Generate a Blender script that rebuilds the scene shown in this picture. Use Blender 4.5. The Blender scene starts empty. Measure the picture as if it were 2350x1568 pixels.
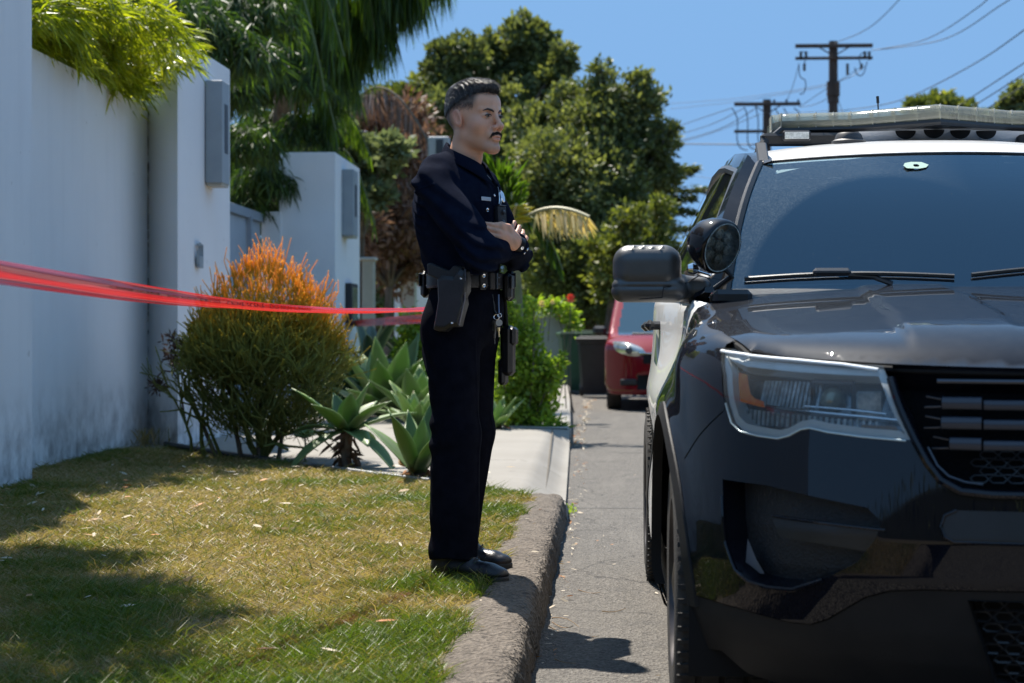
import bpy, math, random
import numpy as np
from mathutils import Vector, Matrix, Euler
from mathutils.geometry import delaunay_2d_cdt
random.seed(7); rng = np.random.default_rng(7)
C = bpy.context.scene.collection
scn = bpy.context.scene

# ------------------------------------------------------------------ camera, sky, sun, exposure
cam_d = bpy.data.cameras.new("camera"); cam = bpy.data.objects.new("camera", cam_d); C.objects.link(cam)
cam.location = (0, 0, 1.05)
cam.rotation_euler = (math.radians(90 - 0.19), 0, math.radians(2.95))
cam_d.lens = 65.1; cam_d.sensor_width = 36; cam_d.clip_start = 0.1; cam_d.clip_end = 2000
cam_d.dof.use_dof = True; cam_d.dof.focus_distance = 6.85; cam_d.dof.aperture_fstop = 4.8
scn.camera = cam
SUN = Vector((-0.27, 0.55, 1.0)).normalized()
elev = math.asin(SUN.z); azim = math.atan2(SUN.x, SUN.y)
w = bpy.data.worlds.new("World"); scn.world = w; w.use_nodes = True
nt = w.node_tree; bg = nt.nodes["Background"]; sky = nt.nodes.new("ShaderNodeTexSky")
sky.sky_type = 'NISHITA'; sky.sun_disc = False; sky.sun_elevation = elev; sky.sun_rotation = azim
sky.altitude = 200; sky.air_density = 1.15; sky.dust_density = 0.35; sky.ozone_density = 1.0
_tc = nt.nodes.new("ShaderNodeTexCoord"); _ad = nt.nodes.new("ShaderNodeVectorMath"); _ad.operation = 'ADD'; _ad.inputs[1].default_value = (0, 0, 1.5)
_hs = nt.nodes.new("ShaderNodeHueSaturation"); _hs.inputs["Saturation"].default_value = 0.92
nt.links.new(_tc.outputs["Generated"], _ad.inputs[0]); nt.links.new(_ad.outputs[0], sky.inputs[0])
_ml = nt.nodes.new('ShaderNodeVectorMath'); _ml.operation = 'MULTIPLY'; _ml.inputs[1].default_value = (.48, .735, .79); nt.links.new(sky.outputs[0], _ml.inputs[0]); nt.links.new(_ml.outputs[0], _hs.inputs["Color"]); nt.links.new(_hs.outputs[0], bg.inputs[0]); bg.inputs[1].default_value = 0.15
sl = bpy.data.lights.new("sun", 'SUN'); sl.energy = 5.0; sl.angle = math.radians(0.53); sl.color = (1, 0.94, 0.85)
so = bpy.data.objects.new("sun", sl); C.objects.link(so); so.rotation_euler = (-SUN).to_track_quat('-Z', 'Y').to_euler()
scn.view_settings.view_transform = 'Standard'; scn.view_settings.look = 'None'
scn.view_settings.exposure = 0.95; scn.view_settings.gamma = 1
scn.render.engine = 'CYCLES'
try:
    scn.cycles.use_denoising = True; scn.cycles.max_bounces = 8; scn.cycles.transparent_max_bounces = 12
    scn.cycles.sample_clamp_indirect = 6.0; scn.cycles.caustics_reflective = False; scn.cycles.caustics_refractive = False
except Exception: pass

# a measured photo position (2350 px wide sheet) at a known distance Y down the street -> world point
_R = cam.rotation_euler.to_matrix()
def at(px, py, Y):
    d = _R @ Vector((px - 1175, 784 - py, -4250)); k = Y / d.y
    return Vector((d.x * k, Y, 1.05 + d.z * k))

# ------------------------------------------------------------------ object helpers
def tag(o, label=None, cat=None, group=None, kind=None):
    if label: o["label"] = label
    if cat: o["category"] = cat
    if group: o["group"] = group
    if kind: o["kind"] = kind
    return o
def thing(name, loc, label, cat, group=None, rz=0):
    o = bpy.data.objects.new(name, None); C.objects.link(o); o.location = loc; o.rotation_euler = (0, 0, rz)
    o.empty_display_size = 0.1
    return tag(o, label, cat, group)
def link(name, me, m, parent=None, local=True):
    o = bpy.data.objects.new(name, me); C.objects.link(o)
    if m is not None:
        for mm in (m if isinstance(m, (list, tuple)) else [m]): me.materials.append(mm)
    if parent is not None:
        o.parent = parent
        if not local:                     # vertices were given in world coordinates
            p = parent; M = Matrix.Identity(4)
            while p is not None:
                M = (Matrix.Translation(p.location) @ p.rotation_euler.to_matrix().to_4x4()) @ M; p = p.parent
            o.matrix_parent_inverse = M.inverted()
    return o
def mesh(name, V, F, smooth=True, mi=None, tint=None):
    me = bpy.data.meshes.new(name)
    if isinstance(F, np.ndarray):
        V = np.asarray(V, dtype=np.float32); n, k = F.shape
        me.vertices.add(len(V)); me.vertices.foreach_set("co", V.ravel())
        me.loops.add(n * k); me.loops.foreach_set("vertex_index", F.astype(np.int32).ravel())
        me.polygons.add(n); me.polygons.foreach_set("loop_start", np.arange(0, n * k, k, dtype=np.int32))
        me.polygons.foreach_set("loop_total", np.full(n, k, dtype=np.int32)); me.update(calc_edges=True)
    else:
        me.from_pydata([tuple(v) for v in V], [], F); me.update()
    me.polygons.foreach_set("use_smooth", np.full(len(me.polygons), bool(smooth)))
    if mi is not None: me.polygons.foreach_set("material_index", np.asarray(mi, dtype=np.int32))
    if tint is not None:
        a = me.attributes.new("tint", 'FLOAT', 'POINT'); a.data.foreach_set("value", np.asarray(tint, dtype=np.float32))
    return me
class MB:
    def __init__(s): s.v = []; s.f = []; s.m = []
    def add(s, V, F, mi=0):
        n = len(s.v); s.v.extend([tuple(x) for x in V]); s.f.extend([tuple(i + n for i in f) for f in F]); s.m.extend([mi] * len(F)); return s
    def box(s, c, d, rot=None, mi=0, bev=0.0, M=None):
        x, y, z = [k / 2 for k in d]; b = min(bev, x * .95, y * .95, z * .95)
        if b > 0:                     # chamfered box
            V = []
            for sx in (-1, 1):
                for sy in (-1, 1):
                    for sz in (-1, 1):
                        V += [(sx * x, sy * (y - b), sz * (z - b)), (sx * (x - b), sy * y, sz * (z - b)), (sx * (x - b), sy * (y - b), sz * z)]
            def I(sx, sy, sz, k): return ((sx > 0) * 4 + (sy > 0) * 2 + (sz > 0)) * 3 + k
            F = []
            for q in (-1, 1):
                F.append([I(q, -1, -1, 0), I(q, 1, -1, 0), I(q, 1, 1, 0), I(q, -1, 1, 0)])
                F.append([I(-1, q, -1, 1), I(1, q, -1, 1), I(1, q, 1, 1), I(-1, q, 1, 1)])
                F.append([I(-1, -1, q, 2), I(1, -1, q, 2), I(1, 1, q, 2), I(-1, 1, q, 2)])
                for r in (-1, 1):
                    F.append([I(q, r, -1, 0), I(q, r, 1, 0), I(q, r, 1, 1), I(q, r, -1, 1)])
                    F.append([I(q, -1, r, 0), I(q, 1, r, 0), I(q, 1, r, 2), I(q, -1, r, 2)])
                    F.append([I(-1, q, r, 1), I(1, q, r, 1), I(1, q, r, 2), I(-1, q, r, 2)])
                    for t in (-1, 1): F.append([I(q, r, t, 0), I(q, r, t, 1), I(q, r, t, 2)])
        else:
            V = [(sx * x, sy * y, sz * z) for sx in (-1, 1) for sy in (-1, 1) for sz in (-1, 1)]
            F = [(0, 1, 3, 2), (4, 6, 7, 5), (0, 4, 5, 1), (2, 3, 7, 6), (0, 2, 6, 4), (1, 5, 7, 3)]
        R = (Euler(rot).to_matrix() if rot is not None and not isinstance(rot, Matrix) else (rot or Matrix.Identity(3)))
        V = [R @ Vector(v) + Vector(c) for v in V]
        if M is not None: V = [M @ v for v in V]
        return s.add(V, F, mi)
    def tube(s, P, r, n=8, mi=0, cap=True, flat=1.0):
        P = [Vector(p) for p in P]; N = len(P); R = r if isinstance(r, (list, tuple, np.ndarray)) else [r] * N
        V = []; up = None
        for i, p in enumerate(P):
            t = (P[min(i + 1, N - 1)] - P[max(i - 1, 0)]).normalized()
            if up is None: up = Vector((0, 0, 1)) if abs(t.z) < .9 else Vector((1, 0, 0))
            u = (up - t * up.dot(t)).normalized(); up = u; v = t.cross(u)
            for k in range(n):
                a = 2 * math.pi * k / n; V.append(p + (u * math.cos(a) + v * math.sin(a) * flat) * R[i])
        F = [(i * n + k, i * n + (k + 1) % n, (i + 1) * n + (k + 1) % n, (i + 1) * n + k) for i in range(N - 1) for k in range(n)]
        if cap: F += [tuple(range(n - 1, -1, -1)), tuple(range((N - 1) * n, N * n))]
        return s.add(V, F, mi)
    def lathe(s, prof, o=(0, 0, 0), ax=(0, 0, 1), n=32, mi=0, cap=True):   # prof: (radius, along)
        ax = Vector(ax).normalized(); u = ax.orthogonal().normalized(); v = ax.cross(u); o = Vector(o); V = []
        for (r, h) in prof:
            for k in range(n):
                a = 2 * math.pi * k / n; V.append(o + ax * h + (u * math.cos(a) + v * math.sin(a)) * r)
        N = len(prof)
        F = [(i * n + k, i * n + (k + 1) % n, (i + 1) * n + (k + 1) % n, (i + 1) * n + k) for i in range(N - 1) for k in range(n)]
        if cap and prof[0][0] > 1e-5: F.append(tuple(range(n - 1, -1, -1)))
        if cap and prof[-1][0] > 1e-5: F.append(tuple(range((N - 1) * n, N * n)))
        return s.add(V, F, mi)
    def prism(s, poly, h, M=None, mi=0):             # poly in xy, extruded 0..h in z, then M
        n = len(poly); V = [Vector((p[0], p[1], 0)) for p in poly] + [Vector((p[0], p[1], h)) for p in poly]
        if M is not None: V = [M @ v for v in V]
        F = [tuple(range(n - 1, -1, -1)), tuple(range(n, 2 * n))] + [(i, (i + 1) % n, n + (i + 1) % n, n + i) for i in range(n)]
        return s.add(V, F, mi)
    def grid(s, rows, mi=0, closed=False):
        n = len(rows[0]); V = [p for r in rows for p in r]; F = []
        for i in range(len(rows) - 1):
            for k in range(n if closed else n - 1):
                F.append((i * n + k, i * n + (k + 1) % n, (i + 1) * n + (k + 1) % n, (i + 1) * n + k))
        return s.add(V, F, mi)
    def mirror(s, cx):
        n = len(s.v); s.v += [(2 * cx - x, y, z) for (x, y, z) in s.v]; s.f += [tuple(reversed([i + n for i in f])) for f in s.f]; s.m += s.m; return s
    def build(s, name, m, parent=None, local=True, smooth=True, angle=35):
        me = mesh(name, s.v, s.f, smooth, s.m)
        if smooth and angle: 
            try: me.set_sharp_from_angle(angle=math.radians(angle))
            except Exception: pass
        return link(name, me, m, parent, local)

# ------------------------------------------------------------------ materials
def nmat(name):
    m = bpy.data.materials.new(name); m.use_nodes = True; t = m.node_tree
    return m, t, t.nodes["Principled BSDF"]
def setp(b, **k):
    names = dict(rough="Roughness", metal="Metallic", coat="Coat Weight", coatr="Coat Roughness", spec="Specular IOR Level", trans="Transmission Weight", ior="IOR", sheen="Sheen Weight", sheenr="Sheen Roughness", sss="Subsurface Weight", alpha="Alpha", sheent="Sheen Tint", aniso="Anisotropic")
    for q, v in k.items():
        try: b.inputs[names[q]].default_value = v
        except Exception: pass
def mk(name, c1, c2=None, scale=6.0, rough=.6, bump=0.0, bscale=60.0, stretch=(1, 1, 1), lo=.35, hi=.65, rvar=0.0, detail=6, **k):
    m, t, b = nmat(name); setp(b, rough=rough, **k); b.inputs["Base Color"].default_value = (*c1, 1)
    tc = t.nodes.new("ShaderNodeTexCoord"); mp = t.nodes.new("ShaderNodeMapping"); mp.inputs["Scale"].default_value = stretch
    t.links.new(tc.outputs["Object"], mp.inputs[0])
    if c2 is not None:
        n = t.nodes.new("ShaderNodeTexNoise"); n.inputs["Scale"].default_value = scale; n.inputs["Detail"].default_value = detail; n.inputs["Roughness"].default_value = .62
        r = t.nodes.new("ShaderNodeValToRGB"); r.color_ramp.elements[0].position = lo; r.color_ramp.elements[1].position = hi
        r.color_ramp.elements[0].color = (*c1, 1); r.color_ramp.elements[1].color = (*c2, 1)
        t.links.new(mp.outputs[0], n.inputs[0]); t.links.new(n.outputs[0], r.inputs[0]); t.links.new(r.outputs[0], b.inputs["Base Color"])
        if rvar:
            mr = t.nodes.new("ShaderNodeMapRange"); mr.inputs[1].default_value = .3; mr.inputs[2].default_value = .7
            mr.inputs[3].default_value = rough - rvar; mr.inputs[4].default_value = rough + rvar
            t.links.new(n.outputs[0], mr.inputs[0]); t.links.new(mr.outputs[0], b.inputs["Roughness"])
    if bump:
        n2 = t.nodes.new("ShaderNodeTexNoise"); n2.inputs["Scale"].default_value = bscale; n2.inputs["Detail"].default_value = 4
        bp = t.nodes.new("ShaderNodeBump"); bp.inputs["Strength"].default_value = min(1, bump); bp.inputs["Distance"].default_value = .004 * max(1, bump)
        t.links.new(mp.outputs[0], n2.inputs[0]); t.links.new(n2.outputs[0], bp.inputs["Height"]); t.links.new(bp.outputs[0], b.inputs["Normal"])
    return m
def mixc(t, fac, a, b):
    x = t.nodes.new("ShaderNodeMix"); x.data_type = 'RGBA'
    for sck, v in ((x.inputs[0], fac), (x.inputs[6], a), (x.inputs[7], b)):
        if hasattr(v, "is_output"): t.links.new(v, sck)
        elif isinstance(v, tuple): sck.default_value = (*v, 1) if len(v) == 3 else v
        else: sck.default_value = v
    return x.outputs[2]
def noisen(t, scale, detail=5, vec=None, dist=0.0, rough=.6):
    n = t.nodes.new("ShaderNodeTexNoise"); n.inputs["Scale"].default_value = scale; n.inputs["Detail"].default_value = detail
    n.inputs["Distortion"].default_value = dist; n.inputs["Roughness"].default_value = rough
    if vec is not None: t.links.new(vec, n.inputs[0])
    return n.outputs[0]
def rng_(t, v, a, b, c=0.0, d=1.0):
    m = t.nodes.new("ShaderNodeMapRange"); t.links.new(v, m.inputs[0])
    for i, x in enumerate((a, b, c, d)): m.inputs[i + 1].default_value = x
    return m.outputs[0]
def coords(t, stretch=(1, 1, 1)):
    tc = t.nodes.new("ShaderNodeTexCoord"); mp = t.nodes.new("ShaderNodeMapping"); mp.inputs["Scale"].default_value = stretch
    t.links.new(tc.outputs["Object"], mp.inputs[0]); return mp.outputs[0]
def leafmat(name, stops, rough=.5, transl=.4, tcol=(1.1, 1.25, .5), spec=.35):
    """leaf colour runs along each leaf's own 'tint' value; light passes through the blade"""
    m, t, b = nmat(name); setp(b, rough=rough, spec=spec)
    a = t.nodes.new("ShaderNodeAttribute"); a.attribute_name = "tint"
    r = t.nodes.new("ShaderNodeValToRGB"); e = r.color_ramp.elements
    while len(e) < len(stops): e.new(.5)
    for i, (p, c) in enumerate(stops): e[i].position = p; e[i].color = (*c, 1)
    t.links.new(a.outputs["Fac"], r.inputs[0]); t.links.new(r.outputs[0], b.inputs["Base Color"])
    tr = t.nodes.new("ShaderNodeBsdfTranslucent"); mx = t.nodes.new("ShaderNodeMixShader"); mx.inputs[0].default_value = transl
    v = t.nodes.new("ShaderNodeVectorMath"); v.operation = 'MULTIPLY'; v.inputs[1].default_value = tcol
    t.links.new(r.outputs[0], v.inputs[0]); t.links.new(v.outputs[0], tr.inputs[0])
    t.links.new(b.outputs[0], mx.inputs[1]); t.links.new(tr.outputs[0], mx.inputs[2])
    t.links.new(mx.outputs[0], t.nodes["Material Output"].inputs[0]); return m

# ------------------------------------------------------------------ leaves, grass, fronds
def unit(v): return v / np.maximum(np.linalg.norm(v, axis=-1, keepdims=True), 1e-9)
def rdir(n):
    v = rng.normal(size=(n, 3)); return unit(v)
def leaves(P, D, L, W, tint, droop=0.0, two=False, N=None):
    """arrays of leaf bases P, directions D, lengths L, widths W -> verts, quads, tint"""
    n = len(P); D = unit(D); N = unit(np.cross(D, rdir(n))) if N is None else N; L = np.broadcast_to(L, n)[:, None]; W = np.broadcast_to(W, n)[:, None]
    dn = np.array([0, 0, -1.0])
    if two:
        m1 = P + D * L * .35 + dn * L * droop * .25; m2 = P + D * L * .7 + dn * L * droop * .6; tip = P + D * L + dn * L * droop * 1.1
        V = np.stack([P, m1 - N * W * .5, m1 + N * W * .5, m2 - N * W * .4, m2 + N * W * .4, tip], 1).reshape(-1, 3)
        b = np.arange(n)[:, None] * 6
        F = np.concatenate([b + np.array([0, 1, 2, 2]), b + np.array([1, 3, 4, 2]), b + np.array([3, 5, 4, 4])])
        F3 = np.concatenate([b + np.array([0, 1, 2]), b + np.array([1, 3, 4]), b + np.array([1, 4, 2]), b + np.array([3, 5, 4])])
        return V, F3, np.repeat(tint, 6)
    m = P + D * L * .45; tip = P + D * L + dn * L * droop
    V = np.stack([P, m - N * W * .5, tip, m + N * W * .5], 1).reshape(-1, 3)
    F = np.arange(n)[:, None] * 4 + np.array([0, 1, 2, 3])
    return V, F, np.repeat(tint, 4)
def leafobj(name, V, F, T, m, parent=None): return link(name, mesh(name, V, F, False, tint=T), m, parent, local=False)
def cloud(blobs, n, size, clump=.22, subs=26, shell=.5, aspect=.5, bias=(0, 0, .2)):
    """leaves gathered in twig clusters spread through ellipsoid blobs (centre, radius[, squash])"""
    vol = np.array([b[1] ** 2 for b in blobs]); cnt = (n * vol / vol.sum()).astype(int); PP = []; DD = []; TT = []
    for (b, k) in zip(blobs, cnt):
        if k < 1: continue
        c = np.array(b[0]); r = b[1]; sq = np.array(b[2] if len(b) > 2 else (1, 1, .8))
        S = max(4, int(subs)); d = rdir(S); rr = (rng.random(S) ** shell)[:, None]; sc = d * rr * r * sq
        idx = rng.integers(0, S, k); off = rng.normal(size=(k, 3)) * clump * r * sq
        PP.append(c + sc[idx] + off); DD.append(rdir(k) * .8 + d[idx] * .7 + np.array(bias)); st = rng.random(S); TT.append(np.clip(st[idx] * .6 + rng.random(k) * .4, 0, 1))
    P = np.concatenate(PP); D = np.concatenate(DD); T = np.concatenate(TT)
    L = size * (.6 + .8 * rng.random(len(P))); return leaves(P, D, L, L * aspect, T)
def limb(mb, a, b, r0, r1, bend=.1, n=6, k=7):
    a = Vector(a); b = Vector(b); P = []; R = []; L = (b - a).length; o = Vector(rdir(1)[0]) * bend * L
    for i in range(k):
        t = i / (k - 1); P.append(a.lerp(b, t) + o * math.sin(t * math.pi) * .5); R.append(r0 + (r1 - r0) * t)
    mb.tube(P, R, n); return P
def frond(base, tip, arch, leaflet, nl=46, width=.03, hang=.8, spread=.9, both=True, tint=None, start=.12):
    """one feather palm frond: stem points plus hanging leaflets"""
    a = Vector(base); b = Vector(tip); pts = []
    for i in range(13):
        t = i / 12; pts.append(a.lerp(b, t) + Vector((0, 0, arch * 4 * t * (1 - t) * (1 - .25 * t))))
    P = []; D = []; L = []
    for i in range(nl):
        t = start + (1 - start) * i / nl; k = min(11, int(t * 12)); f = t * 12 - k; p = pts[k].lerp(pts[k + 1], f); tg = (pts[k + 1] - pts[k]).normalized()
        sd = tg.cross(Vector((0, 0, 1))); sd = sd.normalized() if sd.length > 1e-3 else Vector((1, 0, 0))
        for s_ in (-1, 1):
            d = sd * s_ * spread + tg * .55 + Vector((0, 0, -hang)) + Vector(rng.normal(size=3) * .12)
            P.append(p); D.append(d.normalized()); L.append(leaflet * (math.sin(math.pi * (.12 + .8 * t)) ** .6) * (.85 + .3 * random.random()))
    P = np.array(P); D = np.array(D); L = np.array(L); T = (rng.random(len(P)) if tint is None else np.clip(tint + rng.normal(size=len(P)) * .1, 0, 1))
    return pts, leaves(P, D, L, width, T, droop=.25 * hang, two=True)
def join(parts):
    V = []; F = []; T = []; n = 0
    for (v, f, t) in parts: V.append(v); F.append(f + n); T.append(t); n += len(v)
    return np.concatenate(V), np.concatenate(F), np.concatenate(T)

# ------------------------------------------------------------------ implicit surfaces (smooth organic shapes)
def smin(a, b, k): h = np.clip(.5 + .5 * (b - a) / k, 0, 1); return b * (1 - h) + a * h - k * h * (1 - h)
def smax(a, b, k): return -smin(-a, -b, k)
def s_cap(p, a, b, r0, r1, sc=(1, 1, 1)):
    a = np.array(a, float) ; b = np.array(b, float); sc = np.array(sc, float)
    ax, ay, az = a / sc; bx, by, bz = b / sc; x, y, z = p[0] / sc[0] - ax, p[1] / sc[1] - ay, p[2] / sc[2] - az
    dx, dy, dz = bx - ax, by - ay, bz - az; L = dx * dx + dy * dy + dz * dz + 1e-12
    h = np.clip((x * dx + y * dy + z * dz) / L, 0, 1)
    return (np.sqrt((x - h * dx) ** 2 + (y - h * dy) ** 2 + (z - h * dz) ** 2) - (r0 + (r1 - r0) * h)) * min(sc)
def s_ell(p, c, r):
    x, y, z = [(p[i] - c[i]) / r[i] for i in range(3)]; k0 = np.sqrt(x * x + y * y + z * z)
    k1 = np.sqrt((x / r[0]) ** 2 + (y / r[1]) ** 2 + (z / r[2]) ** 2) + 1e-9; return k0 * (k0 - 1) / k1
def s_box(p, c, h, r, R=None):
    q = [p[i] - c[i] for i in range(3)]
    if R is not None: q = [R[0][i] * q[0] + R[1][i] * q[1] + R[2][i] * q[2] for i in range(3)]
    q = [np.abs(q[i]) - h[i] + r for i in range(3)]
    return np.sqrt(sum(np.maximum(v, 0) ** 2 for v in q)) + np.minimum(np.maximum(q[0], np.maximum(q[1], q[2])), 0) - r
def wob(p, f, seed=0):
    x, y, z = p; s = seed * 1.7
    return (np.sin(x * f + 1.3 * np.sin(y * f * .7 + s) + s) + np.sin(y * f * 1.1 + 1.1 * np.sin(z * f * .8 + 2 * s)) + np.sin(z * f * .9 + 1.4 * np.sin(x * f * .6 + 3 * s))) / 3
def nets(fn, lo, hi, res, slack=1.7):
    """surface nets, evaluated only in the small blocks the surface passes through"""
    lo = np.array(lo, float); hi = np.array(hi, float); n = 8; bs = n * res; nb = np.ceil((hi - lo) / bs).astype(int)
    c = np.stack(np.meshgrid(*[np.arange(k) for k in nb], indexing='ij'), -1).reshape(-1, 3); cen = (lo + (c + .5) * bs).astype(np.float32)
    f = fn((cen[:, 0], cen[:, 1], cen[:, 2])); B = c[np.abs(f) < bs * .87 * slack]; VV = []; KK = []; QQ = []
    stride = np.array([(nb[1] + 1) * (nb[2] + 1) * n * n, (nb[2] + 1) * n, 1], dtype=np.int64)
    g = np.stack(np.meshgrid(*[np.arange(n + 1)] * 3, indexing='ij'), -1)
    for ch in np.array_split(B, max(1, len(B) // 400 + 1)):
        if not len(ch): continue
        G = ch[:, None, None, None, :] * n + g[None]; P = (lo + G * res).astype(np.float32); v = fn((P[..., 0], P[..., 1], P[..., 2])).astype(np.float32); s_ = [slice(0, -1), slice(1, None)]
        cnt = np.zeros((len(ch), n, n, n), np.int8); acc = np.zeros((3, len(ch), n, n, n), np.float32)
        for A in [(i, j, k) for i in (0, 1) for j in (0, 1) for k in (0, 1)]:
            for axis in range(3):
                if A[axis]: continue
                Bc = list(A); Bc[axis] = 1; va = v[:, s_[A[0]], s_[A[1]], s_[A[2]]]; vb = v[:, s_[Bc[0]], s_[Bc[1]], s_[Bc[2]]]; m = (va < 0) != (vb < 0)
                t = np.where(m, va / np.where(m, va - vb, 1), 0); cnt += m
                for q in range(3): acc[q] += m * (A[q] + (t if q == axis else 0))
        act = cnt > 0; cell = G[:, :n, :n, :n][act]; VV.append(lo + ((acc[:, act] / cnt[act]).T + cell) * res); KK.append(cell @ stride)
        for axis in range(3):
            o1, o2 = (axis + 1) % 3, (axis + 2) % 3; e = [0, 0, 0]; e[axis] = 1
            a = v[:, :n, :n, :n] < 0; b = v[:, e[0]:n + e[0], e[1]:n + e[1], e[2]:n + e[2]] < 0; m = a != b; cc = G[:, :n, :n, :n][m]; e1 = np.zeros(3, int); e1[o1] = 1; e2 = np.zeros(3, int); e2[o2] = 1
            q = np.stack([(cc - e1 - e2) @ stride, (cc - e2) @ stride, cc @ stride, (cc - e1) @ stride], 1); fl = a[m]; q[~fl] = q[~fl][:, ::-1]; QQ.append(q)
    V = np.concatenate(VV); K = np.concatenate(KK); Q = np.concatenate(QQ); o = np.argsort(K); K = K[o]; V = V[o]; i = np.clip(np.searchsorted(K, Q), 0, len(K) - 1); ok = (K[i] == Q).all(1)
    return V, i[ok]
def sdfobj(name, fn, lo, hi, res, m, parent=None, local=True, tintf=None, mif=None):
    V, F = nets(fn, lo, hi, res); T = None if tintf is None else tintf(V)
    mi = None if mif is None else mif(V[F].mean(1))
    return link(name, mesh(name, V, F, True, mi=mi, tint=T), m, parent, local)
# ================================================================== THE SETTING
def pnoise(x, y, s):   # cheap smooth 2-D value noise
    xi = np.floor(x / s).astype(int); yi = np.floor(y / s).astype(int); fx = x / s - xi; fy = y / s - yi
    fx = fx * fx * (3 - 2 * fx); fy = fy * fy * (3 - 2 * fy)
    h = lambda a, b: (np.sin(a * 127.1 + b * 311.7) * 43758.5453) % 1
    return (h(xi, yi) * (1 - fx) + h(xi + 1, yi) * fx) * (1 - fy) + (h(xi, yi + 1) * (1 - fx) + h(xi + 1, yi + 1) * fx) * fy
# --- asphalt
def asphalt():
    m, t, b = nmat("asphalt"); v = coords(t); setp(b, rough=.85, spec=.4)
    vo = t.nodes.new("ShaderNodeTexVoronoi"); vo.inputs["Scale"].default_value = 110; t.links.new(v, vo.inputs[0])
    sp = rng_(t, vo.outputs["Color"], .1, .95)
    big = noisen(t, .55, 5, v); fine = noisen(t, 30, 3, v)
    c = mixc(t, sp, (.032, .028, .025), (.20, .182, .158)); c = mixc(t, rng_(t, big, .35, .7, 0, .55), c, (.118, .108, .094))
    st = t.nodes.new("ShaderNodeTexNoise"); st.inputs["Scale"].default_value = 3.2; st.inputs["Detail"].default_value = 8; t.links.new(v, st.inputs[0])
    c = mixc(t, rng_(t, st.outputs[0], .56, .75, 0, .6), c, (.07, .065, .06)); c = mixc(t, rng_(t, noisen(t, 1.7, 6, coords(t, (3, .35, 1))), .52, .7, 0, .35), c, (.185, .168, .145)); wv = t.nodes.new('ShaderNodeTexVoronoi'); wv.feature = 'DISTANCE_TO_EDGE'; wv.inputs['Scale'].default_value = .55; va = t.nodes.new('ShaderNodeVectorMath'); va.operation = 'ADD'; nn_ = t.nodes.new('ShaderNodeTexNoise'); nn_.inputs['Scale'].default_value = 1.6; nn_.inputs['Detail'].default_value = 7; t.links.new(v, nn_.inputs[0]); t.links.new(v, va.inputs[0]); t.links.new(nn_.outputs['Color'], va.inputs[1]); t.links.new(va.outputs[0], wv.inputs[0]); c = mixc(t, rng_(t, wv.outputs['Distance'], .0015, .006, .75, 0), c, (.03, .027, .025))
    t.links.new(c, b.inputs["Base Color"])
    bp = t.nodes.new("ShaderNodeBump"); bp.inputs["Strength"].default_value = .9; bp.inputs["Distance"].default_value = .010
    t.links.new(vo.outputs["Distance"], bp.inputs["Height"]); t.links.new(bp.outputs[0], b.inputs["Normal"]); return m
M_asph = asphalt()
mb = MB(); xs = [-300, -60, -12, -6, -3, -1.5, -.6, 0, .6, 1.2, 2, 4, 8, 20, 80, 400]; ys = [-200, -40, -10, -4, 0, 3, 5, 7, 9, 12, 16, 22, 30, 45, 80, 200, 900]
mb.grid([[(x, y, 0) for x in xs] for y in ys]); tag(mb.build("road", M_asph), kind="structure")
M_tar = mk("tar joint", (.02, .02, .02), rough=.7)
mb = MB()
for (y0, x1) in ((11.25, 3.2), (17.9, 3.2), (24.4, 3.2)):
    P = [(-.24 + k * .25, y0 + .015 * math.sin(k * 2.1 + y0) - .02 * k / 4, .004) for k in range(15)]
    mb.grid([[(p[0], p[1] - .009, .004) for p in P], [(p[0], p[1] + .009, .004) for p in P]])
tag(mb.build("road_joints", M_tar), kind="structure")

# --- left edge of the roadway (x at distance y)
EY = [-30, 0, 10.4, 11.7, 19, 28, 38, 60, 120]; EX = [-.24, -.24, -.24, -.26, -.38, -.56, -.8, -2.0, -9]
edge = lambda y: float(np.interp(y, EY, EX))
M_soil = mk("garden soil", (.055, .04, .028), (.13, .1, .07), scale=14, rough=.95, bump=1, bscale=40)
M_turf = mk("turf soil", (.09, .075, .04), (.16, .125, .07), scale=9, rough=.95, bump=1, bscale=70)
# border line between lawn and driveway
BL = [(-3.45, 14.45), (-2.45, 13.1), (-1.08, 11.25), (-.45, 10.35)]
bl = lambda x: float(np.interp(x, [p[0] for p in BL], [p[1] for p in BL]))
mb = MB(); rows = []
for i in range(40):
    x = -4.6 + i * (4.15 / 39); y1 = bl(max(x, -3.45)); rows.append([(x, -20 + (y1 + 20) * (j / 30) ** .7, .15 + .012 * math.sin(x * 3.1) * math.sin(j * .9) * (j < 30) * (i < 39)) for j in range(31)])
mb.grid([list(r) for r in zip(*rows)]); tag(mb.build("lawn_ground", M_turf), kind="structure")
mb = MB(); mb.grid([[(-300, y, .1), (-40, y, .1), (-12, y, .1), (edge(y) - .5, y, .1)] for y in (-60, 0, 10, 20, 30, 40, 60, 120)]); tag(mb.build("garden_ground", M_soil), kind="structure")

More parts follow.
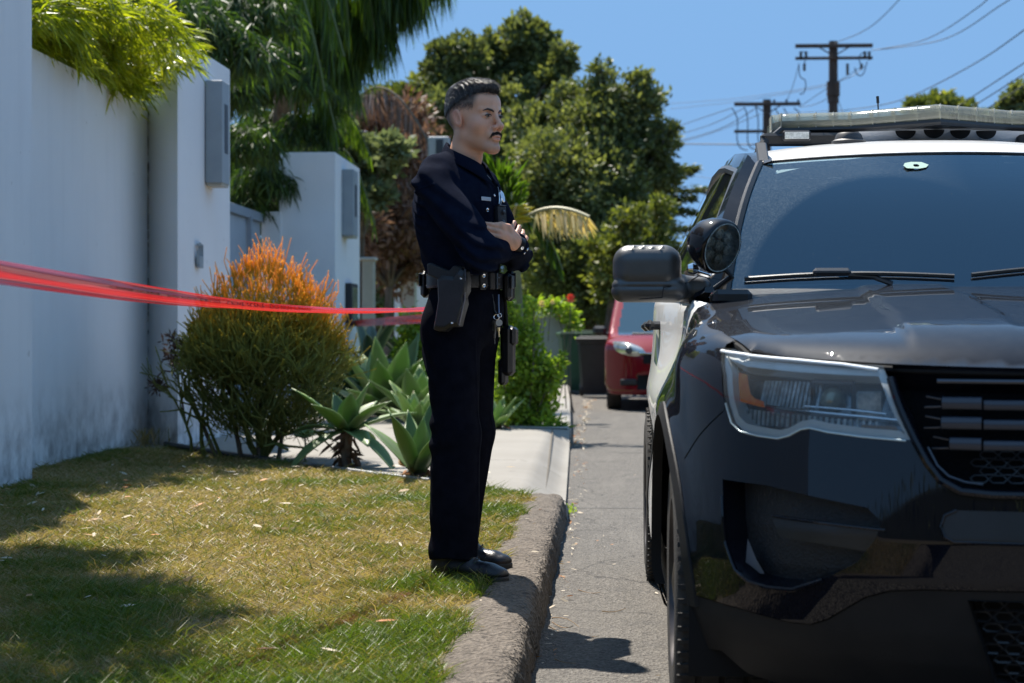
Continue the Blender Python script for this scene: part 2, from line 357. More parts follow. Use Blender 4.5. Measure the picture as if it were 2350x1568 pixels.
# --- rough old kerb
def concrete(name, c1, c2, scale, agg, spots=True, bump=.8):
    m, t, b = nmat(name); v = coords(t); setp(b, rough=.88, spec=.35)
    vo = t.nodes.new("ShaderNodeTexVoronoi"); vo.inputs["Scale"].default_value = agg; t.links.new(v, vo.inputs[0])
    c = mixc(t, rng_(t, noisen(t, scale, 8, v), .3, .7), c1, c2)
    if spots:
        c = mixc(t, rng_(t, vo.outputs["Color"], .1, .9, 0, .6), c, tuple(min(1, q * 1.9) for q in c2)); c = mixc(t, rng_(t, noisen(t, agg * .35, 4, v), .55, .7, 0, .85), c, tuple(q * .3 for q in c1))
    t.links.new(c, b.inputs["Base Color"]); bp = t.nodes.new("ShaderNodeBump"); bp.inputs["Strength"].default_value = bump; bp.inputs["Distance"].default_value = .012
    t.links.new(vo.outputs["Distance"] if spots else noisen(t, 90, 3, v), bp.inputs["Height"]); t.links.new(bp.outputs[0], b.inputs["Normal"]); return m
M_kerb = concrete("kerb aggregate", (.064, .050, .038), (.118, .098, .078), 4, 75, bump=1)
prof = [(-.47, .08), (-.455, .15), (-.43, .155), (-.405, .158), (-.38, .159), (-.355, .16), (-.33, .16), (-.31, .159), (-.29, .156), (-.27, .15), (-.255, .137), (-.247, .118), (-.243, .10), (-.238, .078), (-.235, .055), (-.233, .035), (-.230, .012), (-.228, -.02)]
rows = []
for y in np.arange(2.4, 10.42, .018):
    r = []
    for (x, z) in prof:
        e = .0035 * math.sin(y * 9 + x * 40) + .005 * (pnoise(np.array([y + 3]), np.array([x * 2.2 + z]), .033)[0] - .5) + .0018 * (random.random() - .5) + .0025 * math.sin(y * 23 + x * 90 + z * 60) + .006 * (pnoise(np.array([y * 1.0]), np.array([x * 3.0]), .11)[0] - .5)
        r.append((x + e * .9, y, z + e * .8))
    rows.append(r)
mb = MB(); mb.grid(rows)
last = rows[-1]; n0 = len(mb.v); mb.v += [tuple(p) for p in last] + [(-.47, 10.42, -.02)]; mb.f.append(tuple(range(n0, n0 + len(last) + 1))); mb.m.append(0)
tag(mb.build("kerb", M_kerb), kind="structure")

# --- concrete driveway, its apron runs down to the road
def drivemat():
    m, t, b = nmat("driveway concrete"); v = coords(t); setp(b, rough=.8, spec=.4)
    c = mixc(t, rng_(t, noisen(t, 1.4, 7, v), .3, .75), (.205, .188, .162), (.255, .237, .208)); v2 = coords(t, (1, 14, 1))
    c = mixc(t, rng_(t, noisen(t, 5, 4, v2), .5, .8, 0, .3), c, (.18, .165, .142)); c = mixc(t, rng_(t, noisen(t, 55, 3, v), .66, .72, 0, .6), c, (.11, .095, .08))
    t.links.new(c, b.inputs["Base Color"]); bp = t.nodes.new("ShaderNodeBump"); bp.inputs["Strength"].default_value = .25; bp.inputs["Distance"].default_value = .003
    t.links.new(noisen(t, 120, 3, v), bp.inputs["Height"]); t.links.new(bp.outputs[0], b.inputs["Normal"]); return m
M_drive = drivemat()
def dz(x): return float(np.interp(x, [-.62, -.5, -.32], [.15, .14, .03]))
FAR = [(-7, 24), (-4.1, 22.9), (-2.3, 20.2), (-1.3, 18.6), (-.7, 17.9), (-.36, 17.8)]
rows = []; XS = list(np.linspace(-7, -.8, 30)) + list(np.linspace(-.74, -.3, 14)) + [-.27]
for x in XS:
    y0 = bl(x) if x > -3.45 else 14.45; y1 = float(np.interp(x, [p[0] for p in FAR], [p[1] for p in FAR])); r = []
    for j in range(25):
        y = y0 + .04 + (y1 - y0 - .04) * j / 24; xx = x if x < -.9 else -.9 + (x + .9) * ((edge(y) + .9) / (-.27 + .9)); zb = .01 + dz(x) if x > -.8 else .16; kk = min(1, max(0, (y - 16.9) / .8)); r.append((xx, y, zb + (.155 - zb) * kk if x > -.8 else zb))
    rows.append(r)
mb = MB(); mb.grid(rows)
tag(mb.build("driveway", M_drive), kind="structure")
# near edge of the apron and the mortared kerb return
M_mort = mk("kerb mortar", (.17, .16, .145), (.27, .25, .23), scale=9, rough=.9, bump=.8, bscale=60)
mb = MB(); A = [Vector(p) for p in ((-.47, 10.42, .158), (-.30, 10.42, .152), (-.235, 10.40, .12), (-.225, 10.40, -.01))]; Bq = [Vector(p) for p in ((-.47, 10.48, .158), (-.31, 10.60, .14), (-.25, 11.1, .05), (-.235, 11.25, -.01))]
mb.grid([A, Bq]); tag(mb.build("kerb_return", M_mort), kind="structure")
M_joint = mk("joint dirt", (.09, .075, .055), rough=.95)
mb = MB()
def strip(pts, wd, z): 
    L = []; R = []
    for i, p in enumerate(pts):
        q = Vector(pts[min(i + 1, len(pts) - 1)]) - Vector(pts[max(i - 1, 0)]); nrm = Vector((-q.y, q.x, 0)).normalized() * wd / 2
        L.append(tuple(Vector((p[0], p[1], z if len(p) < 3 else p[2])) - nrm)); R.append(tuple(Vector((p[0], p[1], z if len(p) < 3 else p[2])) + nrm))
    mb.grid([L, R])
strip([(-.375, 10.75, dz(-.375) + .0145), (-.42, 13.2, dz(-.41) + .0145), (-.52, 17.6, dz(-.5) + .0155)], .012, 0)
strip([(-6, 13.9), (-2, 13.35), (-.65, 13.17)], .012, .1635); strip([(-.62, 13.165, .1645), (-.5, 13.15, dz(-.48) + .0145), (-.33, 13.14, .046)], .012, 0)
tag(mb.build("driveway_joints", M_joint), kind="structure")
# far kerb, walk and bed edge beyond the driveway
M_walk = mk("walk concrete", (.24, .22, .19), (.31, .29, .26), scale=3, rough=.85, bump=.4, bscale=80)
mb = MB(); ys = [17.72] + list(np.arange(18.2, 60, 1.4))
mb.grid([[(edge(y) - (1.0 if y > 21 else .75), y, .165), (edge(y) - .03, y, .16), (edge(y), y, .14), (edge(y) + .012, y, -.02)] for y in ys]); tag(mb.build("pavement", M_walk), kind="structure")
mb = MB(); mb.grid([[(7.6, y, -.02), (7.62, y, .13), (7.8, y, .14)] for y in (-60, 0, 40, 130)]); tag(mb.build('far_kerb', M_walk), kind='structure')
mb = MB(); mb.grid([[(7.8, y, .135), (12, y, .14), (60, y, .3), (300, y, .4)] for y in (-60, 0, 40, 130)]); tag(mb.build('far_verge_ground', M_turf), kind='structure')
M_green = mk("verge green", (.09, .15, .035), (.16, .22, .06), scale=30, rough=.9)
mb = MB(); mb.grid([[(edge(y) - 2.6, y, .17), (edge(y) - .42, y, .17)] for y in np.arange(21, 46, 2.0)]); tag(mb.build("verge", M_green), kind="structure")

# --- black hose / metal edging along the border of the lawn
M_pipe = mk("edging metal", (.18, .19, .2), (.3, .31, .32), scale=8, rough=.45, metal=.6)
M_bpipe = mk("black pipe", (.015, .02, .025), rough=.5)
mb = MB(); mb.tube([(-3.46, 14.35, .2), (-3.1, 13.86, .19), (-2.7, 13.33, .18), (-2.35, 12.9, .175)], .02, 8)
tag(mb.build("irrigation_pipe", M_bpipe), "black irrigation pipe lying along the lawn edge below the tall orange shrub", "pipe")
mb = MB(); mb.tube([(-2.35, 12.88, .178), (-1.9, 12.28, .176), (-1.5, 11.75, .17), (-1.08, 11.2, .17)], .013, 8)
tag(mb.build("lawn_edging", M_pipe), "thin grey metal edging strip between the lawn and the concrete drive", "edging")

# --- lawn grass
def lawn():
    N = 620000
    y = 2.4 + (14.6 - 2.4) * rng.random(N) ** 1.2; x = -4.2 + 3.8 * rng.random(N)
    wob_ = .03 * np.sin(y * 7) + .02 * np.sin(y * 17 + 1) + .012 * np.sin(y * 41)
    ok = (x < -.448 + wob_) & (x > -3.79) & (y < np.interp(x, [p[0] for p in BL], [p[1] for p in BL]) - .02) & ~((y < 11.24) & (x < -3.5))
    vis = (x > -0.40 * y - 1.2) & ((y > 4.2) | (rng.random(N) < .45)); ok &= vis
    x, y = x[ok], y[ok]; n = len(x)
    pn = .5 * pnoise(x, y, .55) + .3 * pnoise(x + 9, y, .21) + .2 * pnoise(x, y + 5, .09)
    dry = np.clip((pn - .31) * 3.0 + .30 * np.clip((-x - 1.2), -.8, 1.2) * np.clip(1.4 - abs(y - 8.2) / 4, 0, 1) , 0, 1)
    dry = np.where(rng.random(n) < .12, rng.random(n), dry)
    h = (.026 + .042 * rng.random(n) ** 1.3) * (1.15 - .45 * dry) * (.75 + .5 * pnoise(x, y, .13)) * (1 + (rng.random(n) < .05) * .7)
    a = rng.random(n) * 6.283; lean = (.25 + .75 * rng.random(n)) * (1 + .9 * dry)
    D = np.stack([np.cos(a) * lean, np.sin(a) * lean, np.ones(n)], 1); D = unit(D)
    P = np.stack([x, y, np.full(n, .148)], 1); W = .0025 + .0017 * rng.random(n) + .0003 * np.clip(y - 6, 0, 8)
    N_ = unit(np.cross(D, np.stack([np.cos(a * 3 + 1), np.sin(a * 3 + 1), np.zeros(n)], 1)))
    t1 = P + D * h[:, None] * .55; tip = P + D * h[:, None] + np.stack([np.cos(a), np.sin(a), -.3 * np.ones(n)], 1) * (h * .35)[:, None]
    V = np.stack([P - N_ * W[:, None] * .5, P + N_ * W[:, None] * .5, t1 + N_ * W[:, None] * .4, t1 - N_ * W[:, None] * .4, tip], 1).reshape(-1, 3)
    b = np.arange(n)[:, None] * 5; F = np.concatenate([b + np.array([0, 1, 2]), b + np.array([0, 2, 3]), b + np.array([3, 2, 4])])
    T = np.clip(1 - dry + rng.normal(size=n) * .2, 0, 1); return V, F, np.repeat(T, 5)
M_grass = leafmat("grass blades", [(0, (.40, .30, .175)), (.35, (.28, .21, .09)), (.65, (.165, .175, .032)), (1, (.085, .14, .018))], rough=.45, transl=.38, tcol=(1.25, 1.3, .55))
V, F, T = lawn(); tag(leafobj("lawn_grass", V, F, T, M_grass), kind="stuff")
# fallen bamboo and magnolia leaves
def litter(n, xr, yr, z, sz, flat=.15):
    x = xr[0] + (xr[1] - xr[0]) * rng.random(n); y = yr[0] + (yr[1] - yr[0]) * rng.random(n) ** 1.1; a = rng.random(n) * 6.283
    D = np.stack([np.cos(a), np.sin(a), rng.normal(size=n) * flat], 1); L = sz * (.5 + rng.random(n)); N_ = unit(np.cross(unit(D), np.stack([rng.normal(size=n) * .5, rng.normal(size=n) * .5, np.ones(n)], 1)))
    return leaves(np.stack([x, y, np.full(n, z)], 1), D, L, L * (.16 + .16 * rng.random(n)), rng.random(n), droop=.12, two=True, N=N_)
M_litter = leafmat("dead leaves", [(0, (.52, .44, .33)), (.6, (.6, .5, .36)), (.78, (.4, .26, .13)), (.9, (.42, .14, .03)), (1, (.5, .2, .03))], rough=.6, transl=.15, tcol=(1, .9, .7))
A_ = litter(120, (-3.6, -.6), (4.7, 13), .19, .058); B_ = litter(120, (-3.7, -1.7), (5.2, 13), .188, .05); C_ = litter(14, (-.45, -.3), (5, 10), .172, .03); D_ = litter(70, (-.225, -.16), (5.8, 11), .012, .03)
E_ = litter(150, (-.36, -.22), (17.2, 30), .02, .06); G_ = litter(60, (-.27, -.16), (11.2, 18), .02, .035); H_ = litter(35, (-.1, .5), (5, 16), .008, .02, .04)
V, F, T = join([A_, B_, C_, D_, E_, G_, H_]); tag(leafobj("fallen_leaves", V, F, T, M_litter), kind="stuff")
tw = MB()
for (a, b_) in (((-.21, 6.62, .01), (-.03, 6.42, .008)), ((-.2, 6.7, .012), (-.12, 6.5, .03)), ((-.02, 7.0, .008), (.07, 7.05, .012)), ((-.12, 7.6, .006), (-.03, 7.5, .01)), ((-.2, 6.75, .02), (-.1, 6.6, .01)), ((-.17, 5.95, .01), (-.1, 5.86, .012))):
    limb(tw, a, b_, .0022, .001, .15, 5)
tag(tw.build("fallen_twigs", mk("dry twig", (.16, .09, .045), (.3, .2, .1), scale=30, rough=.8)), kind="stuff")

# --- walls, pillars and gate
def stucco(name, stain=1.0, dirty=1.0):
    m, t, b = nmat(name); v = coords(t); vs = coords(t, (3, 3, .22)); setp(b, rough=.85, spec=.25)
    c = mixc(t, rng_(t, noisen(t, 1.3, 6, v), .3, .75, 0, .7), (.78, .785, .795), (.86, .865, .87))
    c = mixc(t, rng_(t, noisen(t, 2.2, 7, vs), .5, .8, 0, .16 * stain), c, (.48, .48, .49))
    c = mixc(t, rng_(t, noisen(t, 9, 4, v), .70, .76, 0, .5), c, (.3, .28, .26))
    sep = t.nodes.new("ShaderNodeSeparateXYZ"); t.links.new(v, sep.inputs[0])
    lowm = t.nodes.new("ShaderNodeMath"); lowm.operation = 'MULTIPLY'; t.links.new(rng_(t, sep.outputs[2], .16, .75, 1, 0), lowm.inputs[0]); t.links.new(rng_(t, noisen(t, 6, 8, v), .38, .68), lowm.inputs[1])
    c = mixc(t, lowm.outputs[0], c, (.25, .24, .24)); t.links.new(c, b.inputs["Base Color"])
    bp = t.nodes.new("ShaderNodeBump"); bp.inputs["Strength"].default_value = .35; bp.inputs["Distance"].default_value = .004
    t.links.new(noisen(t, 130, 4, v), bp.inputs["Height"]); t.links.new(bp.outputs[0], b.inputs["Normal"]); return m
M_wall = stucco("white stucco"); M_wall2 = stucco("clean white stucco", .3)
def slab(name, poly, z0, z1, m, label, cat, bev=.012):
    """vertical-sided block on a plan polygon, soft top edges"""
    n = len(poly); c = Vector((sum(p[0] for p in poly) / n, sum(p[1] for p in poly) / n, 0)); mb = MB(); V = []
    lv = [(z0, 0), (z1 - bev, 0), (z1 - bev * .3, bev * .3), (z1, bev)]
    for (z, i_) in lv:
        for p in poly:
            d = (c - Vector((p[0], p[1], 0))).normalized() * i_ * 1.2; V.append((p[0] + d.x, p[1] + d.y, z))
    F = [(k * n + i, k * n + (i + 1) % n, (k + 1) * n + (i + 1) % n, (k + 1) * n + i) for k in range(3) for i in range(n)] + [tuple(range(3 * n, 4 * n))]
    mb.add(V, F); o = mb.build(name, m, smooth=False)
    return tag(o, label, cat)
slab("boundary_wall", [(-3.36, 3.0), (-3.54, 11.24), (-4.1, 11.24), (-4.1, 3.0)], .05, 3.5, M_wall, "tall white wall end standing proud at the left edge of the lawn", "wall")
slab("garden_wall", [(-3.80, 11.2), (-3.80, 15.3), (-4.02, 15.3), (-4.02, 11.2)], .05, 2.95, M_wall, "long white stained wall below the bright bamboo", "wall")
M_mould = mk("mould", (.06, .05, .045), (.22, .2, .18), scale=30, rough=.95)
random.seed(21); mb = MB(); z = .25
while z < 2.9:
    L = random.uniform(.02, .16); r = random.uniform(.003, .011) * (2.2 if random.random() < .08 else 1); mb.tube([(-3.80, 15.16 + random.uniform(-.01, .01), z), (-3.80, 15.165, z + L * .5), (-3.80, 15.16, z + L)], [r * .3, r, r * .3], 6); z += L + (random.uniform(.0, .12) if random.random() < .6 else 0)
mo = mb.build("mould_seam", M_mould, bpy.data.objects["garden_wall"], False); mo["kind"] = "stuff"
slab("gate_pillar", [(-3.42, 14.6), (-3.39, 16.5), (-4.7, 16.6), (-4.7, 15.5), (-3.82, 15.2)], .05, 3.44, M_wall2, "tall white pillar with a grey metal box, beside the wall under the bamboo", "pillar")
slab("gate_pillar", [(-4.1, 23.0), (-3.4, 23.0), (-3.4, 25.3), (-4.1, 25.3)], .05, 3.34, M_wall2, "white pillar on the far side of the driveway behind the orange shrub", "pillar")
M_box = mk("painted steel box", (.27, .31, .34), (.31, .35, .38), scale=4, rough=.5, spec=.4); M_dark = mk("dark slot", (.05, .06, .075), rough=.6)
def wallbox(x, y0, y1, z0, z1, dep, label):
    t = thing("wall_light", (x, (y0 + y1) / 2, z0), label, "wall light", "grey box lights on the gate pillars")
    mb = MB(); mb.box((x + dep / 2, (y0 + y1) / 2, (z0 + z1) / 2), (dep, y1 - y0, z1 - z0), bev=.006); mb.build("housing", M_box, t, False)
    mb = MB(); w_ = (y1 - y0); zz = z1 - (z1 - z0) * .22; zb = z1 - (z1 - z0) * .70; mb.box((x + dep + .001, y0 + w_ * .52, (zz + zb) / 2), (.006, w_ * .42, zz - zb)); mb.build("slot", M_dark, t, False)
    mb = MB(); mb.box((x + dep / 2, (y0 + y1) / 2, z0 - .012), (dep * .9, w_ * .9, .02)); mb.build("lens", mk("aged lens", (.42, .38, .3), rough=.5), t, False)
wallbox(-3.398, 15.52, 15.82, 2.34, 3.21, .145, "large grey metal box light on the near white pillar by the bamboo")
wallbox(-3.398, 23.6, 24.05, 2.33, 3.18, .145, "smaller-looking grey box light on the far white pillar behind the orange shrub")
t = thing("intercom", (-3.4, 24.2, 1.17), "black framed glass intercom panel on the far white pillar, above the agaves", "intercom")
mb = MB(); mb.box((-3.36, 24.2, 1.45), (.09, .62, .56), bev=.008); mb.build("case", M_bpipe, t, False)
mb = MB(); mb.box((-3.312, 24.2, 1.45), (.008, .5, .46)); mb.build("glass_face", mk("tinted glass", (.12, .16, .14), (.3, .33, .28), scale=5, rough=.12, spec=.8), t, False)
# gate
M_gate = mk("gate paint", (.36, .40, .45), (.40, .44, .49), scale=3, rough=.45)
t = thing("driveway_gate", (-4.32, 20, .1), "pale grey metal gate set back between the two white pillars", "gate")
for (a, b_) in ((16.6, 20.15), (20.22, 22.0), (22.1, 22.9)):
    mb = MB(); mb.box((-4.34, (a + b_) / 2, 1.3), (.03, b_ - a, 2.3)); mb.build("panel", M_gate, t, False)
mb = MB(); mb.box((-4.32, 19.75, 2.51), (.09, 6.35, .11), bev=.005); mb.build("top_rail", mk("gate rail", (.27, .31, .36), rough=.5), t, False)
for y in (20.18, 22.05): mb = MB(); mb.box((-4.3, y, 1.3), (.07, .08, 2.38)); mb.build("post", mk("gate rail", (.27, .31, .36), rough=.5), t, False)
slab("gate_wall", [(-4.32, 22.96), (-4.32, 23.2), (-4.08, 23.2), (-4.08, 22.96)], .05, 2.6, M_wall2, "short white wall piece closing the gap beside the far pillar", "wall")
# house number bracket behind the shrub
mb = MB(); mb.box((-3.385, 15.25, 1.66), (.03, .14, .1), bev=.004); mb.box((-3.385, 15.25, 1.76), (.02, .02, .12)); mb.box((-3.385, 15.33, 1.72), (.02, .02, .16)); mb.box((-3.385, 15.17, 1.70), (.02, .02, .12)); mb.box((-3.385, 15.25, 1.80), (.02, .18, .018))
tag(mb.build("wall_bracket", M_box), "small grey metal bracket on the near pillar just above the orange shrub", "bracket")
# garden lamp and dried plant by the pillar
# ================================================================== PLANTS
M_bark = mk("bark", (.09, .07, .05), (.2, .16, .12), scale=12, rough=.9, bump=1, bscale=40, stretch=(1, 1, .3))
M_oak = leafmat("oak leaves", [(0, (.055, .07, .028)), (.5, (.13, .155, .06)), (1, (.27, .29, .13))], transl=.36, tcol=(1.5, 1.5, .6))
M_olive = leafmat("pale olive leaves", [(0, (.09, .12, .06)), (.5, (.17, .21, .10)), (1, (.3, .34, .2))], transl=.35, tcol=(1.2, 1.2, .8))
M_mid = leafmat("yellow green oak leaves", [(0, (.06, .08, .025)), (.6, (.13, .16, .04)), (1, (.32, .33, .08))], transl=.35, tcol=(1.4, 1.4, .5))
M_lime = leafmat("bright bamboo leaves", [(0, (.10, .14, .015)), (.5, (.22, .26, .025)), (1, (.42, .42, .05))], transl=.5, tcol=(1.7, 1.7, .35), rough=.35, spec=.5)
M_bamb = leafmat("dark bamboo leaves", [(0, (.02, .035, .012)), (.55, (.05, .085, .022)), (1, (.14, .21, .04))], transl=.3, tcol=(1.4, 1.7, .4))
M_palm = leafmat("palm leaflets", [(0, (.03, .06, .015)), (.5, (.07, .12, .02)), (1, (.17, .24, .03))], transl=.5, tcol=(1.4, 1.6, .35), rough=.35)
M_palmd = leafmat("dark palm leaflets", [(0, (.02, .04, .012)), (.6, (.06, .11, .02)), (1, (.15, .22, .035))], transl=.35, tcol=(1.4, 1.6, .35), rough=.35)
M_yel = leafmat("yellowed palm leaflets", [(0, (.16, .26, .03)), (.4, (.5, .42, .04)), (1, (.66, .55, .35))], transl=.45, tcol=(1.2, 1.1, .6))
M_dry = leafmat("dry vines", [(0, (.10, .06, .04)), (.4, (.2, .125, .08)), (.8, (.31, .21, .16)), (1, (.38, .3, .26))], transl=.3, tcol=(1.2, 1.0, .8))
M_hedge = leafmat("rose leaves", [(0, (.10, .15, .03)), (.5, (.22, .32, .05)), (.9, (.42, .5, .08)), (1, (.42, .16, .05))], transl=.5, tcol=(1.4, 1.5, .4), rough=.4)
M_agave = leafmat("agave blade", [(0, (.08, .13, .045)), (.5, (.15, .23, .08)), (1, (.30, .40, .15))], transl=.28, tcol=(1.2, 1.5, .4), rough=.45, spec=.5)
M_flow = mk("rose petals red", (.75, .05, .06), (.8, .25, .12), scale=20, rough=.5, sss=0); M_flowy = mk("rose petals yellow", (.85, .72, .22), (.85, .75, .45), scale=20, rough=.5)

def tree(name, pxs, n, size, mat_, label, group=None, trunk=None, clump=.2, subs=30, aspect=.5, cat="tree", r0=.16, z0=.1, shell=.5, limbs=True, sq=(1, 1, .85), darkness=0):
    """pxs: (px, py, radius px, distance) of each foliage mass; trunk: (x, y) of its foot"""
    bl_ = [(at(a, b, Y), r * Y / 4250, sq) for (a, b, r, Y) in pxs]
    c = sum((Vector(b[0]) for b in bl_), Vector()) / len(bl_); foot = Vector((trunk[0], trunk[1], z0)) if trunk else Vector((c.x, c.y, z0))
    t = thing(name, foot, label, cat, group)
    V, F, T = cloud([(tuple(b[0]), b[1], b[2]) for b in bl_], n, size, clump, subs, shell, aspect)
    leafobj("crown", V, F, T, mat_, t)
    mb = MB(); top = Vector((foot.x * .6 + c.x * .4, foot.y * .6 + c.y * .4, max(z0 + .3, min(b[0].z for b in bl_) * .8))); limb(mb, foot, top, r0, r0 * .7, .06, 9)
    if limbs:
        for b in bl_: limb(mb, top, b[0], r0 * .5, r0 * .1, .25, 6)
    mb.build("trunk", M_bark, t, False); return t

# bright bamboo spilling over the garden wall
bl_ = [((-3.92, 11.9 + i * .42, 3.10 + .10 * math.sin(i * 1.9)), .46 + .06 * math.sin(i * 2.3), (.75, 1.05, .8)) for i in range(9)] + [((-4.1, 12.4 + i * .8, 3.5), .5, (1, 1, .8)) for i in range(3)]
bl_ += [(tuple(at(250, 40, 13.4)), .5, (1, 1, .7)), (tuple(at(330, 90, 13.8)), .42, (1, 1, .8)), (tuple(at(150, 30, 12.6)), .4, (1, 1, .8)), (tuple(at(355, 140, 14.3)), .32, (1, 1, .7))]
bl_ = [b for b in bl_ if b[0][1] < 15.0]
t = thing("bamboo_hedge", (-3.95, 13.4, 2.9), "bright yellow green bamboo spilling over the stained white wall at top left", "bamboo")
def bam(blobs, n, L, wd, droop, bias=(.25, -.1, -.1), S=60, rad=.7):
    vol = np.array([b[1] ** 2 for b in blobs]); cnt = (n * vol / vol.sum()).astype(int); PP = []; DD = []; TT = []
    for b, k in zip(blobs, cnt):
        d = rdir(S); d[:, 2] = np.abs(d[:, 2]) * .9 - .25; cpos = np.array(b[0]) + d * (rng.random(S) ** .35)[:, None] * b[1] * np.array(b[2]); i = rng.integers(0, S, k)
        PP.append(cpos[i] + rng.normal(size=(k, 3)) * .03); DD.append(d[i] * rad + rdir(k) * .75 + np.array(bias)); TT.append(np.clip(rng.random(S)[i] * .5 + rng.random(k) * .5, 0, 1))
    P = np.concatenate(PP); D = np.concatenate(DD); T = np.concatenate(TT); return leaves(P, D, L * (.55 + .8 * rng.random(len(P))), wd, T, droop=droop, two=True)
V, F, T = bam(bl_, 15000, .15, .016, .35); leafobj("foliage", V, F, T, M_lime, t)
mb = MB()
for i in range(26):
    y = 11.7 + i * .13; limb(mb, (-3.98 - .1 * random.random(), y, 2.9), (-3.85 + .25 * random.random(), y + random.uniform(-.3, .3), 3.3 + .3 * random.random()), .006, .003, .2, 5)
mb.build("stem", mk("bamboo stem", (.25, .28, .08), (.35, .3, .12), scale=9, rough=.5), t, False)

# tall dark bamboo grove behind the walls
M_culm = mk("bamboo culm", (.20, .16, .075), (.33, .26, .13), scale=5, rough=.55)
t = thing("bamboo_grove", (-6, 20, .1), "tall dark bamboo grove with tan canes behind the white pillars", "bamboo")
gb = []
for (a, b, r, Y) in [(430, 60, 130, 19), (560, 40, 130, 21), (480, 200, 110, 20), (560, 330, 90, 22), (600, 420, 80, 23), (640, 180, 110, 23), (540, 130, 110, 19), (700, 300, 80, 24), (330, 40, 120, 20), (650, 60, 120, 24), (730, 420, 60, 26), (560, 470, 70, 23), (400, 150, 110, 21), (680, 380, 70, 25), (620, 300, 90, 27), (500, 60, 150, 26), (620, 500, 60, 26), (700, 480, 60, 27), (560, 200, 150, 29), (680, 150, 130, 29), (620, 420, 120, 29)]:
    gb.append((tuple(at(a, b, Y)), r * Y / 4250, (1, 1, 1)))
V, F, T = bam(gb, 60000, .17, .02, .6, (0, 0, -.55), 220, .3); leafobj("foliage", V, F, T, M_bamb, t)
for (a, b, a2, b2, Y, r) in [(697, -30, 672, 420, 22.2, 8), (672, -20, 655, 400, 22.6, 5), (735, -20, 690, 440, 22.8, 5), (668, 190, 672, 520, 23, 6), (700, 200, 690, 520, 23.4, 5), (610, 240, 640, 500, 22.4, 4), (622, 460, 652, 350, 21.9, 5), (585, 330, 600, 520, 23, 4), (645, 0, 632, 230, 22.8, 4), (560, 200, 575, 480, 22.4, 4), (725, 380, 700, 520, 24, 4)]:
    mb = MB(); Y += 4.5; p = at(a, b, Y); q = at(a2, b2, Y); P = [p.lerp(q, i / 14) + Vector((.03 * math.sin(i * .5 + a), 0, 0)) for i in range(15)]
    mb.tube(P, [r * .0034 * (1.12 if i % 2 else 1) for i in range(15)], 7); mb.build("cane", M_culm, t, False)

M_pstem = mk('palm stem', (.12, .14, .04), rough=.6); M_ppale = mk('pale palm stem', (.4, .36, .2), rough=.6)
# big feather palm hanging in from the top
t = thing("queen_palm", (-5.8, 29, .1), "large palm with drooping green fronds against the sky, above the dark bamboo", "palm tree")
parts = []; st = MB()
crown = at(700, -420, 24)
tips = [(640, 60, 23.5, .9), (700, 90, 23, .8), (760, 120, 23, 1.0), (800, 60, 24, 1.1), (860, 70, 24.5, 1.2), (930, 20, 25, 1.3), (990, -70, 24.5, 1.4), (880, 120, 25.5, 1.1), (740, 180, 24.3, .6), (820, 170, 25, .8), (1010, -130, 24, 1.2), (600, 40, 23, 1.0), (560, -10, 23, 1.1), (690, 170, 23.2, .7), (790, -40, 24, 1.1), (840, -30, 24.6, 1.2), (890, -30, 24.2, 1.2), (940, -50, 24.8, 1.3), (985, -30, 24.4, 1.3), (1030, -60, 24.2, 1.4), (905, 30, 25, 1.2), (855, 10, 25.4, 1.1), (960, 0, 25.2, 1.2), (800, 40, 24.2, 1.0), (770, 20, 23.8, .9), (730, 40, 23.6, .9), (1050, -110, 24.6, 1.3)]
for (a, b, Y, arch) in tips:
    pts, lv = frond(crown, at(a, b, Y), arch, .75, nl=80, width=.024, hang=2.2, spread=.4); parts.append(lv); q_ = MB(); q_.tube(pts, [.03 * (1 - .8 * i / 12) for i in range(13)], 5); q_.build('frond_stem', M_pstem, t, False)
hb_ = [(tuple(at(a, b, Y)), r * Y / 4250, (1, 1, 1)) for (a, b, r, Y) in ((770, 20, 60, 25), (830, 10, 60, 25), (890, -30, 60, 25), (760, 110, 50, 25), (810, 90, 45, 25.5), (860, 50, 40, 25), (930, -50, 50, 25), (720, 60, 50, 25), (790, 170, 30, 26), (745, 190, 30, 26), (980, -90, 45, 25))]
parts.append(bam(hb_, 5600, .5, .020, .3, (0.1, 0, -2.4), 150, .2)); V, F, T = join(parts); leafobj("fronds", V, F, T, M_palmd, t)
mb = MB(); limb(mb, (at(590, 700, 30).x, 30, .1), crown, .15, .12, .03, 10, 12); mb.build("trunk", M_bark, t, False)
# lit hanging fronds just in front of the bamboo
t = thing("palm_clump", (-3.9, 25, .1), "sunlit yellow green palm fronds hanging right of the tan bamboo canes", "palm tree")
parts = []; st = MB()
for (a, b, a2, b2, Y, ar, L) in [(640, -60, 745, 210, 22.5, .55, .5), (650, -80, 790, 130, 23, .6, .5), (620, -40, 720, 240, 23.3, .4, .5), (760, 360, 860, 520, 26, .5, .4), (740, 350, 800, 480, 26, .6, .4), (700, 300, 760, 400, 26, .5, .4), (730, 310, 850, 360, 27, .6, .4), (700, 150, 770, 300, 24, .3, .45), (640, 100, 700, 260, 24, .3, .45)]:
    pts, lv = frond(at(a, b, Y), at(a2, b2, Y - .4), ar, L, nl=36, width=.026, hang=1.5, spread=.5, tint=.7); parts.append(lv); q_ = MB(); q_.tube(pts, [.015] * 13, 5); q_.build('frond_stem', M_pstem, t, False)
V, F, T = join(parts); leafobj("fronds", V, F, T, M_palm, t); pass
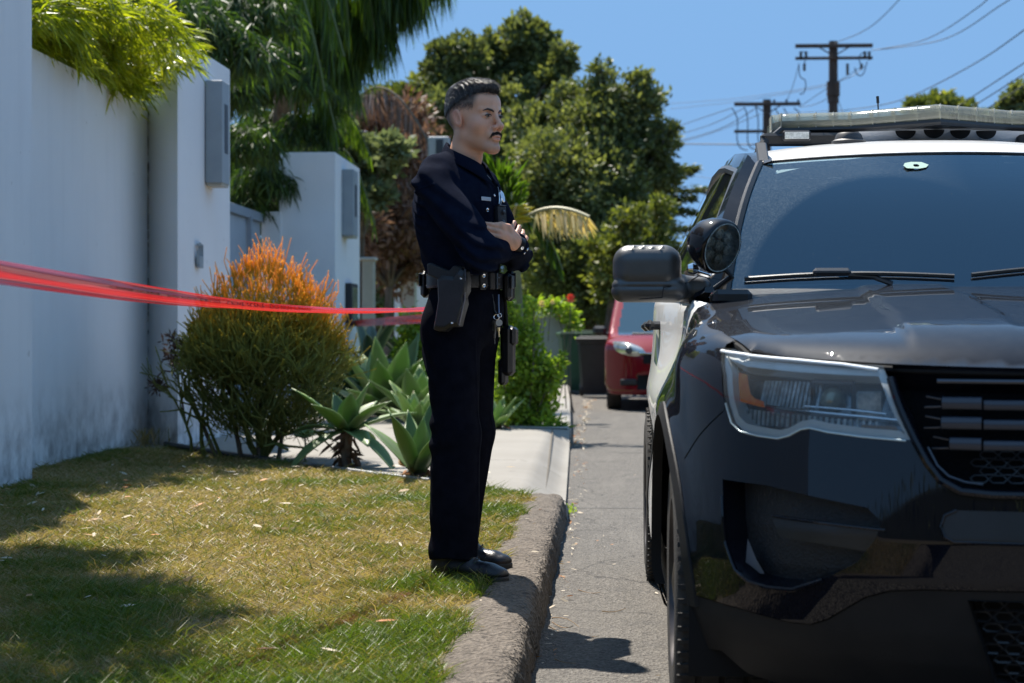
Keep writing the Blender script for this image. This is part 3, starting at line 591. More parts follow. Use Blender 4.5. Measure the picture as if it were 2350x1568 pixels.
# young palm behind the officer with one bleached frond
t = thing("young_palm", (at(1195, 700, 19).x, 19, .1), "young palm with green and bleached yellow fronds, behind the officer's crossed arms", "palm tree")
foot = Vector((at(1195, 700, 19).x, 19, .1)); hd = at(1180, 520, 19)
mb = MB(); limb(mb, foot, hd, .055, .035, .02, 9); mb.build("trunk", mk("green palm trunk", (.11, .14, .05), (.2, .19, .1), scale=6, rough=.6), t, False)
parts = []; st = MB()
for (a2, b2, ar, L, ti, hg) in [(1110, 360, .1, .42, .4, .1), (1150, 400, .1, .42, .45, .15), (1200, 420, .05, .12, .9, .1), (1120, 430, .15, .4, .3, .2), (1290, 620, .3, .3, .3, .6)]:
    pts, lv = frond(hd, at(a2, b2, 18.9), ar, L, nl=44, width=.028, hang=hg, spread=.55, tint=ti); parts.append(lv); q_ = MB(); q_.tube(pts, [.014] * 13, 5); q_.build('frond_stem', M_pstem, t, False)
V, F, T = join(parts); leafobj("fronds", V, F, T, M_palm, t)
parts = []
for (a2, b2, ar, L, ti, hg, nl) in [(1352, 498, .16, .34, .75, .85, 40), (1185, 470, .1, .22, .35, .2, 26)]:
    pts, lv = frond(hd if nl > 30 else at(1170, 560, 19), at(a2, b2, 18.6), ar, L, nl=nl, width=.03, hang=hg, spread=.75, tint=ti, start=.3); parts.append(lv); q_ = MB(); q_.tube(pts, [.018] * 13, 5); q_.build('frond_stem', M_ppale, t, False)
V, F, T = join(parts); leafobj("bleached_frond", V, F, T, M_yel, t); pass

# dry brown thicket and pale shrub left of the officer
tree("dry_thicket", [(900, 300, 80, 33), (850, 290, 60, 33), (950, 340, 55, 32), (880, 430, 90, 33), (930, 500, 80, 32), (860, 540, 70, 32), (970, 440, 60, 33), (960, 590, 60, 33), (890, 600, 70, 33), (830, 500, 50, 31), (800, 260, 45, 33)], 17000, .16, M_dry, "brown dried vine thicket between the palms and the officer's shoulder", cat="shrub", clump=.22, r0=.09, aspect=.3, subs=60)
t = thing("dead_frond", at(880, 250, 31), "brown dead palm frond arching over the dried thicket", "palm frond")
pts, lv = frond(at(800, 260, 32), at(985, 330, 31), .75, .5, nl=80, width=.03, hang=1.2, spread=.5); leafobj("leaflets", lv[0], lv[1], lv[2], M_dry, t)
pts2, lv2 = frond(at(780, 270, 32.5), at(930, 290, 32), .5, .45, nl=60, width=.03, hang=1.2, spread=.5); leafobj("leaflets", lv2[0], lv2[1], lv2[2], M_dry, t)
mb = MB(); mb.tube(pts, .02, 5); mb.build('stem', M_bark, t, False); mb = MB(); mb.tube(pts2, .02, 5); mb.build('stem', M_bark, t, False)
tree("pale_shrub", [(790, 330, 60, 30), (850, 370, 55, 30), (820, 430, 55, 30), (770, 270, 40, 31), (900, 350, 40, 29.5), (860, 450, 40, 29.5)], 8000, .14, M_olive, "pale silvery green shrub rising behind the far white pillar", cat="shrub", r0=.07)
# trees against the sky
tree("oak_tree", [(1120, 180, 80, 46), (1200, 110, 70, 46), (1060, 130, 60, 45), (1230, 170, 75, 46), (1130, 110, 45, 46), (1020, 180, 60, 45), (1290, 130, 35, 45), (1190, 60, 35, 46), (1080, 240, 90, 45), (1180, 260, 90, 45), (1240, 90, 40, 46), (1000, 150, 30, 45), (1150, 340, 90, 44), (1100, 420, 70, 44), (1270, 200, 50, 45), (1020, 250, 50, 44), (1000, 110, 18, 45), (1310, 150, 16, 45)], 42000, .15, M_oak, "tallest spreading oak against the sky, its crown above and behind the officer's head", trunk=(-4.4, 46), clump=.12, subs=80, r0=.2, shell=.6)
tree("oak_tree", [(1400, 230, 75, 37), (1470, 250, 70, 37), (1350, 300, 90, 37), (1430, 330, 110, 37), (1500, 330, 65, 37), (1290, 380, 90, 36), (1380, 430, 120, 36), (1480, 430, 80, 37), (1330, 520, 110, 36), (1440, 520, 100, 36), (1260, 500, 80, 36), (1380, 600, 110, 35), (1480, 560, 60, 36), (1270, 600, 90, 35), (1340, 660, 90, 35), (1220, 350, 60, 37), (1220, 430, 60, 36), (1540, 300, 22, 37), (1380, 160, 26, 37), (1365, 195, 22, 37), (1470, 185, 30, 37), (1530, 400, 35, 37), (1215, 280, 50, 38), (1460, 640, 50, 36), (1310, 270, 60, 38), (1300, 220, 40, 38), (1335, 240, 45, 38), (1300, 330, 70, 38), (1250, 300, 60, 38), (1300, 700, 60, 36), (1390, 690, 60, 36), (1450, 700, 50, 36), (1230, 660, 50, 36), (1340, 740, 50, 37), (1250, 730, 50, 37)], 64000, .12, M_oak, "broad dense dark oak between the officer and the parked police vehicle", trunk=(-.9, 37), clump=.13, subs=90, r0=.2, shell=.6)
tree("oak_tree", [(1410, 560, 55, 33), (1450, 500, 40, 33), (1500, 560, 45, 34), (1400, 640, 50, 33), (1520, 480, 30, 34)], 5200, .11, M_mid, "lower yellow green tree lit by the sun left of the police vehicle mirror", trunk=(-.2, 34), clump=.22, r0=.1)
t = thing("cypress_branches", (at(1540, 700, 37).x, 38, .1), "feathery conifer with flat branches behind the spotlight of the police vehicle", "tree")
V_ = []; mb = MB(); foot = Vector((at(1510, 700, 38).x, 38, .1)); limb(mb, foot, at(1510, 330, 38), .12, .03, .05, 7)
for (a, b, a2, b2) in [(1500, 400, 1600, 385), (1500, 440, 1640, 435), (1500, 480, 1600, 490), (1500, 520, 1610, 530), (1500, 560, 1590, 580), (1500, 600, 1570, 610), (1500, 370, 1580, 400), (1500, 460, 1590, 455)]:
    p, q = at(a, b, 38), at(a2, b2, 37.6); limb(mb, p, q, .02, .006, .06, 5)
    k = 420; tt = rng.random(k)[:, None]; P = np.array(p) * (1 - tt) + np.array(q) * tt + rng.normal(size=(k, 3)) * np.array([.06, .1, .05]) * (1.2 - .6 * tt); V_.append(leaves(P, rdir(k) * .5 + np.array([.8, 0, -.1]), .12, .035, rng.random(k) * .5))
V, F, T = join(V_); leafobj("crown", V, F, T, M_oak, t); mb.build("trunk", M_bark, t, False)
tree("street_tree", [(2150, 252, 40, 62), (2110, 262, 28, 62), (2190, 268, 40, 62), (2240, 285, 34, 62), (2150, 310, 60, 62), (2230, 320, 50, 62)], 8000, .26, M_mid, "round sunlit green treetop just above the roof light bar of the police vehicle", trunk=(11.3, 62), r0=.2)
tree("street_tree", [(2340, 225, 30, 55), (2310, 250, 22, 55), (2345, 290, 40, 55), (2280, 300, 30, 55), (2400, 250, 60, 55), (2330, 340, 50, 55)], 7000, .2, M_oak, "dark grey green treetop cut off by the right edge, beyond the power wires", trunk=(12.6, 55), r0=.2)
tree("oak_tree", [(965, 210, 40, 52), (920, 230, 40, 52), (1000, 300, 60, 52), (940, 300, 60, 52), (870, 240, 40, 52), (1020, 330, 50, 50), (980, 270, 40, 50)], 8000, .2, M_mid, "light green treetop between the hanging palm and the officer's head", trunk=(-5.3, 52), r0=.18)
# masses of greenery that close the view low down, left and right of the road
tree("garden_trees", [(a, 560 + 60 * math.sin(a * .9), 120, 44) for a in range(560, 1300, 90)] + [(a, 420, 100, 48) for a in range(560, 900, 90)] + [(a, 700 + 25 * math.sin(a), 75, 43) for a in range(700, 1380, 60)], 34000, .2, M_oak, "shadowy mass of garden trees filling the far background left of the officer", cat="trees", trunk=(-6.5, 45), limbs=False, subs=60, clump=.15)

# fire-stick shrub
M_fire = leafmat("fire stick stems", [(0, (.17, .20, .065)), (.35, (.31, .33, .08)), (.6, (.40, .33, .05)), (.85, (.72, .42, .05)), (1, (.88, .56, .17))], transl=.42, rough=.6, spec=.2, tcol=(1.3, 1.1, .5))
def firestick():
    base = Vector((-2.47, 13.2, .16)); V = []; F = []; T = []; n = 0; r_ = random.Random(3); cnt = [0]
    cen = Vector((-2.5, 13.2, .84)); RX, RZ = .61, .72
    def inside(p):
        z = (p.z - cen.z) / RZ; rx = RX * (1.06 - .22 * max(z, 0) ** 1.0) if z > 0 else RX * (1 + .25 * z)
        return ((p.x - cen.x - .06) / rx) ** 2 + ((p.y - cen.y) / .55) ** 2 + z * z < 1
    def seg(p, q, r0, r1, t0, t1):
        nonlocal n
        d = (q - p).normalized(); u = d.orthogonal().normalized(); v = d.cross(u); k = 4 if r0 < .006 else 7
        for (c, r, tt) in ((p, r0, t0), (q, r1, t1)):
            for i in range(k):
                a = 2 * math.pi * i / k; V.append(c + (u * math.cos(a) + v * math.sin(a)) * r); T.append(tt)
        for i in range(k):
            F.append((n + i, n + (i + 1) % k, n + k + (i + 1) % k)); F.append((n + i, n + k + (i + 1) % k, n + k + i))
        n += 2 * k
    def tone(p):   # the tips towards the top and the sunny side are coloured orange
        return min(1, max(0, .12 + .95 * max(0, (p.z - .72) / .66) ** 1.2 + .42 * max(0, (p.x + 2.25) / .5) * max(0, (p.z - .35)) + r_.gauss(0, .08)))
    def grow(p, d, lvl, r):
        if cnt[0] > 9000: return
        L = (.26, .22, .18, .15, .12, .10)[min(lvl, 5)] * r_.uniform(.75, 1.25)
        m = p + d * L * .5 + Vector((r_.gauss(0, .007), r_.gauss(0, .007), 0)); d2 = (d + Vector((r_.gauss(0, .2), r_.gauss(0, .2), .22 if p.z > .7 else .05))).normalized(); q = m + d2 * L * .5
        if lvl > 2 and not inside(q): 
            if r_.random() < .7: return
        t0 = tone(p) * .55; t1 = tone(q) * .9
        if lvl < 2: t0 = t1 = .02
        seg(p, m, r, r * .9, t0, (t0 + t1) / 2); seg(m, q, r * .9, r * .78, (t0 + t1) / 2, t1); cnt[0] += 2
        if lvl >= 7 or (lvl > 3 and not inside(q)): return
        k = r_.choice((2, 3, 3, 4)) if lvl < 5 else r_.choice((2, 2, 3))
        for i in range(k):
            sp = .8 if lvl < 3 else .62; a = r_.random() * 6.28; u = d2.orthogonal().normalized(); v = d2.cross(u)
            nd = (d2 + (u * math.cos(a) + v * math.sin(a)) * sp * r_.uniform(.6, 1.2)).normalized(); grow(q, nd, lvl + 1, max(.0042, r * .68))
    starts = [(base, Vector((.0, 0, 1)), .035), (base + Vector((-.04, .05, 0)), Vector((-.55, .1, .8)), .026), (base, Vector((.5, -.1, .8)), .024), (base + Vector((0, .05, 0)), Vector((.1, .5, .8)), .022), (base + Vector((-.45, .1, 0)), Vector((-.1, .1, 1)), .018), (base + Vector((-.52, 0, .05)), Vector((.05, -.1, 1)), .013), (base, Vector((.25, -.5, .8)), .022), (base + Vector((-.3, 0, 0)), Vector((-.35, -.1, .9)), .014), (base + Vector((0, 0, .05)), Vector((-.2, -.4, .9)), .02)]
    for (p, d, r) in starts:
        cnt[0] = 0; lim = 15000; grow(p, d.normalized(), 0, r)
    # drooping loose strands below
    for i in range(90):
        p = Vector((r_.uniform(-2.95, -1.98), 13.2 + r_.uniform(-.4, .4), r_.uniform(.35, .62))); d = Vector((r_.gauss(0, .5), r_.gauss(0, .3), -1)).normalized()
        for j in range(4):
            q = p + d * .05; seg(p, q, .0035, .003, .12, .15); d = (d + Vector((r_.gauss(0, .3), 0, .32))).normalized(); p = q
    # pencil-thin tips crowding the outer surface
    for i in range(3400):
        a = r_.random() * 6.28; zz = r_.uniform(-.75, 1); rr = math.sqrt(max(0, 1 - zz * zz)) * r_.uniform(.55, 1.0); sc = RX * (1.06 - .22 * max(zz, 0)) if zz > 0 else RX * (1 + .25 * zz)
        p = Vector((cen.x + .06 + math.cos(a) * rr * sc, cen.y + math.sin(a) * rr * .55, cen.z + zz * RZ * r_.uniform(.85, 1.0)))
        out = Vector((math.cos(a) * rr * .6, math.sin(a) * rr * .6, .75 + 1.1 * max(0, zz + .2))); d = (out + Vector((r_.gauss(0, .45), r_.gauss(0, .45), r_.gauss(0, .35)))).normalized()
        if (math.sin(a * 3 + zz * 4) + math.sin(a * 5 - zz * 7 + 1) + math.sin(zz * 11 + 2)) < -.6 and r_.random() < .8: continue
        t_ = tone(p); L = r_.uniform(.05, .17); q = p + d * L; seg(p, q, .0044, .004, t_ * .45, t_)
        if r_.random() < .5: seg(q, q + (d + Vector((r_.gauss(0, .4), r_.gauss(0, .4), .2))).normalized() * L * .6, .004, .0032, t_, min(1, t_ + .1))
    return np.array(V), np.array(F), np.array(T)
V, F, T = firestick()
t = thing("firestick_shrub", (-2.47, 13.2, .15), "large rounded pencil stemmed shrub, green below and orange on top, at the driveway edge", "shrub")
leafobj("branches", V, F, T, M_fire, t)
mb = MB()
for (dx, dy, b_) in ((0, 0, .035), (-.2, .04, .02), (-.42, .08, .018), (.13, -.05, .018)): limb(mb, (-2.47 + dx * .8, 13.2 + dy, .1), (-2.5 + dx * 1.25, 13.2 + dy, .62), b_, b_ * .7, .12, 8)
mb.build("stem", M_bark, t, False)
# dead thistle heads at the shrub's left side
M_dead = mk("dead stalk", (.06, .03, .028), (.12, .07, .06), scale=20, rough=.8)
t = thing("dead_stalk", (-3.2, 13.6, .2), "dried brown stalk with drooping seed heads at the left side of the orange shrub", "dead plant")
mb = MB(); mb.tube([(-3.12, 13.5, .5), (-3.16, 13.5, .72), (-3.2, 13.5, .78), (-3.27, 13.5, .79), (-3.31, 13.5, .75), (-3.315, 13.5, .70)], .006, 6); mb.tube([(-3.1, 13.5, .4), (-3.17, 13.5, .8), (-3.2, 13.5, 1.05)], .006, 6); mb.build("stalk", M_dead, t, False)
V, F, T = cloud([((-3.315, 13.5, .67), .05)], 110, .045, aspect=.3, subs=30); leafobj("seed_head", V, F, T * 0, M_dry, t)
V, F, T = cloud([((-3.2, 13.5, 1.0), .06), ((-3.22, 13.5, .9), .05), ((-3.16, 13.55, .86), .07), ((-3.12, 13.5, .95), .06)], 420, .045, aspect=.3, subs=30); leafobj("seed_head", V, F, T * 0, M_dry, t)

# agaves and other succulents
def agave_leaf(base, d, L, W, bend, tint, V, F, T, fold=.35, side=None, tipcol=None):
    k = 9; d = Vector(d).normalized(); s_ = d.cross(Vector((0, 0, 1)));
    if s_.length < .1: s_ = Vector((1, 0, 0))
    s_.normalize(); up = s_.cross(d).normalized(); p = Vector(base); n = len(V)
    for i in range(k):
        t = i / (k - 1); w_ = W * (.55 + 1.6 * t - 0.2 * t * t) * (1 - t ** 2.6) * .75 + W * .02
        w_ = W * .5 * (.6 + 1.35 * t * (1 - t) * 1.6) * (1 - t ** 4) + .001
        nn = up; e = fold * w_
        for (q, h_) in ((-1, e), (-.5, e * .35), (0, 0), (.5, e * .35), (1, e)):
            V.append(tuple(p + s_ * q * w_ + nn * h_)); T.append(min(1, max(0, tint + (.35 if abs(q) == 1 else 0) + random.gauss(0, .03))))
        d = (d + Vector((0, 0, bend / k)) + s_ * random.gauss(0, .01)).normalized(); up = s_.cross(d).normalized(); p = p + d * L / (k - 1)
    for i in range(k - 1):
        for j in range(4):
            a = n + i * 5 + j; F.append((a, a + 1, a + 6)); F.append((a, a + 6, a + 5))
def agave(name, loc, n, L, W, label, group=None, m=None, tilt=(.2, 1.25), bend=-.5, stem=0, seed=1, tint=.45, az=None, cat="agave", fold=.35):
    random.seed(seed); t = thing(name, loc, label, cat, group); V = []; F = []; T = []; c = Vector(loc) + Vector((0, 0, stem))
    for i in range(n):
        a = i * 2.4 + random.gauss(0, .15); f = i / max(1, n - 1); el = tilt[1] + (tilt[0] - tilt[1]) * f + random.gauss(0, .08)
        if az is not None: a = random.uniform(*az)
        d = Vector((math.cos(a) * math.cos(el), math.sin(a) * math.cos(el), math.sin(el))); agave_leaf(c + Vector((math.cos(a), math.sin(a), 0)) * W * .25, d, L * random.uniform(.8, 1.1) * (.75 + .25 * f if f < .3 else 1), W, bend * random.uniform(.3, 1.4) * (.3 + f), tint + random.gauss(0, .12), V, F, T, fold)
    o = leafobj("blade", np.array(V), np.array(F), np.array(T), m or M_agave, t); o.data.polygons.foreach_set("use_smooth", np.ones(len(o.data.polygons), dtype=bool))
    sm = o.modifiers.new("thick", 'SOLIDIFY'); sm.thickness = .006 if L < .7 else .01
    if stem:
        mb = MB(); limb(mb, loc, c, .035, .045, .1, 8); mb.build("stem", M_bark, t, False)
        P = np.array([Vector(loc).lerp(c, random.random()) for _ in range(70)]) + rng.normal(size=(70, 3)) * .03; lv = leaves(P, rdir(70) + np.array([0, 0, -.5]), .12, .035, rng.random(70) * .4, droop=.4, two=True); leafobj("dead_leaf", lv[0], lv[1], lv[2], M_dry, t)
    return t
agave("foxtail_agave", (-1.76, 12.45, .16), 14, .46, .13, "grey green agave on a short shaggy stem, right of the orange shrub", stem=.24, seed=5, tilt=(-.35, 1.35), bend=-.7, tint=.3)
agave("foxtail_agave", (-1.20, 11.62, .16), 11, .54, .10, "slender grey green agave standing just left of the officer's trouser leg", stem=.02, seed=9, tilt=(.6, 1.5), bend=-.4, tint=.25)
for i, (a, b, Y, L, n_, W, lab) in enumerate([(890, 895, 20.0, .95, 24, .27, "largest broad leaved green agave below the tape beside the far white pillar"), (965, 930, 19.0, .65, 18, .22, "green agave half hidden behind the officer's thigh, next to the largest one"), (955, 985, 17.9, .45, 16, .11, "small pale agave low down in front of the two big ones"), (850, 960, 21.5, .5, 14, .15, "shaded agave at the foot of the far white pillar"), (1140, 985, 17.6, .35, 12, .09, "small green succulent at the left foot of the rose hedge")]):
    p = at(a, b, Y); agave("agave", (p.x, Y, .15), n_, L, W, lab, "agaves in the bed beyond the driveway", stem=0.02 if i == 4 else .0, seed=20 + i, tilt=(.45, 1.5), bend=-.12, tint=.55, fold=.3)
M_var = leafmat("variegated agave", [(0, (.06, .10, .06)), (.5, (.10, .15, .09)), (.75, (.5, .46, .16)), (1, (.6, .55, .22))], transl=.15, tcol=(1.1, 1.2, .5), rough=.45, spec=.5)
for i, (a, b, Y, lab) in enumerate([(850, 770, 24.0, "variegated agave with yellow edged curling blades right beside the far white pillar"), (940, 750, 25.0, "variegated agave with folded blades just left of the officer's holster")]):
    p = at(a, b, Y); agave("variegated_agave", (p.x, Y, .6), 17, 1.05, .15, lab, "yellow edged agaves", M_var, tilt=(.35, 1.35), bend=-2.4, seed=40 + i, tint=.3)
agave("aeonium", (at(930, 1080, 12.0).x, 12.0, .2), 22, .06, .035, "small orange brown rosette succulent on the lawn edge by the officer", None, leafmat("rust rosette", [(0, (.25, .12, .03)), (1, (.5, .3, .08))], transl=.2, tcol=(1, .9, .5)), tilt=(.1, 1.4), bend=.6, seed=3, cat="succulent", tint=.5)
agave("aeonium", (at(700, 1040, 12.8).x, 12.8, .34), 26, .075, .035, "small green rosette succulent on a thin stalk under the orange shrub", None, None, tilt=(.0, 1.4), bend=.3, seed=4, cat="succulent", tint=.6)
mb = MB(); limb(mb, (at(700, 1040, 12.8).x, 12.8, .15), (at(700, 1040, 12.8).x, 12.8, .34), .008, .006); o = mb.build("stem", M_bark, bpy.data.objects["aeonium.001"], False)

# rose hedge at the corner of the bed
hb = [(tuple(at(a, b, 18.3)), r * 18.3 / 4250, (1, 1, q)) for (a, b, r, q) in ((1175, 830, 62, 1.3), (1165, 740, 38, 1.4), (1160, 695, 16, 1.2), (1205, 770, 32, 1.2), (1215, 860, 58, 1.1), (1190, 925, 62, .9), (1235, 920, 42, 1.0), (1262, 850, 26, .8), (1285, 838, 14, .7), (1290, 815, 8, .8), (1262, 885, 22, 1.0), (1225, 700, 9, 1.6), (1255, 955, 22, .7))]
t = thing("rose_hedge", (-.85, 18.3, .15), "tall light green rose bush between the officer and the pale box pillar", "bush")
V, F, T = cloud(hb, 9500, .05, .2, 60, .55, .6); leafobj("foliage", V, F, T, M_hedge, t)
mb = MB()
for b in hb: limb(mb, (-.85 + random.uniform(-.15, .15), 18.3, .1), b[0], .012, .005, .3, 5)
for i in range(40): b = random.choice(hb); a = Vector(b[0]); limb(mb, a, a + Vector((random.gauss(0, 1), random.gauss(0, 1), abs(random.gauss(0, 1)))).normalized() * b[1] * 1.25, .005, .002, .2, 4)
mb.build("stem", M_bark, t, False)
hb = [(tuple(at(a, b, 21.5)), r * 21.5 / 4250, (1, 1, 1)) for (a, b, r) in ((960, 745, 38), (985, 790, 40), (930, 800, 30), (1185, 690, 25), (1210, 720, 30), (980, 860, 50), (1160, 720, 30), (1180, 780, 40), (1010, 900, 40), (940, 760, 30))]
t = thing("garden_shrub", (at(985, 900, 21.5).x, 21.5, .15), "small leaved yellow green shrub seen on both sides of the officer's hips", "bush")
V, F, T = cloud(hb, 4200, .06, .22, 40, .55, .6); leafobj("foliage", V, F, T, M_hedge, t); mb = MB(); [limb(mb, (b[0][0], 21.5, .1), b[0], .012, .005, .2, 5) for b in hb]; mb.build("stem", M_bark, t, False)
def rose(px, py, Y, r, m, label):
    c = at(px, py, Y); V = []; F = []
    t = thing("rose_flower", c, label, "flower", "roses in the bed by the road"); mb = MB()
    for L_, (rad, h) in enumerate(((.45, .6), (.75, .3), (1.0, 0.0))):
        for k in range(6):
            a = k * math.pi / 3 + L_ * .5; ca, sa = math.cos(a), math.sin(a); q = []
            for i in range(4):
                for j in range(4):
                    u_ = (i / 3 - .5) * 1.1; v_ = j / 3; rr = r * rad * (.35 + .65 * v_); x = math.cos(a + u_) * rr; y = math.sin(a + u_) * rr; q.append(c + Vector((x, y, r * (h + .7 * v_ - .55 - .3 * (L_ == 2) * v_))))
            mb.grid([q[i * 4:(i + 1) * 4] for i in range(4)])
    mb.build("petals", m, t, False); mb = MB(); limb(mb, c + Vector((0, 0, -r * .5)), c + Vector((-.05, 0, -.45)), .004, .006, .1, 5); mb.build("stem", M_bark, t, False)
rose(1309, 686, 22, .075, M_flow, "bright red rose above the pale box pillar")
rose(1243, 698, 21, .055, M_flowy, "larger pale yellow rose above the left corner of the pale box pillar")
rose(1268, 694, 21.5, .04, M_flowy, "small pale yellow rose bud between the yellow and the red roses")
rose(1308, 742, 24, .04, mk("white rose petals", (.8, .7, .5), rough=.5), "small cream rose right of the pale box pillar near the bins")
t = thing("rose_shrub", (at(1290, 750, 22.5).x, 22.5, .15), "thin leafy rose canes behind the pale box pillar", "bush"); hb = [(tuple(at(a, b, 22.5)), .09, (1, 1, 1)) for (a, b) in ((1255, 705), (1275, 708), (1300, 705), (1310, 725), (1230, 702), (1318, 750))]
V, F, T = cloud(hb, 700, .06, .4, 20, .6, .6); leafobj("foliage", V, F, T, M_hedge, t); mb = MB(); [limb(mb, (b[0][0], 22.5, .1), b[0], .008, .004, .2, 5) for b in hb]; mb.build("stem", M_bark, t, False)
# low plants at the bed edge
t = thing("ground_succulents", (-1.2, 17.7, .15), "low pale green ground cover plants along the far edge of the driveway", "plants")
V, F, T = cloud([((x, float(np.interp(x, [p[0] for p in FAR], [p[1] for p in FAR])) + .25, .2), .14, (1.2, 1, .6)) for x in np.linspace(-3.0, -.6, 16)], 2600, .09, .3, 16, .6, .3); leafobj("foliage", V, F, T, M_hedge, t)
V, F, T = cloud([((x, float(np.interp(x, [p[0] for p in FAR], [p[1] for p in FAR])) + 1.1, .3), .4, (1.2, 1, .9)) for x in np.linspace(-3.4, -1.2, 9)], 6000, .12, .3, 26, .6, .35); leafobj("foliage", V, F, T, M_bamb, t)
# tufts along wall foot and gutter
t = thing("weeds", (-.15, 10.9, .0), "small green weed growing from the gutter at the corner of the driveway", "weed")
V, F, T = cloud([((-.22, 11.0, .02), .03), ((-.2, 10.8, .015), .02)], 60, .02, .4, 10); leafobj("foliage", V, F, T, M_hedge, t)
t = thing("grass_tuft", (-3.68, 14.9, .15), "tuft of long grass blades in the corner at the foot of the near pillar", "grass tuft")
k = 60; P = np.array([[-3.66, 14.6, .15]] * k) + rng.normal(size=(k, 3)) * np.array([.07, .1, .0]); lv = leaves(P, rdir(k) * .45 + np.array([0, 0, 1.0]), .28, .008, rng.random(k) * .6, droop=.3, two=True); leafobj("blades", lv[0], lv[1], lv[2], M_grass, t)
# reddish succulents on top of the near pillar
t = thing("pillar_succulents", (-3.6, 15.6, 3.43), "row of reddish dry succulents along the top edge of the near pillar", "plants")
k = 420; P = np.stack([-3.5 - .12 * rng.random(k), 14.75 + 1.7 * rng.random(k), np.full(k, 3.42)], 1); lv = leaves(P, rdir(k) * .7 + np.array([.3, 0, 1.0]), .07, .018, rng.random(k), droop=.2, two=True); leafobj("foliage", lv[0], lv[1], lv[2], leafmat("red succulent", [(0, (.1, .05, .045)), (1, (.3, .13, .11))]), t)
k = 300; t = thing("pillar_succulents", (-3.7, 23.3, 3.33), "row of dark stubby succulents on top of the far pillar", "plants")
P = np.stack([-4.05 + .6 * rng.random(k), 23.05 + .5 * rng.random(k), np.full(k, 3.32)], 1); lv = leaves(P, rdir(k) * .7 + np.array([0, 0, 1.0]), .06, .02, rng.random(k) * .3, droop=.2, two=True); leafobj("foliage", lv[0], lv[1], lv[2], M_dry, t)
# trees and hedges added unseen behind the camera to darken paint and glass reflections
def backtree(x, y, r, h):
    t = thing("street_tree", (x, y, 0), "leafy tree added unseen behind the photographer for dark reflections", "tree", "trees added behind the photographer for reflections"); V, F, T = cloud([((x + random.gauss(0, r * .5), y + random.gauss(0, r * .5), h + random.gauss(0, r * .35)), r * .6, (1, 1, .8)) for _ in range(7)], 2600, .5, .25, 20, .5, .6); leafobj("crown", V, F, T, M_oak, t)
    mb = MB(); limb(mb, (x, y, 0), (x, y, h), .2, .12, .05, 7); mb.build("trunk", M_bark, t, False)
random.seed(12)
for a in ((-2.5, -24, 3.4, 4), (8.5, -24, 3.6, 4), (14, -12, 3.4, 4)): backtree(*a)
M_hs = mk("house render", (.16, .13, .10), (.24, .2, .16), scale=2, rough=.85)
for (x, y, a_, b_, h_) in ((0, -30, 120, 1.0, 9.0), (18.5, -4, 1.0, 40, 3.0)):  # long hedges added out of view so the bodywork reflects dark
    t = thing("backdrop_hedge", (x, y, 0), "long hedge backdrop added unseen behind the photographer for dark reflections", "hedge", "hedges added behind the photographer for reflections"); k = 5000
    P = np.stack([x + (rng.random(k) - .5) * a_, y + (rng.random(k) - .5) * b_, rng.random(k) * h_], 1); lv = leaves(P, rdir(k), .5, .34, rng.random(k) * .6); leafobj("foliage", lv[0], lv[1], lv[2], M_oak, t)
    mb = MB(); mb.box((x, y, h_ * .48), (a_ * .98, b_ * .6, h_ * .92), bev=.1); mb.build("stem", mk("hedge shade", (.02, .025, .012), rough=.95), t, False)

t = thing("wall_bamboo", (-4.6, 8.4, .1), "dense bamboo behind the wall end, beyond the left edge, shading the lawn", "bamboo")
sb = [((-4.0, 9.4, 4.9), .8, (1.1, 1, .7)), ((-3.4, 9.0, 5.1), .6, (1, 1, .7)), ((-2.95, 8.45, 5.2), .45, (1, 1, .6)), ((-3.2, 7.6, 5.0), .8, (1, 1, .7)), ((-3.6, 8.5, 4.8), .9, (1, 1, .6)), ((-3.5, 6.9, 5.0), .8, (1, 1, .7)), ((-4.2, 8.2, 4.4), .9, (1, 1.2, 1)), ((-3.9, 6.8, 5.2), .8, (1, 1, .7)), ((-3.35, 9.6, 4.6), .3, (1, 1, .6)), ((-4.6, 10.2, 4.2), .7, (1, 1, .8)), ((-4.4, 6.0, 4.6), .9, (1, 1, .9)), ((-3.9, 10.6, 4.1), .35, (1, 1, .6))]
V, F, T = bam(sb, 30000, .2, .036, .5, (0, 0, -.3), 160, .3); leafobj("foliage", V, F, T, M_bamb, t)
for i in range(5): mb = MB(); limb(mb, (-4.5 - .1 * i, 6.4 + .8 * i, .1), (-4.0 - .08 * i, 6.6 + .75 * i, 4.8), .03, .015, .08, 7); mb.build("cane", M_culm, t, False)
# ================================================================== POLICE UTILITY VEHICLE
# body skin: t runs round the plan outline from the nose (t=0) along the side to the tail, z is height; x is half width
_cp = [(-.12, .006), (0, 0), (.25, .018), (.45, .07), (.60, .145), (.74, .25), (.85, .375), (.925, .52), (.972, .70), (.992, .90), (1.003, 1.2), (1.006, 1.7), (1.010, 2.4), (1.0, 3.1), (.975, 3.8), (.94, 4.4), (.87, 4.75), (.7, 4.92), (.4, 4.98), (.1, 4.99), (0, 4.99)]
def _spl(P, k=24):
    P = np.array(P); out = []
    for i in range(1, len(P) - 2):
        p0, p1, p2, p3 = P[i - 1], P[i], P[i + 1], P[i + 2]
        for j in range(k):
            u = j / k; out.append(.5 * ((2 * p1) + (p2 - p0) * u + (2 * p0 - 5 * p1 + 4 * p2 - p3) * u * u + (3 * p1 - p0 - 3 * p2 + p3) * u ** 3))
    return np.array(out)
_C = _spl(_cp); _s = np.concatenate([[0], np.cumsum(np.hypot(*np.diff(_C, axis=0).T))]); _C[0, 0] = 0
_g = np.gradient(_C, axis=0); _g /= np.hypot(_g[:, 0], _g[:, 1])[:, None]
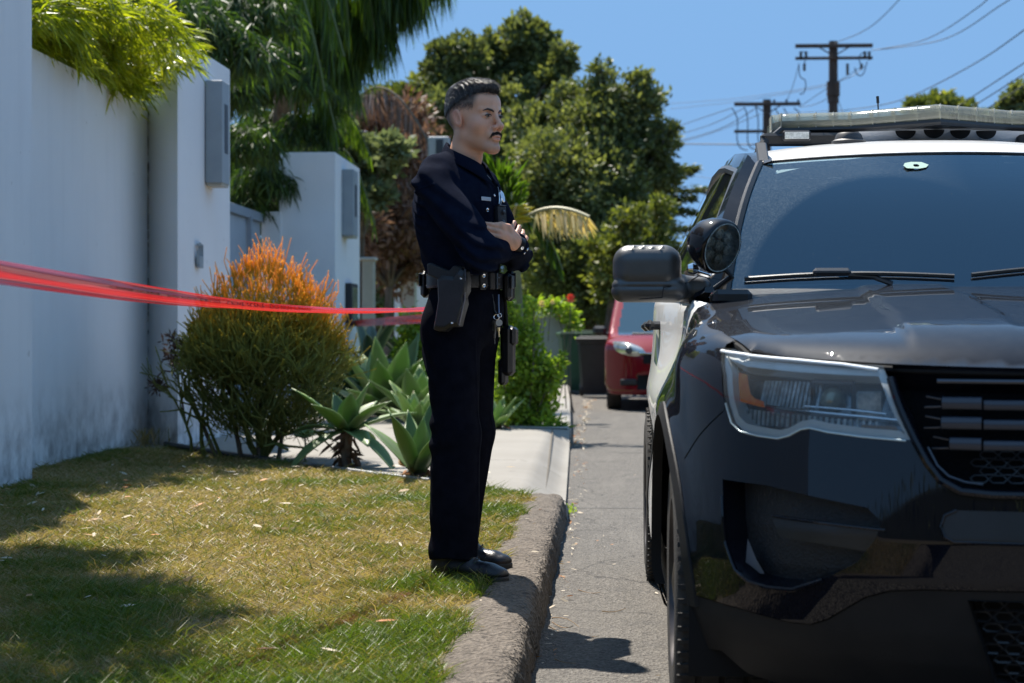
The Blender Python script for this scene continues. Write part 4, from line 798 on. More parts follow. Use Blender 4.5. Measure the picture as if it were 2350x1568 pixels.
def _cv(t): return np.interp(t, _s, _C[:, 0]), np.interp(t, _s, _C[:, 1]), np.interp(t, _s, _g[:, 1]), np.interp(t, _s, -_g[:, 0])   # x, y, normal x, normal y
def t_of_y(y): i = _s < 4.9; return np.interp(y, _C[i, 1], _s[i])
def t_of_x(x): i = _C[:, 1] < .95; return np.interp(x, _C[i, 0], _s[i])
_DZ = [.16, .22, .30, .38, .5, .6, .7, .8, .9, 1.0]; _DV = [.17, .10, .045, .01, -.025, -.03, -.015, .0, .02, .05]
def sst(x): x = np.clip(x, 0, 1); return x * x * (3 - 2 * x)
_IY = [0, .3, .45, .7, 1.0, 1.5, 1.7, 1.9, 5]; _IV = [.03, .035, .06, .10, .07, .07, .035, .02, .02]
def _plan(t, I, D):
    x, y, nx, ny = _cv(t); wf = np.clip(-ny, 0, 1); return x - nx * (I + D * wf), y - ny * (I + D * wf)
_et = np.linspace(0, 3.2, 300); _ex, _ey = _plan(_et, np.interp(_cv(_et)[1], _IY, _IV) + .085 * sst((_cv(_et)[1] - .75) / .5), .05)
def hood_front(x): k = _ey < .46; return np.interp(x, _ex[k], _ey[k])
def H(x, y):
    z = np.interp(y, [0, .1, .25, .44, .9, 1.3, 1.6, 1.8], [1.012, 1.030, 1.052, 1.078, 1.132, 1.172, 1.20, 1.215])
    d = np.clip(y - hood_front(x), 0, 9); z = z - .046 * (np.clip(x, 0, 2) / .85) ** 2.5 - .052 * (1 - .42 * np.clip(x, 0, .9) ** 2 / .72) * np.exp(-d / .055)
    xd = .47 - .05 * y; z = z + .016 * sst((xd - x) / .026 + .5) * sst((d - .02) / .2) * (1 - .4 * sst((y - .9) / .7)) - .008 * sst((.20 - .04 * y - x) / .02 + .5) * sst((d - .1) / .3)
    return z
def ztop(t):
    x, y, _, _ = _cv(t); ex, ey = _plan(t, np.interp(y, _IY, _IV) + .085 * sst((y - .75) / .5), .05); h = H(ex, ey); b = np.interp(y, [1.6, 2.6, 3.6, 4.4, 5], [1.155, 1.19, 1.225, 1.25, 1.25]); w = sst((y - 1.45) / .25); return h * (1 - w) + b * w
def S(t, z):
    t = np.asarray(t, float); z = np.asarray(z, float); x, y, nx, ny = _cv(t); zt = ztop(t); wf = np.clip(-ny, 0, 1); sd = np.clip(nx, 0, 1)
    I = np.interp(y, _IY, _IV); hgt = .12; u = np.clip((z - (zt - hgt)) / hgt, 0, 1); ins = I * (1 - np.sqrt(np.clip(1 - u ** 2, 0, 1)))
    D = np.interp(z, _DZ, _DV) * wf
    side = np.where(z < .36, .06 * (np.clip(.36 - z, 0, 1) / .2) ** 1.3 * (z < .36), 0) + .022 * np.exp(-((z - .62) / .13) ** 2) * sst((y - 1.5) / .3) - .01 * np.exp(-((z - .84) / .06) ** 2) * sst((y - 1.2) / .4) + .085 * sst((z - .80) / .28) * sst((y - .75) / .5) * (1 - .8 * sst((y - 1.68) / 1.2))
    flare = .016 * np.exp(-((np.hypot(y - 1.03, z - .37) - .47) / .05) ** 2) + .006 * np.exp(-((np.hypot(y - 3.89, z - .37) - .47) / .05) ** 2)
    o = ins + D + (side - flare) * sd
    return x - nx * o, y - ny * o, z
XC, YF = 1.16, 4.12
car = thing("police_suv", (XC, YF, 0), "black and white police utility vehicle with roof light bar, parked at the kerb facing us", "police car")
def paint(name, col, rough=.12, dust=.25):
    m, t, b = nmat(name); v = coords(t); setp(b, rough=max(rough, .5), coat=.8, coatr=.015, spec=.03)
    n = rng_(t, noisen(t, 26, 8, v), .45, .75, 0, dust); f = t.nodes.new("ShaderNodeMath"); f.operation = 'MULTIPLY'; geo = t.nodes.new("ShaderNodeNewGeometry"); sp = t.nodes.new("ShaderNodeSeparateXYZ")
    t.links.new(geo.outputs["Normal"], sp.inputs[0]); t.links.new(n, f.inputs[0]); t.links.new(rng_(t, sp.outputs[2], .2, .95, .15, 1), f.inputs[1])
    t.links.new(mixc(t, f.outputs[0], col, tuple(min(1, c * .6 + .08) for c in col)), b.inputs["Base Color"])
    cr = rng_(t, noisen(t, 9, 6, v), .4, .8, .012, .05); t.links.new(cr, b.inputs["Coat Roughness"]); return m
M_blk = paint("black vehicle paint", (.0035, .004, .008), .25, .10); M_wht = paint("white vehicle paint", (.80, .80, .79), .3, .02)
M_plast = mk("grey bumper plastic", (.011, .011, .012), (.017, .016, .016), scale=8, rough=.6, spec=.25, bump=.25, bscale=400); M_trim = mk("satin black trim", (.012, .012, .013), (.02, .02, .022), scale=9, rough=.35, spec=.5, bump=.1, bscale=500)
M_void = mk("dark interior void", (.004, .004, .005), rough=.9); M_chrome = mk("chrome", (.75, .75, .77), rough=.08, metal=1); M_dchr = mk("dark satin metal", (.10, .105, .12), rough=.3, metal=.9)
def normals(T, Z, off=0.0):
    e = .002; a = [np.array(q) for q in S(T - e, Z)]; b = [np.array(q) for q in S(T + e, Z)]; c = [np.array(q) for q in S(T, Z - e)]; d = [np.array(q) for q in S(T, Z + e)]
    u = np.stack([b[i] - a[i] for i in range(3)], -1); v = np.stack([d[i] - c[i] for i in range(3)], -1); n = np.cross(u, v); n /= np.linalg.norm(n, axis=-1, keepdims=True) + 1e-12
    return n
def Spt(T, Z, off=0.0):
    T = np.atleast_1d(np.asarray(T, float)); Z = np.atleast_1d(np.asarray(Z, float)); x, y, z = S(T, Z); P = np.stack([x, y, z], -1); N_ = normals(T, Z)
    s = np.sign(N_[:, 0] * 1.0 + (-N_[:, 1]) * .8); N_ = N_ * s[:, None]; P = P + N_ * np.reshape(off, (-1, 1)); P[:, 0] = -P[:, 0]; N2 = N_.copy(); N2[:, 0] = -N2[:, 0]; return P, N2
def dens(poly, step):
    out = []
    for i in range(len(poly)):
        a = np.array(poly[i]); b = np.array(poly[(i + 1) % len(poly)]); k = max(1, int(np.ceil(np.linalg.norm(b - a) / step)))
        for j in range(k): out.append(a + (b - a) * j / k)
    return np.array(out)
def inpoly(P, poly):
    x, y = P[:, 0], P[:, 1]; ins = np.zeros(len(P), bool); n = len(poly); j = n - 1
    for i in range(n):
        xi, yi = poly[i]; xj, yj = poly[j]; c = ((yi > y) != (yj > y)) & (x < (xj - xi) * (y - yi) / (yj - yi + 1e-15) + xi); ins ^= c; j = i
    return ins
def tri2d(outer, holes=(), step=.02, bstep=.015):
    loops = [dens(outer, bstep)] + [dens(h, bstep) for h in holes]; pts = []; edges = []
    for L in loops: n = len(pts); pts += [tuple(p) for p in L]; edges += [(n + i, n + (i + 1) % len(L)) for i in range(len(L))]
    o = np.array(outer); lo, hi = o.min(0), o.max(0); gx = np.arange(lo[0] + step / 2, hi[0], step); gy = np.arange(lo[1] + step / 2, hi[1], step); G = np.stack(np.meshgrid(gx, gy), -1).reshape(-1, 2)
    ok = inpoly(G, outer)
    for h in holes: ok &= ~inpoly(G, h)
    G = G[ok]; B = np.array(pts)
    if len(G):
        dm = np.min(np.linalg.norm(G[:, None, :] - B[None, :, :], axis=2), axis=1) if len(G) * len(B) < 3e7 else np.concatenate([np.min(np.linalg.norm(g[:, None, :] - B[None], axis=2), axis=1) for g in np.array_split(G, 20)])
        G = G[dm > step * .45]
    allp = [Vector(p) for p in pts] + [Vector(tuple(g)) for g in G]
    r = delaunay_2d_cdt(allp, edges, [], 0, 1e-6); P = np.array([tuple(v) for v in r[0]]); F = np.array([f for f in r[2] if len(f) == 3]); c = P[F].mean(1); ok = inpoly(c, outer)
    for h in holes: ok &= ~inpoly(c, h)
    return P, F[ok]
def skin(name, outer, m, holes=(), off=0.0, step=.02, both=False, parent=None, smooth=True, mapf=None, bstep=.015):
    P2, F = tri2d(outer, holes, step, bstep); P, N_ = Spt(P2[:, 0], P2[:, 1], off); n = len(P)
    e1 = P[F[:, 1]] - P[F[:, 0]]; e2 = P[F[:, 2]] - P[F[:, 0]]; fl = (np.cross(e1, e2) * N_[F[:, 0]]).sum(1) < 0; F[fl] = F[fl][:, ::-1]
    if both:
        Q = P * np.array([-1, 1, 1]); M2 = N_ * np.array([-1, 1, 1]); P = np.concatenate([P, Q]); N_ = np.concatenate([N_, M2]); F = np.concatenate([F, F[:, ::-1] + n])
    me = mesh(name, P, F, smooth)
    if smooth:
        try: me.normals_split_custom_set_from_vertices([tuple(v) for v in N_])
        except Exception as e: print(e)
    return link(name, me, m, parent if parent is not None else car)
def rim(name, poly, m, d0, d1, both=False, parent=None, closed=True, step=.015):
    L = dens(poly, step); L = L if closed else np.concatenate([L[:len(L)], []]) if False else L
    A, _ = Spt(L[:, 0], L[:, 1], d0); B, _ = Spt(L[:, 0], L[:, 1], d1); n = len(A); mb = MB(); k = n if closed else n - 1
    mb.add(list(A) + list(B), [(i, (i + 1) % n, n + (i + 1) % n, n + i) for i in range(k)])
    o = mb.build(name, m, parent if parent is not None else car, angle=40)
    if both: pair(o)
    return o
def stube(name, tz, r, m, off=0.0, both=False, parent=None, n=8, flat=1.0):
    L = []
    for i in range(len(tz) - 1):
        a = np.array(tz[i]); b = np.array(tz[i + 1]); k = max(1, int(np.linalg.norm(b - a) / .02)); L += [a + (b - a) * j / k for j in range(k)]
    L.append(np.array(tz[-1])); L = np.array(L); P, _ = Spt(L[:, 0], L[:, 1], off); mb = MB(); mb.tube([tuple(p) for p in P], r, n, flat=flat)
    o = mb.build(name, m, parent if parent is not None else car)
    if both: pair(o)
    return o
def pair(o, *kids):
    c = o.copy(); C.objects.link(c); c.scale = (-1, 1, 1)
    for k in o.children: d = k.copy(); C.objects.link(d); d.parent = c; d.matrix_parent_inverse = Matrix.Identity(4)
    return c
zt = lambda t, d=.003: float(ztop(t)) - d
HL = [(1.112, 1.018), (1.06, 1.014), (.99, 1.008), (.82, 1.0), (.68, .99), (.575, .979), (.548, .94), (.514, .876), (.487, .814), (.52, .816), (.604, .82), (.692, .828), (.74, .836), (.764, .832), (.796, .816), (.828, .808), (.892, .812), (.952, .82), (.988, .84), (1.016, .88), (1.052, .952)]
HL = [(a, min(b, zt(a, .006))) for a, b in HL]
GR = [(0, zt(0, .004)), (.25, zt(.25, .004)), (.553, zt(.553, .004)), (.532, .94), (.498, .876), (.472, .812), (.448, .768), (.42, .732), (.376, .712), (.308, .704), (0, .704)]
FG = [(1.012, .70), (.852, .696), (.584, .66), (.548, .63), (.56, .592), (.604, .536), (.68, .492), (.776, .46), (.85, .458), (.908, .464), (.952, .486), (.984, .544)]
def arc(y0, R, a0, a1, n=40): return [(float(t_of_y(y0 + R * math.cos(a0 + (a1 - a0) * i / n))), .37 + R * math.sin(a0 + (a1 - a0) * i / n)) for i in range(n + 1)]
arcF = lambda R: arc(1.03, R, math.pi + .05, -.05 - 0, 46)   # from the front foot over the top to the rear foot
# --- bumper skin, grey skirt
VL = [(0, .488), (.244, .488), (.45, .484), (.532, .476), (.592, .456), (.692, .396), (.74, .378), (.80, .377), (.956, .392), (1.155, .40)]
SEAM = (1.255, .70)
arch_front = [p for p in arc(1.03, .46, math.pi + .0, math.pi / 2, 40)]
af_lo = [p for p in arch_front if .40 <= p[1] <= SEAM[1]]
top = [(t, zt(t, 0)) for t in np.linspace(1.112, .575, 24)]
outer = [(0, .488)] + VL[1:] + af_lo + [(1.245, .735), (1.14, .80), (1.035, .862)] + [(1.065, .952), (1.118, zt(1.118, 0))] + [(t, zt(t, 0)) for t in np.linspace(1.1, 0, 50)]
bumper = skin("bumper", outer, M_blk, [HL, FG, GR + []] if False else [], step=.02) if False else None
outerB = VL + af_lo[0:] + [(1.245, .735), (1.14, .80), (1.03, .862)] + [HL[19], HL[18], HL[17], HL[16], HL[15], HL[14], HL[13], HL[12], HL[11], HL[10], HL[9], HL[8]] + [(.472, .812), (.448, .768), (.42, .732), (.376, .712), (.308, .704), (0, .704)]
skin("bumper", outerB, M_blk, [FG], both=True, step=.018)
SK = [(0, .484), (.244, .484), (.45, .48), (.532, .472), (.592, .452), (.692, .392), (.74, .374), (.80, .373), (.956, .388), (1.153, .396)] + [p for p in arc(1.03, .46, math.pi + .25, math.pi + .06, 6)][::-1] + [(1.12, .26), (1.05, .21), (.8, .185), (.4, .175), (0, .175)]
LI = [(0, .462), (.362, .462), (.345, .40), (.324, .33), (.30, .25), (.24, .235), (0, .235)]
skin("bumper_skirt", SK, M_plast, [LI], both=True, off=-.004, step=.025)
# --- front fenders
fz = [(float(t_of_y(1.525)), z) for z in (.22, .5, .8, 1.0)] + [(float(t_of_y(1.525)), zt(t_of_y(1.525), 0))]
arF = [p for p in arc(1.03, .46, -.15, math.pi, 60)]
arF_ = [p for p in arF if not (p[0] < 1.26 and p[1] < SEAM[1] + .004)]
fo = [(arF_[0][0], .24)] + fz + [(t, zt(t, 0)) for t in np.linspace(float(t_of_y(1.505)), 1.122, 40)] + [(1.06, .952), (1.024, .88), (1.026, .868)] + [(1.144, .803), (1.25, .739), (1.262, .705)] + arF_[::-1]
fender = skin("front_fender", fo, M_blk, [], step=.02); pair(fender)
# --- doors and rear quarter
T_ = lambda y: float(t_of_y(y))
def panel(name, y0, y1, m, arch=False, zlo=.24, label=None):
    pts = [(T_(y0), zlo)]
    if arch:
        aa = [p for p in arc(3.89, .46, math.pi + .1, -.1 if y1 > 4.4 else math.pi / 2, 50) if T_(y0) < p[0] < T_(y1) and p[1] > zlo]
        pts += aa
    if not (arch and y1 < 4.2 and pts[-1][1] > zlo + .2): pts += [(T_(y1), zlo)]
    pts += [(T_(y1), z) for z in ((.5, .8, 1.0) if not (arch and y1 < 4.2) else (.9, 1.0)) if z > pts[-1][1] - .001] + [(T_(y1), zt(T_(y1), 0))]
    pts += [(t, zt(t, 0)) for t in np.linspace(T_(y1), T_(y0), 20)[1:]] + [(T_(y0), z) for z in (1.0, .8, .5)]
    o = skin(name, pts, m, [], step=.03, bstep=.03); return o
dF = panel("front_door", 1.532, 2.775, M_wht); dR = panel("rear_door", 2.783, 3.56, M_wht, True); qt = panel("rear_quarter", 3.568, 4.985, M_blk, True)
def handle(par, y):
    P, N_ = Spt(T_(y), 1.085, .03); mb = MB(); mb.box(tuple(P[0]), (.034, .22, .038), rot=(0, 0, 0), bev=.014); mb.box((P[0][0] + .022, y - .07, 1.085), (.05, .05, .03), bev=.01); return mb.build("handle", M_trim, par)
handle(dF, 2.55); handle(dR, 3.30)
try:
    me = text_mesh("TO PROTECT AND TO SERVE", .075); V = [(v.co.x, v.co.y) for v in me.vertices]; P, _ = Spt([T_(2.25 + x * .85) for x, y in V], [.80 + y for x, y in V], .002)
    link("lettering", mesh("lettering", P, [list(p.vertices) for p in me.polygons], False), mk("door lettering", (.02, .02, .03), rough=.5), dF)
except Exception as e: print(e)
for o in (dF, dR, qt): pair(o)
mb = MB(); mb.grid([[(-.95, 1.5, .28), (-.95, 3.45, .28)], [(-.97, 1.5, .2), (-.97, 3.45, .2)], [(-.6, 1.5, .17), (-.6, 3.45, .17)]]); o = mb.build("rocker_trim", M_plast, car); pair(o)
for s_ in (1,):
    mb = MB(); A, _ = Spt([p[0] for p in arF], [p[1] for p in arF], .007); B, _ = Spt(*zip(*[(p[0], p[1]) for p in arc(1.03, .495, -.15, math.pi, 60)]), .004); Cc = A.copy(); Cc[:, 0] += .03
    B2, _ = Spt(*zip(*[(p[0], p[1]) for p in arc(1.03, .50, -.15, math.pi, 60)]), -.004); mb.grid([list(Cc), list(A), list(B), list(B2)]); o = mb.build("arch_trim", M_plast, car); pair(o)
    a2 = arc(3.89, .46, -.1, math.pi + .1, 50); mb = MB(); A, _ = Spt(*zip(*a2), .007); B, _ = Spt(*zip(*arc(3.89, .495, -.1, math.pi + .1, 50)), .004); Cc = A.copy(); Cc[:, 0] += .03; mb.grid([list(Cc), list(A), list(B)]); o = mb.build("arch_trim", M_plast, car); pair(o)
# --- dark inner shell and wheel wells
for y0 in (1.03, 3.89):
    mb = MB(); AA = np.linspace(-.4, math.pi + .4, 30); mb.grid([[(x, y0 + .475 * math.cos(a), .37 + .475 * math.sin(a)) for a in AA] for x in (-.955, -.60)]); mb.f.append(tuple(range(30, 60))); mb.m.append(0); pair(mb.build("wheel_well", M_void, car))
mb = MB(); mb.box((0, 2.5, .32), (1.18, 4.4, .22)); mb.box((0, .62, .75), (1.15, .5, .4)); mb.box((0, 2.9, .72), (1.78, 2.2, .9)); mb.box((0, 4.4, .8), (1.2, .9, .8)); mb.build("chassis", M_void, car)
# --- bonnet
E = [(t, zt(t, 0)) for t in np.linspace(0, float(t_of_y(1.60)), 150)]; Pe, _ = Spt([e[0] for e in E], [e[1] for e in E]); hx = -Pe[:, 0]; hy = Pe[:, 1]
bd = [(max(0, hx[i]), hy[i] + .004) for i in range(0, 150, 2)]; ymax = bd[-1][1]
rear = [(x, 1.615 - .07 * (x / .85) ** 2) for x in np.linspace(bd[-1][0] - .02, 0, 20)]
P2, F = tri2d(bd + rear, (), .02, .02); z = H(P2[:, 0], P2[:, 1]); P = np.stack([-P2[:, 0], P2[:, 1], z], 1); e_ = .003
gx = (H(P2[:, 0] + e_, P2[:, 1]) - H(P2[:, 0] - e_, P2[:, 1])) / (2 * e_); gy = (H(P2[:, 0], P2[:, 1] + e_) - H(P2[:, 0], P2[:, 1] - e_)) / (2 * e_); gx[P2[:, 0] < .01] = 0
Nn = np.stack([gx, -gy, np.ones(len(gx))], 1); Nn /= np.linalg.norm(Nn, axis=1)[:, None]; F = F[:, ::-1] if np.cross(P[F[0, 1]] - P[F[0, 0]], P[F[0, 2]] - P[F[0, 0]])[2] < 0 else F; n = len(P)
Pm = np.concatenate([P, P * [-1, 1, 1]]); Nm = np.concatenate([Nn, Nn * [-1, 1, 1]]); me = mesh("bonnet", Pm, np.concatenate([F, F[:, ::-1] + n]), True); me.normals_split_custom_set_from_vertices([tuple(v) for v in Nm]); link("bonnet", me, M_blk, car)
# seam under the bonnet edge
mb = MB(); mb.tube([(-max(0, hx[i]), hy[i] + .003, Pe[i, 2] - .012) for i in range(0, 150, 3)], .008, 6); mb.mirror(0); mb.build("bonnet_seal", M_void, car)
# --- headlight
def headlight():
    root = rim("headlight", HL, M_trim, .0, -.075)
    M_lens = None; m, t, b = nmat("headlight cover"); tp = t.nodes.new("ShaderNodeBsdfTransparent"); tp.inputs[0].default_value = (.86, .88, .88, 1); gl = t.nodes.new("ShaderNodeBsdfGlossy"); gl.inputs["Roughness"].default_value = .03; fr = t.nodes.new("ShaderNodeFresnel"); fr.inputs[0].default_value = 1.5
    df = t.nodes.new("ShaderNodeBsdfDiffuse"); df.inputs[0].default_value = (.7, .72, .70, 1); m1 = t.nodes.new("ShaderNodeMixShader"); m1.inputs[0].default_value = .05; m2 = t.nodes.new("ShaderNodeMixShader")
    t.links.new(tp.outputs[0], m1.inputs[1]); t.links.new(df.outputs[0], m1.inputs[2]); t.links.new(fr.outputs[0], m2.inputs[0]); t.links.new(m1.outputs[0], m2.inputs[1]); t.links.new(gl.outputs[0], m2.inputs[2]); t.links.new(m2.outputs[0], t.nodes["Material Output"].inputs[0])
    skin("cover", HL, m, (), .003, parent=root)
    c = np.mean(HL, 0)
    def inset(poly, d):
        out = []; n = len(poly)
        for i in range(n):
            a, b_, c_ = np.array(poly[i - 1]), np.array(poly[i]), np.array(poly[(i + 1) % n]); e1 = (b_ - a) / (np.linalg.norm(b_ - a) + 1e-9); e2 = (c_ - b_) / (np.linalg.norm(c_ - b_) + 1e-9); nn = np.array([-(e1 + e2)[1], (e1 + e2)[0]]); nn /= np.linalg.norm(nn) + 1e-9; out.append(tuple(b_ + nn * d))
        return out
    ar = sum(HL[i - 1][0] * HL[i][1] - HL[i][0] * HL[i - 1][1] for i in range(len(HL))); sg = 1 if ar > 0 else -1
    IN = inset(HL, .020 * sg); M_bez = mk("headlight surround", (.86, .90, .90), (.95, .97, .97), scale=30, rough=.45)
    skin("surround", HL, M_bez, [IN], -.010, parent=root); rim("surround_step", IN, M_bez, -.010, -.045, parent=root)
    skin("reflector", HL, mk("headlight inside", (.05, .06, .07), (.22, .25, .27), scale=22, rough=.15, metal=.7, stretch=(1, 1, 1)), (), -.075, parent=root)
    # ribs
    M_rib = mk("reflector ribs", (.30, .34, .36), (.8, .84, .86), scale=40, rough=.2, metal=.35)
    mb = MB()
    for i in range(15):
        t_ = .95 - i * .0135; P, _ = Spt([t_, t_], [.965, .885], -.055); mb.tube([tuple(q) for q in P], .0042, 6)
    for i in range(26):
        t_ = 1.0 - i * .0165; P, _ = Spt([t_, t_], [.876 - .004 * i / 6, .838 - .0 * i], -.04); mb.tube([tuple(q) for q in P], .0042, 6)
    mb.build("reflector_ribs", M_rib, root)
    # amber marker
    m2_ = mk("amber lens", (.95, .16, .01), (1, .30, .03), scale=60, rough=.2, spec=.6); skin("amber_marker", [(1.035, .972), (1.0, .967), (.963, .915), (.945, .905), (.91, .896), (.905, .88), (1.0, .892)], m2_, (), -.028, parent=root)
    # projector block
    mb = MB(); 
    for (t0, z0, w_, h_) in ((.715, .918, .115, .078),):
        P, N_ = Spt([t0 + w_ / 2, t0 - w_ / 2], [z0, z0], -.05)
        for dz_ in (-h_ / 2, h_ / 2): mb.tube([tuple(P[0] + [0, 0, dz_]), tuple(P[1] + [0, 0, dz_])], .006, 6)
        for P_ in P: mb.tube([tuple(P_ + [0, 0, -h_ / 2]), tuple(P_ + [0, 0, h_ / 2])], .006, 6)
    mb.build("projector_frame", M_dchr, root)
    P, N_ = Spt(.72, .918, -.06); c_ = Vector(P[0]); ax = Vector((-.15, -1, 0)).normalized(); mb = MB(); mb.lathe([(.0, .022), (.016, .018), (.027, .006), (.030, -.01)], c_, ax, 24); mb.build("projector_lens", mk("projector glass", (.25, .24, .16), (.4, .4, .3), scale=60, rough=.05, spec=1, metal=.4), root)
    P, N_ = Spt(.618, .905, -.06); c_ = Vector(P[0]); mb = MB(); mb.box(tuple(c_), (.06, .01, .07), bev=.004); mb.build("side_reflector", M_rib, root)
    stube("light_strip", [(.90, .884), (.80, .878), (.62, .868), (.53, .862)], .004, M_chrome, -.03, parent=root)
    stube("light_strip", [(.78, .889), (.66, .884), (.56, .876)], .003, M_chrome, -.03, parent=root)
    mb = MB(); 
    for i in range(9): P, _ = Spt(.915 - i * .015, .872 - i * .0022, -.025); mb.box(tuple(P[0]), (.005, .005, .005), bev=.002)
    mb.build("led_row", mk("led dome", (.9, .85, .7), rough=.05, metal=.8), root)
    skin("amber_marker", [(.62, .85), (.535, .848), (.52, .83), (.63, .83)], mk("amber reflector", (.22, .08, .02), (.35, .16, .04), scale=50, rough=.2), (), -.03, parent=root)
    stube("chrome_edge", [(1.108, 1.010), (.99, .999), (.82, .990), (.68, .981), (.585, .970)], .0045, mk("bright edge", (.9, .92, .94), rough=.3, metal=.2), .001, parent=root)
    stube("chrome_edge", [(1.02, .884), (.990, .838), (.953, .819), (.892, .811), (.828, .807), (.796, .815), (.764, .831), (.74, .835), (.692, .827), (.604, .819), (.50, .813)], .0025, mk("bright edge", (.6, .72, .74), rough=.3, metal=.3), .001, parent=root)
    return root
h = headlight(); pair(h)
# --- grille
gr = skin("grille", GR, mk("grille mesh black", (.002, .002, .003), rough=.7, spec=.1, bump=1, bscale=120), (), -.07, both=True)
rim("grille_frame", GR, M_blk, .004, -.07, both=True, parent=gr)
stube("grille_rim", [(.548, .95), (.512, .876), (.478, .812), (.45, .764), (.42, .727), (.376, .704), (.308, .698), (0, .698)], .010, M_blk, .004, True, gr)
stube("grille_rim", [(.452, .80), (.43, .76), (.405, .737), (.37, .725), (.33, .72)], .0030, M_dchr, -.006, True, gr)
M_bar = paint("grille bar", (.045, .05, .065), .3, .05)
stube("grille_bar", [(.44, .957), (0, .957)], .006, M_dchr, -.02, True, gr)
for z0, t0 in ((.905, .425), (.857, .425), (.811, .405)):
    stube("grille_bar", [(.33, z0 - .002), (0, z0 - .002)], .0115, M_bar, -.026, True, gr, 10, .8); stube("grille_bar", [(t0, z0), (.335, z0)], .0145, M_bar, -.022, True, gr, 10, .8)
    stube("grille_clip", [(t0 + .038, z0 + .015), (t0 + .003, z0 + .009)], .002, M_dchr, -.022, True, gr, 5); stube("grille_clip", [(t0 + .040, z0 - .012), (t0 + .003, z0 - .010)], .002, M_dchr, -.022, True, gr, 5)
mb = MB()
for i in range(9):
    for j in range(4):
        if j * .02 > .08: continue
        t_ = .34 - i * .042 - (j % 2) * .021; z_ = .735 + j * .018
        if t_ < 0: continue
        P, _ = Spt([t_ + .021, t_ + .012, t_ - .012, t_ - .021, t_ - .012, t_ + .012], [z_, z_ + .008, z_ + .008, z_, z_ - .008, z_ - .008], -.05); mb.tube([tuple(q) for q in P] + [tuple(P[0])], .0022, 4)
mb.mirror(0); mb.build("grille_mesh", M_trim, gr)
# --- lower intake, plate holder, fog pockets
li = skin("lower_intake", LI, M_void, (), -.06, both=True); rim("intake_frame", LI, M_plast, 0, -.06, both=True, parent=li)
mb = MB()
for i in range(8):
    for j in range(8):
        t_ = .335 - i * .05 - (j % 2) * .025; z_ = .25 + j * .027
        if t_ < 0 or t_ > .30 + (z_ - .25) * .25: continue
        P, _ = Spt([t_ + .024, t_ + .013, t_ - .013, t_ - .024, t_ - .013, t_ + .013], [z_, z_ + .012, z_ + .012, z_, z_ - .012, z_ - .012], -.035); mb.tube([tuple(q) for q in P] + [tuple(P[0])], .0035, 4)
mb.mirror(0); mb.build("intake_mesh", M_trim, li)
PL = [(0, .662), (.385, .662), (.41, .650), (.418, .625), (.41, .602), (.39, .592), (0, .592)]
pl = skin("plate_holder", PL, M_trim, (), .003, both=True); stube("holder_rim", PL[1:] , .004, M_blk, .004, True, pl); mb = MB(); P, _ = Spt([.30, 0], [.625, .625], .010); mb.box((0, P[0][1] - .006, .627), (.33, .012, .06), bev=.003); mb.build("bracket", M_void, pl)
fg = skin("fog_pocket", FG, mk("pocket insert", (.012, .012, .014), (.02, .02, .022), scale=60, rough=.5, bump=.8, bscale=160), (), -.065); rim("pocket_wall", FG, M_blk, .0, -.065, parent=fg)
stube("pocket_lip", [(1.004, .66), (.985, .545), (.952, .486), (.908, .462), (.85, .455), (.776, .457), (.69, .488)], .006, M_blk, .002, parent=fg)
skin("blade", [(.835, .626), (.536, .612), (.54, .592), (.575, .560), (.81, .578)], M_trim, (), -.006, parent=fg)
stube("blade_edge", [(.83, .626), (.54, .612)], .004, M_blk, -.003, parent=fg)
skin("pocket_fin", [(.95, .50), (.90, .475), (.885, .475), (.94, .56)], mk("fin grey", (.12, .13, .15), rough=.35), (), -.03, parent=fg)
pair(fg)
